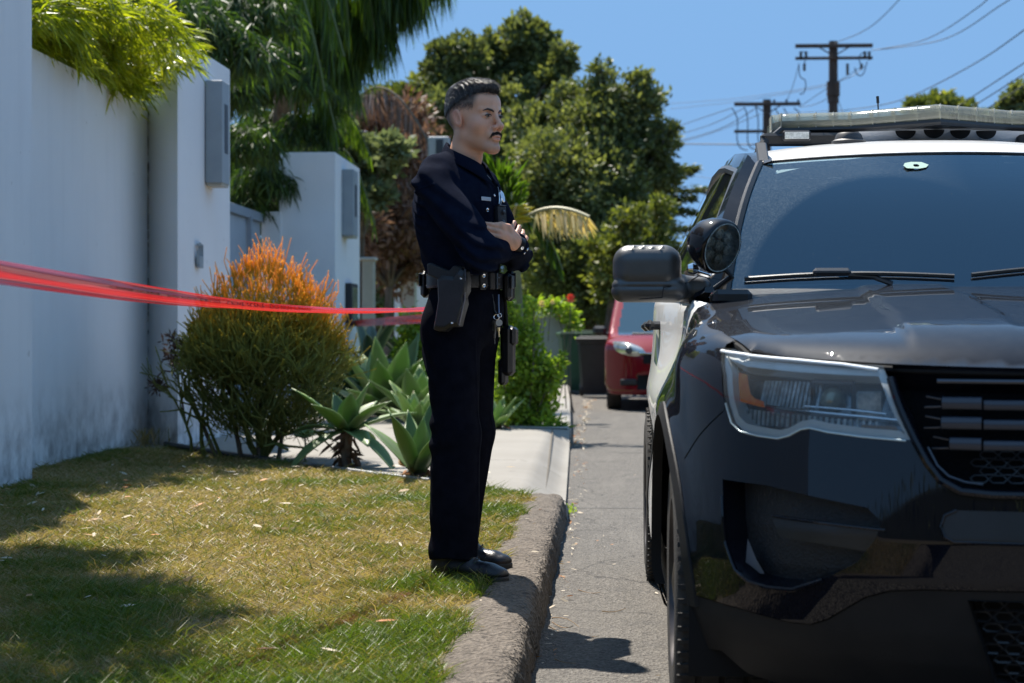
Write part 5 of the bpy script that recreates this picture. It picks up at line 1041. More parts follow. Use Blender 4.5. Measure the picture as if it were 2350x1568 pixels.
# --- windscreen, cowl
def WS(u, v):   # u -1..1 across, v 0 bottom .. 1 top
    xb, yb, zb = .775 * u, 1.555 + .20 * u * u, 1.195 - .012 * u * u; xt, yt, zt_ = .632 * u, 2.19 + .07 * u ** 2, 1.660 - .022 * u * u; b = .035 * math.sin(math.pi * v)
    return (xb + (xt - xb) * v + .01 * u * math.sin(math.pi * v), yb + (yt - yb) * v - b * .7, zb + (zt_ - zb) * v + b)
def glassmat():
    m, t, b = nmat("windscreen glass"); v = coords(t); tp = t.nodes.new("ShaderNodeBsdfTransparent"); tp.inputs[0].default_value = (.32, .44, .46, 1); gl = t.nodes.new("ShaderNodeBsdfGlossy"); gl.inputs["Roughness"].default_value = .015; gl.inputs["Color"].default_value = (.60, .84, 1, 1); fr = t.nodes.new("ShaderNodeFresnel"); fr.inputs[0].default_value = 2.2
    df = t.nodes.new("ShaderNodeBsdfDiffuse"); df.inputs[0].default_value = (.55, .62, .60, 1); m1 = t.nodes.new("ShaderNodeMixShader"); m2 = t.nodes.new("ShaderNodeMixShader")
    sp = t.nodes.new("ShaderNodeSeparateXYZ"); t.links.new(v, sp.inputs[0])
    def mth(op, a, b_=None):
        q = t.nodes.new("ShaderNodeMath"); q.operation = op
        for i, x in enumerate((a, b_)):
            if x is None: continue
            if hasattr(x, "is_output"): t.links.new(x, q.inputs[i])
            else: q.inputs[i].default_value = x
        return q.outputs[0]
    def arcm(cx, cz, R): return rng_(t, mth('SQRT', mth('ADD', mth('POWER', mth('SUBTRACT', sp.outputs[0], cx), 2), mth('POWER', mth('SUBTRACT', sp.outputs[2], cz), 2))), R - .004, R + .02, 0, 1)
    unsw = mth('MULTIPLY', arcm(-.249, 1.085, .485), rng_(t, sp.outputs[0], -.30, .02, 1, 0)); edge_ = rng_(t, mth('ABSOLUTE', sp.outputs[0]), .60, .63, 0, 1)
    vo = noisen(t, 190, 3, coords(t, (1, 1, .35)), rough=.7); spk = rng_(t, vo, .46, .68, .25, 1); fine = rng_(t, noisen(t, 60, 4, v), .66, .74, 0, .5)
    sp2 = t.nodes.new("ShaderNodeTexVoronoi"); sp2.inputs["Scale"].default_value = 26; t.links.new(v, sp2.inputs[0]); dots = rng_(t, sp2.outputs["Distance"], .03, .06, .65, 0)
    base = mth('ADD', mth('MULTIPLY', mth('MULTIPLY', unsw, spk), .13), .004); base = mth('ADD', base, mth('MULTIPLY', mth('MULTIPLY', fine, unsw), .12)); base = mth('ADD', base, mth('MULTIPLY', dots, rng_(t, noisen(t, 3, 2, v), .5, .6, 0, .35)))
    t.links.new(base, m1.inputs[0]); t.links.new(tp.outputs[0], m1.inputs[1]); t.links.new(df.outputs[0], m1.inputs[2]); t.links.new(fr.outputs[0], m2.inputs[0]); t.links.new(m1.outputs[0], m2.inputs[1]); t.links.new(gl.outputs[0], m2.inputs[2]); t.links.new(m2.outputs[0], t.nodes["Material Output"].inputs[0]); return m
mb = MB(); mb.grid([[WS(u, v) for u in np.linspace(-1, 1, 41)] for v in np.linspace(0, 1, 21)]); ws = mb.build("windscreen", glassmat(), car, angle=None)
def off(p, d): return (p[0], p[1] + d, p[2] - d)
mb = MB(); U = np.linspace(-1, 1, 41)
mb.grid([[off(WS(u, v), .006) for u in U] for v in (.93, 1.0)]); mb.grid([[off(WS(u, v), .006) for u in U] for v in (0, .035)])
for s_ in (-1, 1): mb.grid([[off(WS(s_ * u, v), .006) for u in (.91, 1.0)] for v in np.linspace(.035, .93, 20)])
mb.build("dark_border", mk("glass border", (.018, .018, .03), rough=.6), ws)
mb = MB(); mb.tube([WS(-1.012, v) for v in np.linspace(0, 1, 12)], .014, 6); mb.tube([WS(1.012, v) for v in np.linspace(0, 1, 12)], .014, 6); mb.tube([WS(u, 1.012) for u in np.linspace(-1, 1, 24)], .006, 6); mb.build("screen_seal", M_trim, ws)
# sticker behind the glass
st_ = MB(); c0 = Vector(WS((at(2105, 393, 6.2).x - XC) / .65, .865)); ux = Vector((1, 0, 0)); uv = (Vector(WS(0, .95)) - Vector(WS(0, .85))).normalized(); q = [(-.042, 0), (-.034, .022), (-.012, .032), (.022, .03), (.042, .006), (.03, -.018), (.006, -.028), (-.034, -.024)]
q2 = [(-.010, 0), (-.006, .012), (.006, .012), (.011, 0), (.006, -.012), (-.006, -.012)]
P2, F = tri2d(q, [q2], .01, .01); st_.add([c0 + ux * a + uv * b + Vector((0, -.003, .004)) for a, b in P2], [tuple(f) for f in F]); st_.build("toll_tag", mk("pale green sticker", (.26, .40, .33), rough=.6), ws)
mb = MB(); mb.grid([[(.83 * u, 1.545 - .05 * u * u + .0, H(abs(.83 * u), 1.56) - .012) for u in U], [(.80 * u, 1.56 + .17 * u * u, 1.19 - .008 * u * u) for u in U], [(.78 * u, 1.60 + .20 * u * u, 1.215 - .01 * u * u) for u in U]]); mb.box((-.78, 1.62, 1.165), (.12, .2, .05), bev=.015); mb.box((.78, 1.62, 1.165), (.12, .2, .05), bev=.015); mb.build("cowl", M_trim, car)
def wiper(p0, p1, headx, name="wiper"):
    a = Vector(p0); b = Vector(p1); mb = MB(); P = [a.lerp(b, i / 12) + Vector((0, 0, .012 * math.sin(math.pi * i / 12))) for i in range(13)]; mb.tube(P, .007, 6); mb.tube([p + Vector((0, .004, -.014)) for p in P], .005, 5); o = mb.build("wiper", M_trim, car)
    c = a.lerp(b, headx); mb = MB(); mb.box((c.x, c.y - .012, c.z + .018), (.115, .035, .024), bev=.009); mb.build("wiper_joint", mk("grey wiper joint", (.07, .07, .075), rough=.35), o)
    mb = MB(); mb.tube([(c.x + .05, c.y - .015, c.z + .01), (c.x + .12, c.y - .02, c.z + .004), (c.x + .18, c.y - .04, c.z - .02)], .008, 6, flat=.6); mb.build("wiper_arm", M_dchr, o)
wiper((-.735, 1.655, 1.225), (-.115, 1.525, 1.228), .42); wiper((-.065, 1.52, 1.232), (.62, 1.60, 1.27), .6)
# --- roof, pillars, side glass
ZR = lambda y: float(np.interp(y, [2.19, 2.3, 2.45, 2.7, 3.0, 3.6, 4.3, 4.75], [1.663, 1.700, 1.732, 1.762, 1.785, 1.79, 1.765, 1.69]))
YS = [2.193, 2.21, 2.24, 2.3, 2.38, 2.5, 2.65, 2.8, 3.0, 3.3, 3.6, 4.0, 4.3, 4.6, 4.75]
def roofpt(u, y):
    w_ = float(np.interp(y, [2.2, 2.6, 3.5, 4.75], [.60, .625, .635, .60])); yy = y + (.07 * u * u if y < 2.45 else .07 * u * u * max(0, 1 - (y - 2.45) / .3)); return (w_ * u, yy, ZR(y) - .045 * abs(u) ** 2.4 - (0.02 * u * u if y < 2.3 else 0.0) * 1.0)
mb = MB(); mb.grid([[roofpt(u, y) for u in np.linspace(-1, 1, 33)] for y in YS]); mb.build("roof", M_wht, car, angle=60)
mb = MB()
A0 = [(-.885, 1.60, 1.16), (-.80, 1.72, 1.18)]; 
rows = []
for v in np.linspace(0, 1, 16):
    p_in = WS(-1.03, v); o_ = (-.890 + .210 * v ** 1.05, 1.72 + .64 * v + .03 * math.sin(math.pi * v), 1.165 + .520 * v + .035 * math.sin(math.pi * v)); mid = ((p_in[0] + o_[0]) / 2 - .012, (p_in[1] + o_[1]) / 2 - .02, (p_in[2] + o_[2]) / 2 + .012); rows.append([p_in, mid, o_, (o_[0] + .03, o_[1] + .03, o_[2] - .02)])
mb.grid(rows); pil = mb.build("windscreen_pillar", M_blk, car, angle=60)
pair(pil)
mb = MB(); mb.grid([[(-.60, 2.23, 1.645), (-.655, 2.27, 1.63), (-.69, 2.33, 1.62)]] + [[(roofpt(-1, y)[0] + .012, y, roofpt(-1, y)[2] + .006), (roofpt(-1, y)[0] - .05, y + .02, roofpt(-1, y)[2] + .004), (roofpt(-1, y)[0] - .085, y + .03, roofpt(-1, y)[2] - .05)] for y in (2.3, 2.4, 2.6, 2.9, 3.3, 3.8, 4.3, 4.7)]); o = mb.build("roof_rail", M_blk, car, angle=60); pair(o)
mb = MB(); mb.box((-.625, 2.33, 1.682), (.04, .15, .012), rot=(.55, 0, 0), bev=.005); o = mb.build("rail_cap", M_trim, car); pair(o)
M_sg = mk("side glass", (.01, .013, .014), rough=.04, spec=.8)
def sidep(y, f):   # f 0 belt .. 1 rail
    tb = T_(y); P, _ = Spt(tb, zt(tb, 0)); bx, bz = P[0][0], P[0][2]; rx, _, rz = roofpt(-1, min(max(y, 2.3), 4.7)); rx -= .085; rz -= .05; ft = min(1, max(0, (y - 1.74) / .62)); tz_ = 1.17 + .5 * ft; rxx = -.890 + .210 * ft; f2 = f
    zz_ = min(rz, tz_ + .012) if y < 2.4 else rz; xx_ = min(rx, rxx) if y < 2.4 else rx
    return (bx + (xx_ - bx) * f2, y + .0, bz + (zz_ - bz) * f2)
ys_ = [1.76, 1.85, 1.95, 2.1, 2.25, 2.4, 2.7, 3.0, 3.4, 3.8, 4.2, 4.6]
mb = MB(); mb.grid([[sidep(y, f) for y in ys_] for f in np.linspace(0, 1, 6)]); sg = mb.build("side_window", M_sg, car, angle=60)
mb = MB(); mb.tube([sidep(y, .01) for y in ys_], .014, 6); mb.tube([sidep(y, .98) for y in ys_], .016, 6)
for y in (2.78, 3.56): mb.grid([[(p[0] - .008, y - .05, p[2]), (p[0] - .008, y + .05, p[2])] for p in [sidep(y, f) for f in (0, .5, 1)]])
mb.build("window_frame", M_trim, sg); pair(sg)
mb = MB(); mb.grid([[(x, 4.75 + .2 * f, 1.69 - .45 * f) for x in (-.6, -.3, 0, .3, .6)] for f in (0, .5, 1)]); mb.build("rear_window", M_sg, car)
mb = MB(); mb.grid([[(.66 * u, 4.93 - .1 * u * u, z) for u in np.linspace(-1, 1, 9)] for z in (.3, .8, 1.25)]); mb.build("tailgate", M_blk, car)
# --- wheels
M_tyre = mk("tyre rubber", (.022, .020, .019), (.045, .041, .037), scale=18, rough=.8, bump=.5, bscale=200); M_rim = mk("steel wheel", (.04, .036, .036), (.08, .07, .07), scale=10, rough=.35, metal=.6)
def wheel(x, y, sx):
    mb = MB(); R = .37; hw = .122; prof = [(.235, -hw * .95), (.30, -hw * 1.03), (.345, -hw * .98), (.362, -hw * .86), (.367, -hw * .7)]
    for g in (-.062, 0, .062): prof += [(.369, g - .009), (.360, g - .006), (.360, g + .006), (.369, g + .009)]
    prof += [(.367, hw * .7), (.362, hw * .86), (.345, hw * .98), (.30, hw * 1.03), (.235, hw * .95)]
    mb.lathe(prof, (0, 0, 0), (1, 0, 0), 72, cap=False)
    for k in range(64):
        a = 2 * math.pi * k / 64
        for (gx_, w_) in ((-.098, .042), (-.031, .045), (.031, .045), (.098, .042)):
            M = Matrix.Rotation(a + (.03 if gx_ > 0 else 0), 4, 'X'); mb.box((gx_, 0, .3695), (w_, .012, .006), M=M)
    ty = mb.build("wheel", M_tyre, car); ty.location = (x, y, R - .004)
    mb = MB(); mb.lathe([(.238, hw * .9), (.242, hw * .98), (.232, hw * 1.0), (.222, hw * .85), (.21, hw * .35), (.15, hw * .45), (.07, hw * .75), (.055, hw * .95), (.0, hw * 1.0)], (0, 0, 0), (sx, 0, 0), 40, cap=False); rm = mb.build("rim", M_rim, ty)
    mb = MB()
    for k in range(5): a = 2 * math.pi * k / 5; mb.lathe([(.009, hw * .75), (.009, hw * .87), (.0, hw * .88)], (0, .045 * math.cos(a), .045 * math.sin(a)), (sx, 0, 0), 8)
    mb.build("wheel_nut", M_chrome, ty)
wheel(-.860, 1.03, -1); wheel(.860, 1.03, 1); wheel(-.874, 3.89, -1); wheel(.874, 3.89, 1)
# --- door mirror
def f_mir(p):
    x, y, z = p; head = s_box(p, (-1.035, 1.76, 1.262), (.108, .075, .073), .055); head = smax(head, (1.19 - z) * .7, .01)
    low = s_box(p, (-1.03, 1.755, 1.195), (.118, .068, .040), .036); arm = s_box((x, y, z + .10 * (x + .92)), (-.915, 1.79, 1.205), (.085, .05, .036), .03)
    d = smin(low, arm, .03); d = np.minimum(d, head)
    for k in range(4):   # small ribs along the top of the cap
        d = np.minimum(d, s_cap(p, (-1.075 + .030 * k, 1.72, 1.3355), (-1.083 + .030 * k, 1.695, 1.321), .0018, .0015))
    g = np.abs(z - 1.203 - .02 * np.clip(x + 1.0, -.1, .1)) - .0014; return smax(d, -np.maximum(g, -(d + .006)), .002)
mir = sdfobj("door_mirror", f_mir, (-1.17, 1.66, 1.14), (-.80, 1.86, 1.36), .0052, mk("mirror plastic", (.035, .034, .033), (.05, .048, .046), scale=12, rough=.38, spec=.9, bump=.15, bscale=500), car)
mb = MB(); mb.box((-1.035, 1.838, 1.262), (.17, .006, .11), bev=.003); mb.build("mirror_glass", M_chrome, mir)
mb = MB(); mb.tube([(-1.06, 1.675, 1.163), (-.99, 1.68, 1.168), (-.985, 1.68, 1.20), (-.91, 1.715, 1.215), (-.86, 1.73, 1.245)], .0018, 5); mb.build("panel_line", M_void, mir); pair(mir)
# --- spotlight on the pillar
sp_c = Vector(at(1640, 562, 5.78)) - Vector((XC, YF, 0)); nrm = Vector((.66, -.66, -.30)).normalized()
mb = MB(); mb.lathe([(.0, -.094), (.022, -.090), (.045, -.078), (.066, -.056), (.080, -.026), (.086, .004), (.087, .022), (.084, .034), (.080, .036), (.0785, .030), (.077, .01), (.06, -.02), (0, -.05)], sp_c, nrm, 48); spt = mb.build("spotlight", M_blk, car, angle=60)
mb = MB(); mb.lathe([(.080, .030), (.078, .036), (.075, .036), (.074, .024), (.06, .002), (.03, -.02), (0, -.028)], sp_c, nrm, 40, cap=False)
mb.build("reflector", mk("spot reflector", (.30, .34, .32), (.75, .80, .76), scale=70, rough=.3, metal=.2), spt)
mb = MB(); u_ = nrm.orthogonal().normalized(); v_ = nrm.cross(u_)
for k in range(7): 
    a = k * 1.047; rr = .042 if k < 6 else 0; c_ = sp_c + nrm * .014 + (u_ * math.cos(a) + v_ * math.sin(a)) * rr; mb.lathe([(.019, -.008), (.0165, .006), (.0, .011)], c_, nrm, 14, cap=False)
mb.build("lamp_cell", mk("lamp cells", (.16, .19, .17), (.62, .66, .55), scale=90, rough=.15, metal=.1), spt)
m, t_n, b = nmat("clear cover"); tp_ = t_n.nodes.new("ShaderNodeBsdfTransparent"); gl = t_n.nodes.new("ShaderNodeBsdfGlossy"); gl.inputs["Roughness"].default_value = .02; fr = t_n.nodes.new("ShaderNodeFresnel"); fr.inputs[0].default_value = 1.5; mx = t_n.nodes.new("ShaderNodeMixShader"); t_n.links.new(fr.outputs[0], mx.inputs[0]); t_n.links.new(tp_.outputs[0], mx.inputs[1]); t_n.links.new(gl.outputs[0], mx.inputs[2]); t_n.links.new(mx.outputs[0], t_n.nodes["Material Output"].inputs[0]); M_clear = m
mb = MB(); mb.lathe([(.079, .033), (.06, .038), (.03, .041), (0, .042)], sp_c, nrm, 40, cap=False); mb.build("lens", M_clear, spt)
mb = MB(); e0 = sp_c + Vector((-.03, .05, -.085)); mb.lathe([(0, -.02), (.014, -.015), (.02, 0), (.014, .015), (0, .02)], e0 + Vector((-.035, .01, .012)), (1, 0, 0), 16); mb.tube([e0 + Vector((-.02, 0, 0)), e0 + Vector((.02, .0, -.012)), sp_c + Vector((.01, .04, -.075)), sp_c + Vector((.03, .03, -.07))], .008, 8); mb.build("bracket", M_chrome, spt)
mb = MB(); mb.tube([sp_c + Vector((.035, .02, -.075)), sp_c + Vector((.055, .03, -.098)), sp_c + Vector((.005, .06, -.135))], .010, 8); mb.build("stem", M_trim, spt)
pair(spt)
# --- light bar
LB = [(-.53, 3.04), (-.50, 2.965), (-.245, 2.915), (.05, 2.70), (.35, 2.90), (.62, 2.955), (.645, 3.03)]
prof = [(.0, 1.832), (-.012, 1.842), (-.014, 1.872), (.0, 1.888), (.05, 1.898), (.24, 1.898), (.27, 1.885), (.275, 1.835)]
m, t_n, b = nmat("clear bar lens"); tp_ = t_n.nodes.new("ShaderNodeBsdfTransparent"); tp_.inputs[0].default_value = (.80, .80, .70, 1); setp(b, rough=.12, spec=.7); b.inputs["Base Color"].default_value = (.42, .42, .36, 1); mx = t_n.nodes.new("ShaderNodeMixShader"); mx.inputs[0].default_value = .42; t_n.links.new(tp_.outputs[0], mx.inputs[1]); t_n.links.new(b.outputs[0], mx.inputs[2]); t_n.links.new(mx.outputs[0], t_n.nodes["Material Output"].inputs[0]); M_bar_l = m
lbp = [Vector((x, y, 0)) for x, y in LB]; fine_ = []
for i in range(len(lbp) - 1):
    for j in range(8): fine_.append(lbp[i].lerp(lbp[i + 1], j / 8))
fine_.append(lbp[-1])
mb = MB(); mb.grid([[(p.x, p.y + dy * (1 if 3 < i < len(fine_) - 4 else .5), z - .0) for (dy, z) in prof] for i, p in enumerate(fine_)]); bar = mb.build("light_bar", M_bar_l, car, angle=50)
mb = MB(); mb.grid([[(p.x, p.y + .012 + dy, z) for (dy, z) in ((0, 1.838), (0, 1.866), (.2, 1.874), (.2, 1.838))] for p in fine_]); mb.build("inner_reflector", mk("bar inside", (.10, .10, .07), (.34, .33, .24), scale=55, rough=.3, metal=.5, stretch=(1, 1, .3)), bar)
mb = MB(); mb.grid([[(p.x, p.y + dy, z) for (dy, z) in ((-.016, 1.836), (-.02, 1.826), (-.01, 1.816), (.1, 1.812), (.28, 1.812))] for p in fine_]); mb.build("base_tray", M_trim, bar)
mb = MB()
for i in range(len(LB) - 1):
    for f in (0, .25, .5, .75):
        if i in (0, 5) and f > 0: continue
        p = lbp[i].lerp(lbp[i + 1], f); mb.box((p.x, p.y + .03, 1.865), (.004, .08, .056)); 
mb.build("divider", mk("lens divider", (.5, .5, .45), rough=.2), bar)
M_alu = mk("pale bracket", (.55, .55, .57), (.62, .62, .64), scale=6, rough=.4)
mb = MB(); mb.grid([[(x, 2.80 + .25 * abs(x - .05), 1.812), (x, 2.86 + .25 * abs(x - .05), 1.772)] for x in np.linspace(-.22, .5, 20)]); o = mb.build("mounting_plate", M_alu, bar)
mb = MB()
for x in (-.055, .045, .145, .245): mb.add([(x + .038 * math.cos(a), 2.795 + .25 * abs(x - .05), 1.810 + .032 * math.sin(a)) for a in np.linspace(math.pi, 2 * math.pi, 12)], [tuple(range(12))])
mb.build("plate_hole", M_void, o)
mb = MB(); mb.box((-.40, 2.93, 1.79), (.36, .10, .05), rot=(.1, .0, 0), bev=.01); mb.tube([(-.50, 2.90, 1.825), (-.565, 2.90, 1.77), (-.60, 2.90, 1.725)], .016, 8); mb.tube([(-.56, 2.9, 1.79), (-.59, 2.88, 1.74)], .02, 8); mb.build("mounting_foot", M_trim, bar); mb = MB(); mb.box((.52, 2.95, 1.79), (.3, .1, .05), bev=.01); mb.build("mounting_foot", M_trim, bar)
mb = MB(); mb.box((-.455, 2.84, 1.795), (.105, .02, .040), bev=.007); led = mb.build("led_module", M_trim, bar)
mb = MB(); mb.box((-.455, 2.828, 1.795), (.09, .006, .026), bev=.002); mb.build("led_lens", mk("led lens", (.35, .36, .33), (.7, .7, .66), scale=70, rough=.15), led)
mb = MB(); mb.lathe([(0, 0), (.060, 0), (.062, .012), (.052, .018), (.046, .036), (.040, .042), (0, .044)], (-.285, 2.66, 1.742), (0, 0, 1), 32); mb.build("puck_antenna", mk("antenna rubber", (.025, .025, .028), rough=.5), car)
mb = MB(); a0 = Vector(at(2017, 275, 7.6)) - Vector((XC, YF, 0)); a1 = Vector(at(2014, 221, 7.6)) - Vector((XC, YF, 0)); mb.tube([(a0.x, a0.y, 1.78), a0, a0.lerp(a1, .7)], .003, 6); mb.tube([a0.lerp(a1, .7), a1], .006, 8); mb.build("whip_antenna", M_trim, car)
# --- cabin
M_seat = mk("dark seat cloth", (.02, .021, .024), (.04, .04, .044), scale=30, rough=.85)
for x in (-.37, .37):
    def f_seat(p, x=x): return smin(smin(s_box(p, (x, 2.72, 1.12), (.24, .06, .30), .06), s_box(p, (x, 2.5, .86), (.25, .26, .07), .06), .05), s_box(p, (x, 2.76, 1.47), (.12, .05, .085), .045), .02)
    sdfobj("seat", f_seat, (x - .3, 2.2, .75), (x + .3, 2.9, 1.6), .022, M_seat, car)
mb = MB(); mb.grid([[(.74 * u, 1.66 + .2 * u * u, 1.18), (.74 * u, 1.85, 1.20 + .01 * (1 - u * u)), (.72 * u, 2.02, 1.13), (.72 * u, 2.04, .9)] for u in np.linspace(-1, 1, 15)]); mb.build("dashboard", M_seat, car)
mb = MB(); mb.tube([(.37 + .185 * math.cos(a), 2.12 - .07 * math.sin(a), 1.12 + .17 * math.sin(a)) for a in np.linspace(0, 2 * math.pi, 33)], .014, 8); mb.box((.37, 2.1, 1.12), (.14, .05, .09), bev=.02); mb.build("steering_wheel", M_trim, car)
mb = MB(); mb.box((.16, 2.16, 1.56), (.25, .03, .07), bev=.02); mb.tube([(.16, 2.15, 1.58), (.16, 2.2, 1.64)], .012, 6); mb.build("rear_view_mirror", M_trim, car)
mb = MB(); mb.box((0, 2.95, 1.62), (1.2, .03, .03)); mb.box((0, 2.97, 1.2), (1.3, .02, 1.0)); [mb.box((x, 2.95, 1.4), (.03, .025, .46)) for x in (-.58, -.2, .2, .58)]; mb.build("partition_cage", mk("cage", (.05, .05, .055), rough=.6), car)
mb = MB(); mb.grid([[(-.58, 2.3, 1.64), (.58, 2.3, 1.64)], [(-.58, 4.6, 1.66), (.58, 4.6, 1.66)]]); mb.build("headliner", mk("headliner", (.1, .1, .1), rough=.9), car)
# ================================================================== THE OFFICER
OX, OY, OZ, OR = -.55, 6.95, .152, math.radians(-21)
M_skin, _t, _b = nmat("skin"); setp(_b, rough=.48, spec=.4, sss=.12)
try: _b.inputs["Subsurface Scale"].default_value = .012
except Exception: pass
_a = _t.nodes.new("ShaderNodeAttribute"); _a.attribute_name = "tint"; _r = _t.nodes.new("ShaderNodeValToRGB"); _e = _r.color_ramp.elements
while len(_e) < 6: _e.new(.5)
for _i, (_p, _c) in enumerate([(0, (.045, .034, .030)), (.25, (.27, .17, .12)), (.42, (.52, .28, .18)), (.6, (.76, .41, .265)), (.8, (.72, .31, .21)), (1, (.66, .22, .17))]): _e[_i].position = _p; _e[_i].color = (*_c, 1)
_v = coords(_t); _n = noisen(_t, 55, 5, _v); _t.links.new(_a.outputs["Fac"], _r.inputs[0]); _t.links.new(mixc(_t, rng_(_t, _n, .45, .75, 0, .16), _r.outputs[0], (.55, .28, .20)), _b.inputs["Base Color"])
_bp = _t.nodes.new("ShaderNodeBump"); _bp.inputs["Strength"].default_value = .25; _bp.inputs["Distance"].default_value = .001; _t.links.new(noisen(_t, 700, 3, _v), _bp.inputs["Height"]); _t.links.new(_bp.outputs[0], _b.inputs["Normal"])
def cloth(name, c1, c2, rough=.85):
    m = mk(name, c1, c2, scale=24, rough=rough, bump=.5, bscale=900, spec=0.02); return m
M_shirt = cloth("navy wool shirt", (.0055, .0080, .0185), (.009, .0125, .026)); M_trou = cloth("dark navy trousers", (.0040, .0050, .0090), (.0070, .0080, .0140)); M_leather = mk("black leather", (.006, .006, .008), (.011, .011, .014), scale=30, rough=.3, bump=.3, bscale=300, spec=.4); M_holst = mk("holster shell", (.012, .013, .016), (.02, .021, .025), scale=20, rough=.42, bump=.2, bscale=300)
M_hair = mk("dark brown hair", (.012, .009, .009), (.035, .026, .024), scale=30, rough=.28, spec=.9, stretch=(1, 6, 1), bump=1, bscale=160)
man = bpy.data.objects.new("person", None)   # replaced below by the body mesh itself
HC = np.array([.056, 0, 1.709]); HS = 1.10; HA = math.radians(-15)   # head centre, size and turn
cH, sH = math.cos(HA), math.sin(HA); TILT = math.radians(-2)
def head_co(p):
    x, y, z = p[0] - HC[0], p[1] - HC[1], p[2] - HC[2]; u = (x * cH + y * sH) / HS; v = (-x * sH + y * cH) / HS; w_ = z / HS; return u * math.cos(TILT) - w_ * math.sin(TILT), v, u * math.sin(TILT) + w_ * math.cos(TILT)
def f_head(p):
    q = head_co(p); u, v, w_ = q; av = np.abs(v); a = (u, av, w_)
    d = s_ell(q, (-.012, 0, .030), (.097, .075, .086))
    d = smin(d, s_ell(q, (.028, 0, -.035), (.060, .060, .078)), .03)
    d = smin(d, s_cap(a, (-.008, .047, -.058), (.070, .013, -.104), .017, .017), .026)
    d = smin(d, s_ell(q, (.078, 0, -.107), (.018, .022, .018)), .022)              # chin
    d = smin(d, s_ell(a, (.052, .044, -.030), (.026, .022, .024)), .024)           # cheek bone
    d = smin(d, s_ell(q, (.050, 0, .050), (.042, .058, .040)), .03)                # forehead
    d = smin(d, s_cap(a, (.088, .010, .022), (.070, .046, .020), .0085, .0075), .012)   # brow ridge
    d = smax(d, -s_ell(a, (.097, .032, .002), (.016, .017, .0115)), .010)         # eye hollow
    d = smin(d, s_ell(a, (.0725, .0325, .000), (.0145, .0170, .0125)), .004)      # lids over the eyeball
    d = smin(d, s_cap(q, (.087, 0, .012), (.110, 0, -.032), .0075, .0098), .012)     # nose bridge
    d = smin(d, s_ell(q, (.1125, 0, -.036), (.0125, .0125, .0105)), .008)
    d = smin(d, s_ell(a, (.100, .0135, -.041), (.0125, .0085, .0085)), .006)
    d = smax(d, -s_ell(a, (.107, .0075, -.0475), (.0055, .0042, .004)), .003)
    d = smin(d, s_ell(q, (.083, 0, -.066), (.018, .028, .020)), .016)             # mouth mound
    d = smin(d, s_ell(q, (.0965, 0, -.0685), (.0065, .021, .0045)), .004); d = smin(d, s_ell(q, (.0945, 0, -.0795), (.0070, .018, .0055)), .004)
    d = smax(d, -s_ell(q, (.103, 0, -.0738), (.0075, .023, .0016)), .0025)
    d = smax(d, -s_ell(q, (.098, 0, -.091), (.0075, .016, .0045)), .008)
    r = (u + .010 + .25 * (w_ - .0), av - .080, w_ + .004); ear = s_ell(r, (0, 0, 0), (.0185, .0075, .031)); ear = smax(ear, -s_ell(r, (.003, .007, .001), (.0105, .0065, .020)), .0035)
    ear = smin(ear, s_cap(r, (.012, -.002, -.002), (.012, .002, .008), .0035, .003), .003); ear = smin(ear, s_cap(r, (.002, .0, .016), (-.006, .002, -.006), .0028, .0024), .004); d = smin(d, ear, .006)
    return d * HS
SR, SL = np.array([-.030, -.176, 1.455]), np.array([.0, .185, 1.475]); ER, EL = np.array([.195, -.245, 1.185]), np.array([.130, .222, 1.200]); WR, WL = np.array([.172, .075, 1.235]), np.array([.232, -.010, 1.240])
def U(v): v = np.array(v, float); return v / np.linalg.norm(v)
# left hand: lies over the right forearm and tucks under the right upper arm
hd = U([-.075, -.150, .060]); hw = U(np.cross(np.cross(hd, [0.15, .2, 1]), hd)); hn = np.cross(hd, hw)
LH = []
for i, o_ in enumerate((.027, .009, -.010, -.028)):
    k0 = WL + hd * .012 + hw * o_ * .62; k1 = WL + hd * (.088, .092, .088, .078)[i] + hw * o_ * 1.0
    L1, L2, L3 = ((.042, .026, .021), (.046, .029, .022), (.042, .027, .021), (.033, .021, .018))[i]
    d1 = U(hd + np.array([-.45, .05, -.05])); d2 = U(hd + np.array([-1.1, .15, -.1])); d3 = U(hd + np.array([-1.6, .4, -.2])); k2 = k1 + d1 * L1; k3 = k2 + d2 * L2; k4 = k3 + d3 * L3; LH.append((k0, k1, k2, k3, k4))
t0 = WL + hd * .020 + hw * .022; LT = (t0, t0 + U(hd * .85 + hw * .42 + np.array([.02, 0, 0])) * .042, t0 + U(hd * .98 + hw * .24) * .072, t0 + U(hd * 1.0 + hw * .12 + np.array([-.25, 0, 0])) * .092)
# right hand: rests on the left upper arm, finger ends showing above the left cuff
def oloc(px, py, v):
    c, s = math.cos(OR), math.sin(OR); Y = OY
    for _ in range(6):
        w_ = at(px, py, Y); u = ((w_.x - OX) + v * s) / c; Y = OY + u * s + v * c     # forward=(c,s) left=(-s,c)
    return np.array([u, v, w_.z - OZ])
FR = []
for i, (a, b, va, vb) in enumerate(((( 1157, 541), (1166, 524), .135, .172), ((1171, 546), (1179, 531), .140, .178), ((1184, 551), (1190, 539), .146, .184), ((1193, 556), (1198, 548), .150, .188))):
    p1 = oloc(*a, va); p2 = oloc(*b, vb); tip = oloc(((1176, 511), (1187, 521), (1195, 531), (1201, 544))[i][0], ((1176, 511), (1187, 521), (1195, 531), (1201, 544))[i][1], vb + .020) + np.array([-.010, 0, 0]); k0 = WR + np.array([.020, .02, .010 + .012 * (1.5 - i)]); p1 = p1 + np.array([.016, 0, 0]); p2 = p2 + np.array([.016, 0, 0]); tip = tip + np.array([.018, 0, 0]); FR.append((k0, p1 - np.array([.004, .012, .012]), p2, tip))
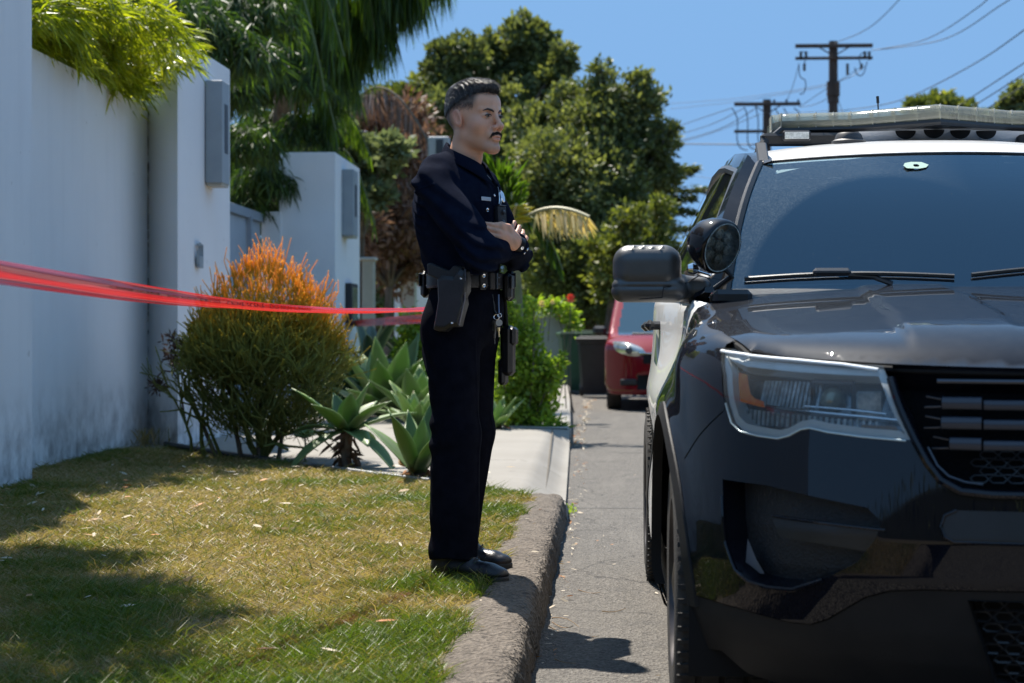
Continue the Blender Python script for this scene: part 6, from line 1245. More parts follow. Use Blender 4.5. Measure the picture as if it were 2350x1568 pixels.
def f_hands(p):
    d = None
    for (k0, k1, k2, k3, k4) in LH:
        e = smin(s_cap(p, k0, k1, .0135, .0110), smin(s_cap(p, k1, k2, .0105, .0088), smin(s_cap(p, k2, k3, .0088, .0078), s_cap(p, k3, k4, .0078, .0066), .003), .003), .008); d = e if d is None else np.minimum(smin(d, e, .0045), 9)
    pal = s_cap(p, WL + hd * .015, WL + hd * .070, .020, .018, (1, 1, 1)); d = smin(d, pal, .018); d = smin(d, smin(s_cap(p, LT[0], LT[1], .0155, .0115), smin(s_cap(p, LT[1], LT[2], .0108, .0095), s_cap(p, LT[2], LT[3], .0095, .0075), .003), .006), .012)
    d = smin(d, s_cap(p, WL + (EL - WL) * .12, WL + hd * .02, .0255, .0255), .018)
    r = None
    for (k0, k1, k2, k3) in FR:
        e = smin(s_cap(p, k0, k1, .0125, .0115), smin(s_cap(p, k1, k2, .0108, .0100), s_cap(p, k2, k3, .0100, .0086), .002), .006); r = e if r is None else smin(r, e, .003)
    r = smin(r, s_cap(p, WR + np.array([0, -.05, -.015]), WR + np.array([.0, .05, .015]), .026, .022), .015); return d, r
def f_body(p):
    d = f_head(p); d = smin(d, s_cap(p, (-.012, 0, 1.48), (.030, 0, 1.640), .062, .056), .022); d = smin(d, s_cap(p, (.062, 0, 1.560), (.030, 0, 1.49), .022, .03), .03)
    tor = smin(s_ell(p, (.0, 0, 1.34), (.10, .155, .17)), s_ell(p, (.01, 0, 1.07), (.095, .14, .18)), .08); tor = smin(tor, s_cap(p, (-.02, -.13, 1.47), (-.02, .13, 1.47), .048, .048), .05); d = smin(d, tor, .05)
    for (a, b, c) in ((SR, ER, WR), (SL, EL, WL)): d = smin(d, smin(s_cap(p, a, b, .042, .034), s_cap(p, b, c, .034, .024), .01), .02)
    h1, h2 = f_hands(p); d = smin(d, h1, .01); d = smin(d, h2, .01)
    for (a, b, c) in (((.0, -.09, .98), (.04, -.125, .53), (.022, -.148, .09)), ((.0, .09, .98), (-.018, .125, .53), (-.125, .172, .09))): d = smin(d, smin(s_cap(p, a, b, .07, .048), s_cap(p, b, c, .046, .030), .02), .05)
    return d
def skin_tint(V):
    u, v, w_ = head_co((V[:, 0], V[:, 1], V[:, 2])); av = np.abs(v); T = np.full(len(V), .60); hd_ = V[:, 2] > 1.50
    sm = lambda x, a, b: np.clip((x - a) / (b - a), 0, 1)
    T = np.where(hd_, T + .07 * np.exp(-((u - .055) ** 2 / .0008 + (w_ + .028) ** 2 / .0006)) * (av > .02), T)         # cheek warmth
    T = np.where(hd_, T + .10 * np.exp(-((u - .112) ** 2 / .0003 + (w_ + .037) ** 2 / .0003)), T)
    beard = sm(-w_, .050, .085) * sm(u, .0, .04) * (w_ > -.14) * sm(-w_, -.2, .14); T = np.where(hd_ & (w_ > -.125), T - .13 * beard, T)
    line = .042 + .10 * np.clip(.035 - u, 0, .1) * -.35 + .0 * u; fade = sm(w_ + .0 * u, .018, .056) * sm(.068 - u, 0, .02) * (av > .045) ; fade = np.maximum(fade, sm(-.035 - u, 0, .03) * sm(w_, -.075, -.02)); fade = np.maximum(fade, sm(w_, .072, .082) * 1.0)
    side = (u < .074); T = np.where(hd_ & side & (av < .083), T * (1 - .86 * fade ** 1.2), T)
    lips = (((u - .098) / .012) ** 2 + (v / .0225) ** 2 + ((w_ + .074) / .0085) ** 2) < 1.1; T = np.where(hd_ & lips, .73, T)
    ear_ = (av > .077) & (u < .025) & (w_ > -.045) & (w_ < .035); T = np.where(hd_ & ear_, .70 + .2 * sm(av, .08, .09) * sm(w_, -.01, .02) * sm(-u, .005, .02), T)
    T = np.where(~hd_, .57, T); kn = ~hd_ & (V[:, 2] > 1.15) & (V[:, 0] > .1)
    T = np.where(kn, .58 + .10 * np.sin(V[:, 0] * 160) * np.sin(V[:, 1] * 130 + V[:, 2] * 90), T); return T
V, F = nets(f_body, (-.25, -.34, .0), (.34, .34, 1.87), .0026)
man = link("person", mesh("person", V, F, True, tint=skin_tint(V)), M_skin); man.location = (OX, OY, OZ); man.rotation_euler = (0, 0, OR)
tag(man, "uniformed police officer standing with crossed arms on the lawn edge, looking right", "person")
def hpt(u, v, w_):
    a = math.cos(TILT); b = math.sin(TILT); uu = u * a + w_ * b; ww = -u * b + w_ * a; return Vector((HC[0] + (uu * cH - v * sH) * HS, HC[1] + (uu * sH + v * cH) * HS, HC[2] + ww * HS))
# hair, brows, moustache, eyes
def f_hair(p):
    u, v, w_ = head_co(p); av = np.abs(v); q = (u, v, w_)
    d = s_ell(q, (-.012, 0, .037), (.103, .079, .093)); d = smin(d, s_ell(q, (.040, 0, .100), (.054, .050, .026)), .03); d = smin(d, s_ell(q, (-.02, 0, .092), (.075, .056, .040)), .03)
    st = .0012 * np.sin(v * 620 + 2 * np.sin(u * 40) + u * 90) + .0010 * np.sin(v * 1300 + u * 230 + 3 * np.sin(u * 60)) + .0014 * np.sin(u * 60 + 2 * np.sin(v * 48)); d = d + st * np.clip((w_ - .03) / .04, .15, 1)
    cut = np.where(u > .03, .070 + .16 * (u - .03) - .30 * np.clip(av - .045, 0, .05), .070 - .50 * (.03 - u)); low = cut + .003 * np.sin(u * 210 + v * 160) + .002 * np.sin(u * 500 + v * 400); d = smax(d, low - w_, .010)
    d = smax(d, -(s_ell(q, (.052, 0, .028), (.058, .074, .0455))), .004); return d * HS
hr_ = sdfobj("hair", f_hair, (-.10, -.12, 1.66), (.20, .12, 1.87), .0019, M_hair, man)
M_brow = mk("brow hair", (.035, .023, .018), (.08, .055, .042), scale=60, rough=.6)
for s_ in (-1, 1):
    mb = MB(); mb.tube([hpt(.0945, s_ * .012, .0145), hpt(.0945, s_ * .023, .0185), hpt(.0885, s_ * .036, .0215), hpt(.0775, s_ * .049, .0165)], [.0030, .0042, .0036, .0014], 8); mb.build("eyebrow", M_brow, man)
    mb = MB(); mb.lathe([(0, -.0118), (.006, -.0100), (.0105, -.005), (.0118, 0), (.0105, .005), (.006, .0100), (0, .0118)], hpt(.0785, s_ * .0325, .0), (math.cos(HA), math.sin(HA), 0), 20); mb.build("eye", mk("eye white", (.42, .37, .34), rough=.2), man)
    mb = MB(); c = hpt(.0900, s_ * .0325 - .001, -.0005); mb.lathe([(0, .003), (.0045, .0022), (.0062, 0)], c, (math.cos(HA) , math.sin(HA), 0), 16); mb.build("iris", mk("iris", (.012, .007, .005), rough=.1), man)
    mb = MB(); mb.tube([hpt(.0905, s_ * .0200, -.0005), hpt(.0935, s_ * .027, .0038), hpt(.0925, s_ * .035, .0040), hpt(.0850, s_ * .0470, -.0002)], [.0014, .0024, .0028, .0016], 6); mb.build("upper_lash", M_brow, man)
    mb = MB(); mb.tube([hpt(.0888, s_ * .022, -.0030), hpt(.0900, s_ * .032, -.0040), hpt(.0845, s_ * .044, -.0024)], [.0007, .0010, .0008], 5); mb.build("lower_lash", M_brow, man)
def f_mou(p):
    u, v, w_ = head_co(p); av = np.abs(v); a = (u, av, w_); d = smin(s_cap(a, (.1005, .003, -.0572), (.0960, .018, -.0608), .0030, .0032), s_cap(a, (.098, .019, -.0610), (.0872, .0245, -.0720), .0019, .0010), .004)
    return (d + .0012 * np.sin(v * 1500 + w_ * 700) + .0006 * np.sin(w_ * 2100)) * HS
M_mous = mk("moustache hair", (.018, .012, .010), (.04, .028, .022), scale=60, rough=.6)
mo_ = sdfobj("moustache", f_mou, (.08, -.09, 1.60), (.20, .08, 1.68), .0012, M_mous, man)
# single hairs standing off the hair mass, the side fade and the moustache
def hairs(name, P, D, L, wd, m): lv = leaves(np.array(P), np.array(D), np.array(L), wd, np.zeros(len(P)), droop=.15); return link(name, mesh(name, lv[0], lv[1], False), m, man)
Vh = np.array([v.co[:] for v in bpy.data.objects["hair"].data.vertices]); ii = rng.integers(0, len(Vh), 9000); Ph = Vh[ii]; e_ = .002
def grad(fn, P): 
    g = []
    for k in range(3): q = P.copy(); q[:, k] += e_; r = P.copy(); r[:, k] -= e_; g.append(fn((q[:, 0], q[:, 1], q[:, 2])) - fn((r[:, 0], r[:, 1], r[:, 2])))
    return unit(np.stack(g, 1))
Nh = grad(lambda p: s_ell(head_co(p), (-.012, 0, .037), (.103, .079, .093)), Ph); uu, vv, ww = head_co((Ph[:, 0], Ph[:, 1], Ph[:, 2])); topk = np.clip((ww - .05) / .05, 0, 1)
Fw = np.array([cH, sH, 0]); Dh = Nh * (.16 + .14 * rng.random((len(Ph), 1))) + (Fw * .9 + np.array([sH, -cH, 0]) * .35)[None] * topk[:, None] + np.array([0, 0, -1.0]) * (.8 * (1 - topk))[:, None] + Fw * .2 + rng.normal(size=Ph.shape) * .07
kp = ww > .045; hairs("hair_strands", (Ph - Nh * .001)[kp], Dh[kp], (.008 + .010 * topk + .006 * rng.random(len(Ph)))[kp], .0010, M_hair)
k = 4200; u_ = rng.uniform(-.10, .062, k); w_ = rng.uniform(-.01, .07, k) ; sd = rng.choice([-1, 1], k); Pf = []; Df = []
for i in range(k):
    dens_ = min(1, max(0, (w_[i] - .012 + .25 * max(0, -.02 - u_[i])) / .045))
    if rng.random() > dens_ * 1.1: continue
    o = hpt(u_[i], sd[i] * .13, w_[i]); c_ = hpt(u_[i] * .6, 0, .03); d_ = (c_ - o).normalized(); t_ = 0
    for _ in range(14):
        q = o + d_ * t_; s_v = float(f_head((np.array([q.x]), np.array([q.y]), np.array([q.z])))[0]); t_ += max(s_v, .0002)
        if s_v < .0005: break
    if s_v < .0015: Pf.append(o + d_ * t_); Df.append(-d_ * .35 + Vector((-cH * .3, -sH * .3, -.8)) + Vector(rng.normal(size=3) * .15))
hairs("side_hair", Pf, Df, .0045 + .003 * rng.random(len(Pf)), .0007, M_hair)
Vm = np.array([v.co[:] for v in mo_.data.vertices]); ii = rng.integers(0, len(Vm), 1700); Pm_ = Vm[ii]; Nm_ = grad(f_mou, Pm_); um, vm, wm = head_co((Pm_[:, 0], Pm_[:, 1], Pm_[:, 2])); Sd = np.stack([-np.sign(vm) * sH, np.sign(vm) * cH, np.zeros(len(vm))], 1)
hairs("moustache_hairs", Pm_ - Nm_ * .001, Nm_ * .35 + Sd * .5 + np.array([0, 0, -.8]) + rng.normal(size=Pm_.shape) * .15, .0052 + .003 * rng.random(len(Pm_)), .0009, M_mous)
# --- shirt
def folds(p, A, k, f, ph=0): x, y, z = p; return A * np.sin((x * k[0] + y * k[1] + z * k[2]) * f + ph + 1.2 * np.sin(z * 21 + x * 17 + ph))
def f_shirt(p):
    x, y, z = p
    d = s_ell(p, (.005, 0, 1.385), (.128, .178, .165)); d = smin(d, s_ell(p, (-.042, -.02, 1.345), (.122, .165, .19)), .04); d = smin(d, s_ell(p, (-.022, 0, 1.22), (.104, .150, .20)), .05); d = smin(d, s_ell(p, (.022, 0, 1.20), (.122, .162, .20)), .07); d = smin(d, s_ell(p, (-.055, 0, 1.44), (.088, .155, .135)), .05)
    d = smin(d, s_cap(p, (-.035, -.135, 1.480), (-.015, .15, 1.480), .062, .060), .05); d = smin(d, s_cap(p, (-.025, 0, 1.53), (-.040, -.13, 1.515), .058, .055), .03); d = smin(d, s_cap(p, (-.015, 0, 1.53), (-.010, .13, 1.51), .058, .052), .03)
    d = smin(d, s_cap(p, (-.005, 0, 1.50), (.008, 0, 1.565), .078, .068), .025); d = smin(d, s_ell(p, (.055, -.06, 1.40), (.080, .085, .09)), .03); d = smin(d, s_ell(p, (.055, .06, 1.40), (.080, .085, .09)), .03)
    d = d + .0028 * np.sin(z * 62 + 3 * x / .1 + 2 * np.sin(y * 25)) * np.clip((1.30 - z) / .12, 0, 1) + .0022 * wob(p, 38, 1)
    up = s_cap(p, SR, ER + np.array([.012, 0, .004]), .0740, .0640); m_ = s_cap(p, ER, WR + (0, -.03, 0), .0600, .0440); ar = smin(up, m_, .028); tt = np.exp(-((x - ER[0]) ** 2 + (y - ER[1]) ** 2 + (z - ER[2]) ** 2) / .0120)
    ar = ar + tt * .0095 * np.sin((x * .5 + z * .85) * 150 + 1.6 * np.sin(y * 30 + x * 22)) + .0040 * wob(p, 36, 3) + .0050 * np.sin((x * .7 + z * .7) * 95 + 2 * np.sin(z * 18))
    ul = s_cap(p, SL, EL, .0640, .0540); cuffend = EL + (WL - EL) * .93; ml = s_cap(p, EL, cuffend, .0520, .0400, (1, 1, 1)); al = smin(ul, ml, .026); t2 = np.exp(-((x - EL[0]) ** 2 + (y - EL[1]) ** 2 + (z - EL[2]) ** 2) / .010)
    al = al + t2 * .0085 * np.sin((x * .6 - z * .8) * 150 + 1.5 * np.sin(y * 34)) + .0022 * wob(p, 44, 5)
    ax = U(WL - EL); h = (x - cuffend[0]) * ax[0] + (y - cuffend[1]) * ax[1] + (z - cuffend[2]) * ax[2]; al = smax(al, h - .012, .006); al = al - .0022 * (np.abs(h + .028) < .036)
    core = s_cap(p, cuffend - ax * .02, cuffend + ax * .06, .0345, .0345); al = smax(al, -core, .003)
    d = smin(d, ar, .022); d = smin(d, al, .020); d = smax(d, 1.085 - z, .006)
    nk = s_cap(p, (.0, 0, 1.49), (.034, 0, 1.66), .0645, .066); d = smax(d, -nk, .006)
    vv = s_ell(p, (.085, 0, 1.548), (.052, .022, .060)); d = smax(d, -vv, .008)
    yoke = np.abs(z - (1.462 + .25 * np.clip(y + .1, -.12, .05) + .25 * (x + .05))) ; d = d - .0026 * (yoke < .003) * (x < .02); bk = np.clip((-.02 - x) / .06, 0, 1) * np.exp(-((z - 1.38) / .09) ** 2); d = d + bk * .0065 * np.sin((z * 1.0 - y * .55) * 150 + 2.2 * np.sin(y * 28))
    pk = (np.abs(y + .075) < .045) & (z > 1.30) & (z < 1.395) & (x > .05); d = d - .0028 * pk; d = d - .0030 * ((np.abs(y) < .017) & (x > .05) & (z > 1.1)); return d
sdfobj("shirt", f_shirt, (-.26, -.38, 1.05), (.36, .38, 1.66), .0040, M_shirt, man)
# collar
def collar():
    mb = MB()
    for s_ in (-1, 1):
        rows = [[], [], [], [], []]; n = 22
        for i in range(n):
            f = i / (n - 1); a = math.pi - f * (math.pi - .30); cx, cy = .012, 0; u = cx + .066 * math.cos(a) + .020 * f; v = s_ * .0655 * math.sin(a); z = 1.622 - .098 * f ** 1.15; out = Vector((math.cos(a), s_ * math.sin(a), 0)); drop = .040 + .040 * max(0, (f - .55) / .45) ** 1.4; fl = .018 + .022 * f
            p = Vector((u, v, z)); tan = Vector((math.sin(a), -s_ * math.cos(a), 0)); push = max(0, (f - .75) / .25) * .004
            rows[0].append(p - Vector((0, 0, .03))); rows[1].append(p); rows[2].append(p + out * .006 + Vector((0, 0, .003))); rows[3].append(p + out * (.006 + fl * .55) + Vector((0, 0, -drop * .5))); rows[4].append(p + out * (.006 + fl + push) + Vector((.010 * f, -s_ * .012 * max(0, (f - .8) / .2), -drop)))
        mb.grid(rows if s_ > 0 else rows)
    o = mb.build("collar", M_shirt, man, angle=50); sm = o.modifiers.new("t", 'SOLIDIFY'); sm.thickness = .003; return o
collar()
mb = MB(); mb.grid([[(.068 + .02 * k, -.018 + .018 * abs(j - 1), 1.548 - .022 * k - .006 * abs(j - 1)) for j in range(3)] for k in range(4)]); mb.build("undershirt", mk("white cotton", (.75, .75, .75), rough=.9), man)
# --- trousers
def f_tr(p):
    x, y, z = p
    hip = s_ell((x, y, z), (.020, 0, 1.0), (.135, .178, .17)); hip = smin(hip, s_ell(p, (-.014, -.075, .90), (.098, .088, .115)), .04); hip = smin(hip, s_ell(p, (-.018, .075, .90), (.092, .088, .115)), .04)
    def leg(h, k, f, r0, r1, r2, sd):
        a = s_cap(p, h, k, r0, r1); b = s_cap(p, k, f, r1, r2, (1.12, 1, 1)); d = smin(a, b, .03); kn = np.exp(-((z - k[2]) / .10) ** 2)
        d = d + .0065 * np.sin(z * 70 + 2 * np.sin(x * 30 + y * 20) + sd) * kn * np.clip((k[0] + .02 - x) / .08, 0, 1) + .0050 * np.sin(z * 48 + 14 * x + sd) * np.clip((.30 - z) / .2, 0, 1) * np.clip((.02 - (x - f[0])) / .06, 0, 1) + .0045 * wob(p, 15, sd); cr = np.abs(y - (f[1] + (k[1] - f[1]) * np.clip((z - f[2]) / .44, 0, 1.3))); d = d - .0035 * np.exp(-(cr / .006) ** 2) * (x > f[0]); return d
    R = leg((.004, -.090, .93), (.040, -.125, .53), (.046, -.160, .06), .104, .084, .080, 0); L = leg((-.004, .090, .93), (-.018, .125, .53), (-.105, .160, .06), .104, .082, .078, 2)
    d = smin(smin(R, L, .022), hip, .05); d = d + .0075 * np.sin((x * .8 + z) * 75 + 2 * np.sin(y * 22)) * np.exp(-((z - .80) / .08) ** 2) * np.clip((-.0 - x) / .06, 0, 1)
    d = smax(d, z - 1.11, .004); d = smax(d, (.078 + .006 * np.sin(x * 30)) + .25 * np.clip(x - .10, 0, .2) * 0 - z, .004)
    pk = s_cap(p, (.075, -.165, 1.07), (.015, -.190, .94), .0022, .0022); d = smax(d, -pk, .002); return d
sdfobj("trousers", f_tr, (-.26, -.30, .06), (.26, .30, 1.14), .0048, M_trou, man)
# --- belt and gear
def oval(a, ru, rv, cu=.020): return (cu + ru * math.cos(a), rv * math.sin(a))
mb = MB(); rows = []
for (dr, z) in ((-.006, 1.072), (.006, 1.074), (.008, 1.082), (.008, 1.122), (.006, 1.130), (-.006, 1.132)): rows.append([(*oval(2 * math.pi * k / 64, .133 + dr, .170 + dr), z) for k in range(64)])
mb.grid(rows, closed=True); belt = mb.build("duty_belt", M_leather, man)
mb = MB()
for z in (1.083, 1.121): mb.tube([(*oval(2 * math.pi * k / 64, .1418, .1788), z) for k in range(65)], .0012, 4)
mb.build("belt_stitching", mk("stitching", (.05, .05, .055), rough=.5), belt)
def ang(cu, cv): return math.atan2(cv / .17, (cu - .02) / .133)
def onbelt(name, a, w_, h, dep, z, m, bev=.008, par=None, tilt=0):
    c = oval(a, .139 + dep / 2, .176 + dep / 2); nx, ny = math.cos(a) / .133, math.sin(a) / .17; yaw = math.atan2(ny, nx); mb = MB(); mb.box((c[0], c[1], z), (dep, w_, h), rot=(0, 0, yaw) if not tilt else Euler((tilt, 0, yaw)).to_matrix(), bev=bev); o = mb.build(name, m, par or man); return o, Vector((c[0], c[1], z)), Vector((math.cos(yaw), math.sin(yaw), 0)), Vector((-math.sin(yaw), math.cos(yaw), 0))
def snap(c, n_, r, par): mb = MB(); mb.lathe([(r, 0), (r, .002), (r * .75, .004), (r * .5, .0028), (0, .0028)], c, n_, 16); mb.build("snap", M_chrome, par)
a_k = ang(*oloc(1119, 650, -.075)[:2]); o, c, n_, t_ = onbelt("belt_keeper", -.60, .030, .068, .007, 1.100, M_leather, .003, belt); snap(c + n_ * .0035 + Vector((0, 0, .018)), n_, .0085, o); snap(c + n_ * .0035 - Vector((0, 0, .018)), n_, .0085, o)
o, c, n_, t_ = onbelt("belt_keeper", -.34, .030, .064, .010, 1.100, M_leather, .004, belt)
o, c, n_, t_ = onbelt("buckle", -.08, .052, .062, .008, 1.100, M_leather, .004, belt); 
for d_ in (-.012, .012): mb = MB(); q = c + n_ * .006 + t_ * -.02; mb.tube([q + Vector((0, 0, d_)), q + t_ * .016 + Vector((0, 0, d_))], .0022, 6); mb.build("buckle_pin", M_chrome, o)
mb = MB(); q = c + n_ * .006 - t_ * .024; mb.box(tuple(q), (.002, .004, .058), bev=.0005); mb.build("buckle_edge", M_chrome, o)
for (a, w_, h, dp, z) in ((.52, .052, .115, .038, 1.085), (.22, .045, .10, .035, 1.080), (2.75, .060, .125, .036, 1.085), (-2.95, .055, .10, .030, 1.09)):
    o, c, n_, t_ = onbelt("pouch", a, w_, h, dp, z, M_leather, .012, man); mb = MB(); mb.box(tuple(c + n_ * (dp / 2 + .001) + Vector((0, 0, h * .18))), (.006, w_ * 1.02, h * .5), rot=(0, 0, math.atan2(n_.y, n_.x)), bev=.0025); mb.build("flap", M_leather, o)
# holster with pistol grip on the right hip
hol = [(1000, 640), (1012, 630), (1040, 634), (1052, 616), (1066, 622), (1070, 642), (1069, 668), (1062, 682), (1064, 698), (1057, 722), (1050, 750), (1030, 752), (1018, 761), (1004, 761), (991, 756), (996, 728), (1002, 690)]
gri = [(977, 606), (985, 603), (1000, 610), (1030, 622), (1042, 609), (1058, 612), (1066, 626), (1060, 650), (1030, 652), (1010, 646), (992, 636), (979, 630)]
def side_prism(name, pts, v0, v1, m, bev, par=None):
    A = [oloc(a, b, v0) for a, b in pts]; B = [oloc(a, b, v0) for a, b in pts]; n = len(A); c = sum(A) / n; V = []
    for (v_, s_) in ((v1, 1.0), ((v0 * .75 + v1 * .25), 1.0), (v0, 1 - bev)):
        for q in A: e = c + (q - c) * s_; V.append((e[0], v_, e[2]))
    F = [(k * n + i, k * n + (i + 1) % n, (k + 1) * n + (i + 1) % n, (k + 1) * n + i) for k in range(2) for i in range(n)] + [tuple(range(2 * n, 3 * n)), tuple(range(n - 1, -1, -1))]; mb = MB(); mb.add(V, F); o = mb.build(name, m, par or man, angle=30); bm = o.modifiers.new("b", 'BEVEL'); bm.width = .003; bm.segments = 2; return o
ho = side_prism("holster", hol, -.236, -.190, M_holst, .16); gp = side_prism("pistol_grip", gri, -.226, -.196, mk("grip polymer", (.014, .015, .018), rough=.6, bump=.6, bscale=500), .12, ho)
snap(Vector(oloc(1058, 639, -.237)), Vector((0, -1, 0)), .0055, ho); snap(Vector(oloc(1038, 741, -.237)), Vector((0, -1, 0)), .005, ho)
mb = MB(); mb.tube([oloc(1068, 640, -.228), oloc(1066, 690, -.228), oloc(1053, 746, -.228)], .0035, 6); mb.tube([oloc(1068, 618, -.225), oloc(1069, 640, -.228)], .004, 6); mb.build("holster_seam", M_dchr, ho)
mb = MB(); q = [oloc(1020, 640, -.20), oloc(1056, 642, -.20), oloc(1056, 672, -.19), oloc(1020, 672, -.19)]; mb.box(tuple((q[0] + q[2]) / 2 + np.array([0, .015, 0])), (.06, .03, .06), bev=.006); mb.build("belt_loop", M_leather, ho)
# drop pouch on the far thigh, radio case
c = Vector(oloc(1166, 805, .13)); mb = MB(); mb.box(tuple(c), (.050, .055, .19), bev=.014); mb.box((c.x + .022, c.y, c.z + .055), (.03, .045, .07), bev=.01); mb.box((c.x - .02, c.y, c.z - .08), (.03, .05, .10), bev=.01); tp_ = mb.build("thigh_pouch", M_leather, man)
mb = MB(); mb.tube([(c.x - .01, c.y, c.z + .09), (.12, .12, 1.07)], .012, 6, flat=.4); mb.build("strap", M_leather, tp_)
# name plate, badge, pen chain, body camera
def chest(px, py, v): q = oloc(px, py, v); return Vector(q)
c = chest(1105, 468, -.085); fw = Vector((.93, -.36, .05)).normalized()
def plate(name, c, n_, w_, h, dep, m, par=None, bev=.001): mb = MB(); mb.box(tuple(c), (dep, w_, h), rot=n_.to_track_quat('X', 'Z').to_matrix(), bev=bev); return mb.build(name, m, par or man)
def surf(px, py, v):       # walk forward until the cloth surface
    q = np.array(oloc(px, py, v), dtype=float); return Vector(q)
def onshirt(v, z):
    x = .30
    for _ in range(60):
        d = float(f_shirt((np.array([x]), np.array([v]), np.array([z])))[0])
        if d < .0008: break
        x -= max(d * .6, .0004)
    e = .002; g = [float(f_shirt((np.array([x + (e if i == 0 else 0)]), np.array([v + (e if i == 1 else 0)]), np.array([z + (e if i == 2 else 0)])))[0]) - float(f_shirt((np.array([x]), np.array([v]), np.array([z])))[0]) for i in range(3)]
    return Vector((x, v, z)), Vector(g).normalized()
c, n_ = onshirt(-.078, 1.402); plate("name_plate", c + n_ * .003, n_, .058, .014, .002, mk("name plate", (.62, .66, .72), rough=.2, metal=.6))
c, n_ = onshirt(-.072, 1.362); snap(c + n_ * .002, n_, .008, man)
c, n_ = onshirt(.012, 1.345); cam_b = plate("body_camera", c + Vector((.016, 0, -.008)), Vector((1, -.12, .05)).normalized(), .056, .088, .026, M_holst, None, .006)
mb = MB(); q = c + Vector((.030, -.004, .012)); mb.lathe([(.009, 0), (.009, .003), (.006, .004), (0, .004)], q, (1, -.1, 0), 16); q = c + Vector((.030, -.006, -.028)); mb.lathe([(.012, 0), (.012, .002), (.009, .003), (0, .003)], q, (1, -.1, 0), 20); mb.build("camera_lens", M_dchr, cam_b); plate("camera_top", c + Vector((.016, 0, .037)), Vector((1, -.12, .05)).normalized(), .050, .003, .022, M_dchr, cam_b)
for (v, z0, z1, m_) in ((.055, 1.475, 1.39, M_chrome), (.062, 1.44, 1.37, M_chrome)):
    P = [];
    for i in range(7): q, n_ = onshirt(v - .004 * i, z0 + (z1 - z0) * i / 6); P.append(q + n_ * .004)
    mb = MB(); mb.tube(P, [.0016, .0028, .0016, .0028, .0016, .0028, .0016], 6); mb.build("badge_chain", m_, man)
c, n_ = onshirt(.072, 1.42); mb = MB(); mb.lathe([(.024, 0), (.022, .003), (.008, .005), (0, .006)], c + n_ * .002, n_, 7); mb.build("badge", mk("silver badge", (.6, .62, .66), rough=.2, metal=.9), man)
for z in (1.47, 1.42): c, n_ = onshirt(-.002, z); snap(c + n_ * .001, n_, .0055, man)
c, n_ = onshirt(-.055, 1.50)
# cuff buttons and watch
ax = Vector(U(WL - EL)); ce = Vector(EL + (WL - EL) * .82)
for (k, off_) in ((0, Vector((.030, -.012, -.022))), (1, Vector((.036, .008, -.014))), (2, Vector((.034, .048, -.010)))):
    n_ = (off_ - ax * off_.dot(ax)).normalized(); snap(ce + off_.dot(ax) * ax + n_ * .0425, n_, .0055, man)
wc = Vector(WL) + Vector(hd) * -.012; wx = Vector(hd); mb = MB(); u_ = wx.orthogonal().normalized(); v_ = wx.cross(u_)
rows = [[wc + wx * h + (u_ * math.cos(a) + v_ * math.sin(a)) * r for a in np.linspace(0, 2 * math.pi, 32, endpoint=False)] for (h, r) in ((-.009, .0265), (-.009, .0300), (.009, .0298), (.009, .0262))]; mb.grid(rows, closed=True); wt = mb.build("watch_strap", M_leather, man)
n_ = (Vector((.75, -.1, -.55)) - wx * Vector((.75, -.1, -.55)).dot(wx)).normalized(); mb = MB(); mb.lathe([(.006, 0), (.006, .003), (0, .003)], wc + n_ * .0295 + wx * .0, n_, 12); mb.box(tuple(wc + n_ * .031 + wx * .0), (.010, .006, .004), bev=.001); mb.build("watch_buckle", M_chrome, wt)
# --- shoes
def shoe(a_toe, a_heel, y, yaw):
    L = a_toe - a_heel; cx = a_heel; c, s = math.cos(yaw), math.sin(yaw); y0 = y
    def f(p):
        x = (p[0] - cx) * c + (p[1] - y0) * s; yy = -(p[0] - cx) * s + (p[1] - y0) * c; z = p[2]; q = (x, yy, z)
        d = s_cap(q, (.040, 0, .042), (.10, 0, .044), .036, .037); d = smin(d, s_cap(q, (.10, 0, .050), (L - .075, .002, .034), .037, .036, (1, 1.18, 1)), .02); d = smin(d, s_ell(q, (L - .060, .004, .030), (.058, .046, .030)), .012)
        d = smin(d, s_cap(q, (.045, 0, .05), (.062, 0, .17), .040, .046), .02); d = smin(d, s_cap(q, (.07, 0, .105), (.16, 0, .068), .038, .032), .02); d = smax(d, .013 - z, .004)
        cap_ = np.abs(x - (L - .098) + 1.2 * yy ** 2 / .04) ; d = d - .0013 * (x > L - .098 + 0 * yy); d = smax(d, z - .19, .003); return d
    def f2(p):
        x = (p[0] - cx) * c + (p[1] - y0) * s; yy = -(p[0] - cx) * s + (p[1] - y0) * c; z = p[2]; w_ = np.interp(x, [0, .03, .08, .15, L - .09, L - .03, L], [.022, .034, .036, .038, .048, .040, .022]); out = smax(np.abs(yy - .002) - w_, np.maximum(-x, x - L - .002), .02)
        d = smax(out, np.abs(z - .012) - .0125, .004); heel = smax(smax(out, x - .09, .002), np.abs(z - .010) - .012, .003); return np.minimum(d, heel)
    lo = (min(a_heel, a_toe) - .09, y - .17, -.01); hi = (max(a_toe, a_heel) + .09, y + .17, .21)
    sh = sdfobj("shoe", f, lo, hi, .0030, M_leather, man); sdfobj("sole", f2, lo, hi, .0032, mk("rubber sole", (.012, .012, .012), (.03, .028, .025), scale=20, rough=.7), sh)
    mb = MB()
    for k in range(5):
        x = .118 + .019 * k; z = .128 - .0105 * k; pts = [(x - .004, -.026, z - .014), (x + .004, 0, z + .006), (x - .004, .026, z - .014)]; P = [(cx + a * c - b * s, y0 + a * s + b * c, h) for (a, b, h) in pts]; mb.tube(P, .0024, 5)
    mb.build("lace", M_leather, sh)
shoe(.272, -.050, -.145, math.radians(-6)); shoe(.120, -.195, .175, math.radians(4))
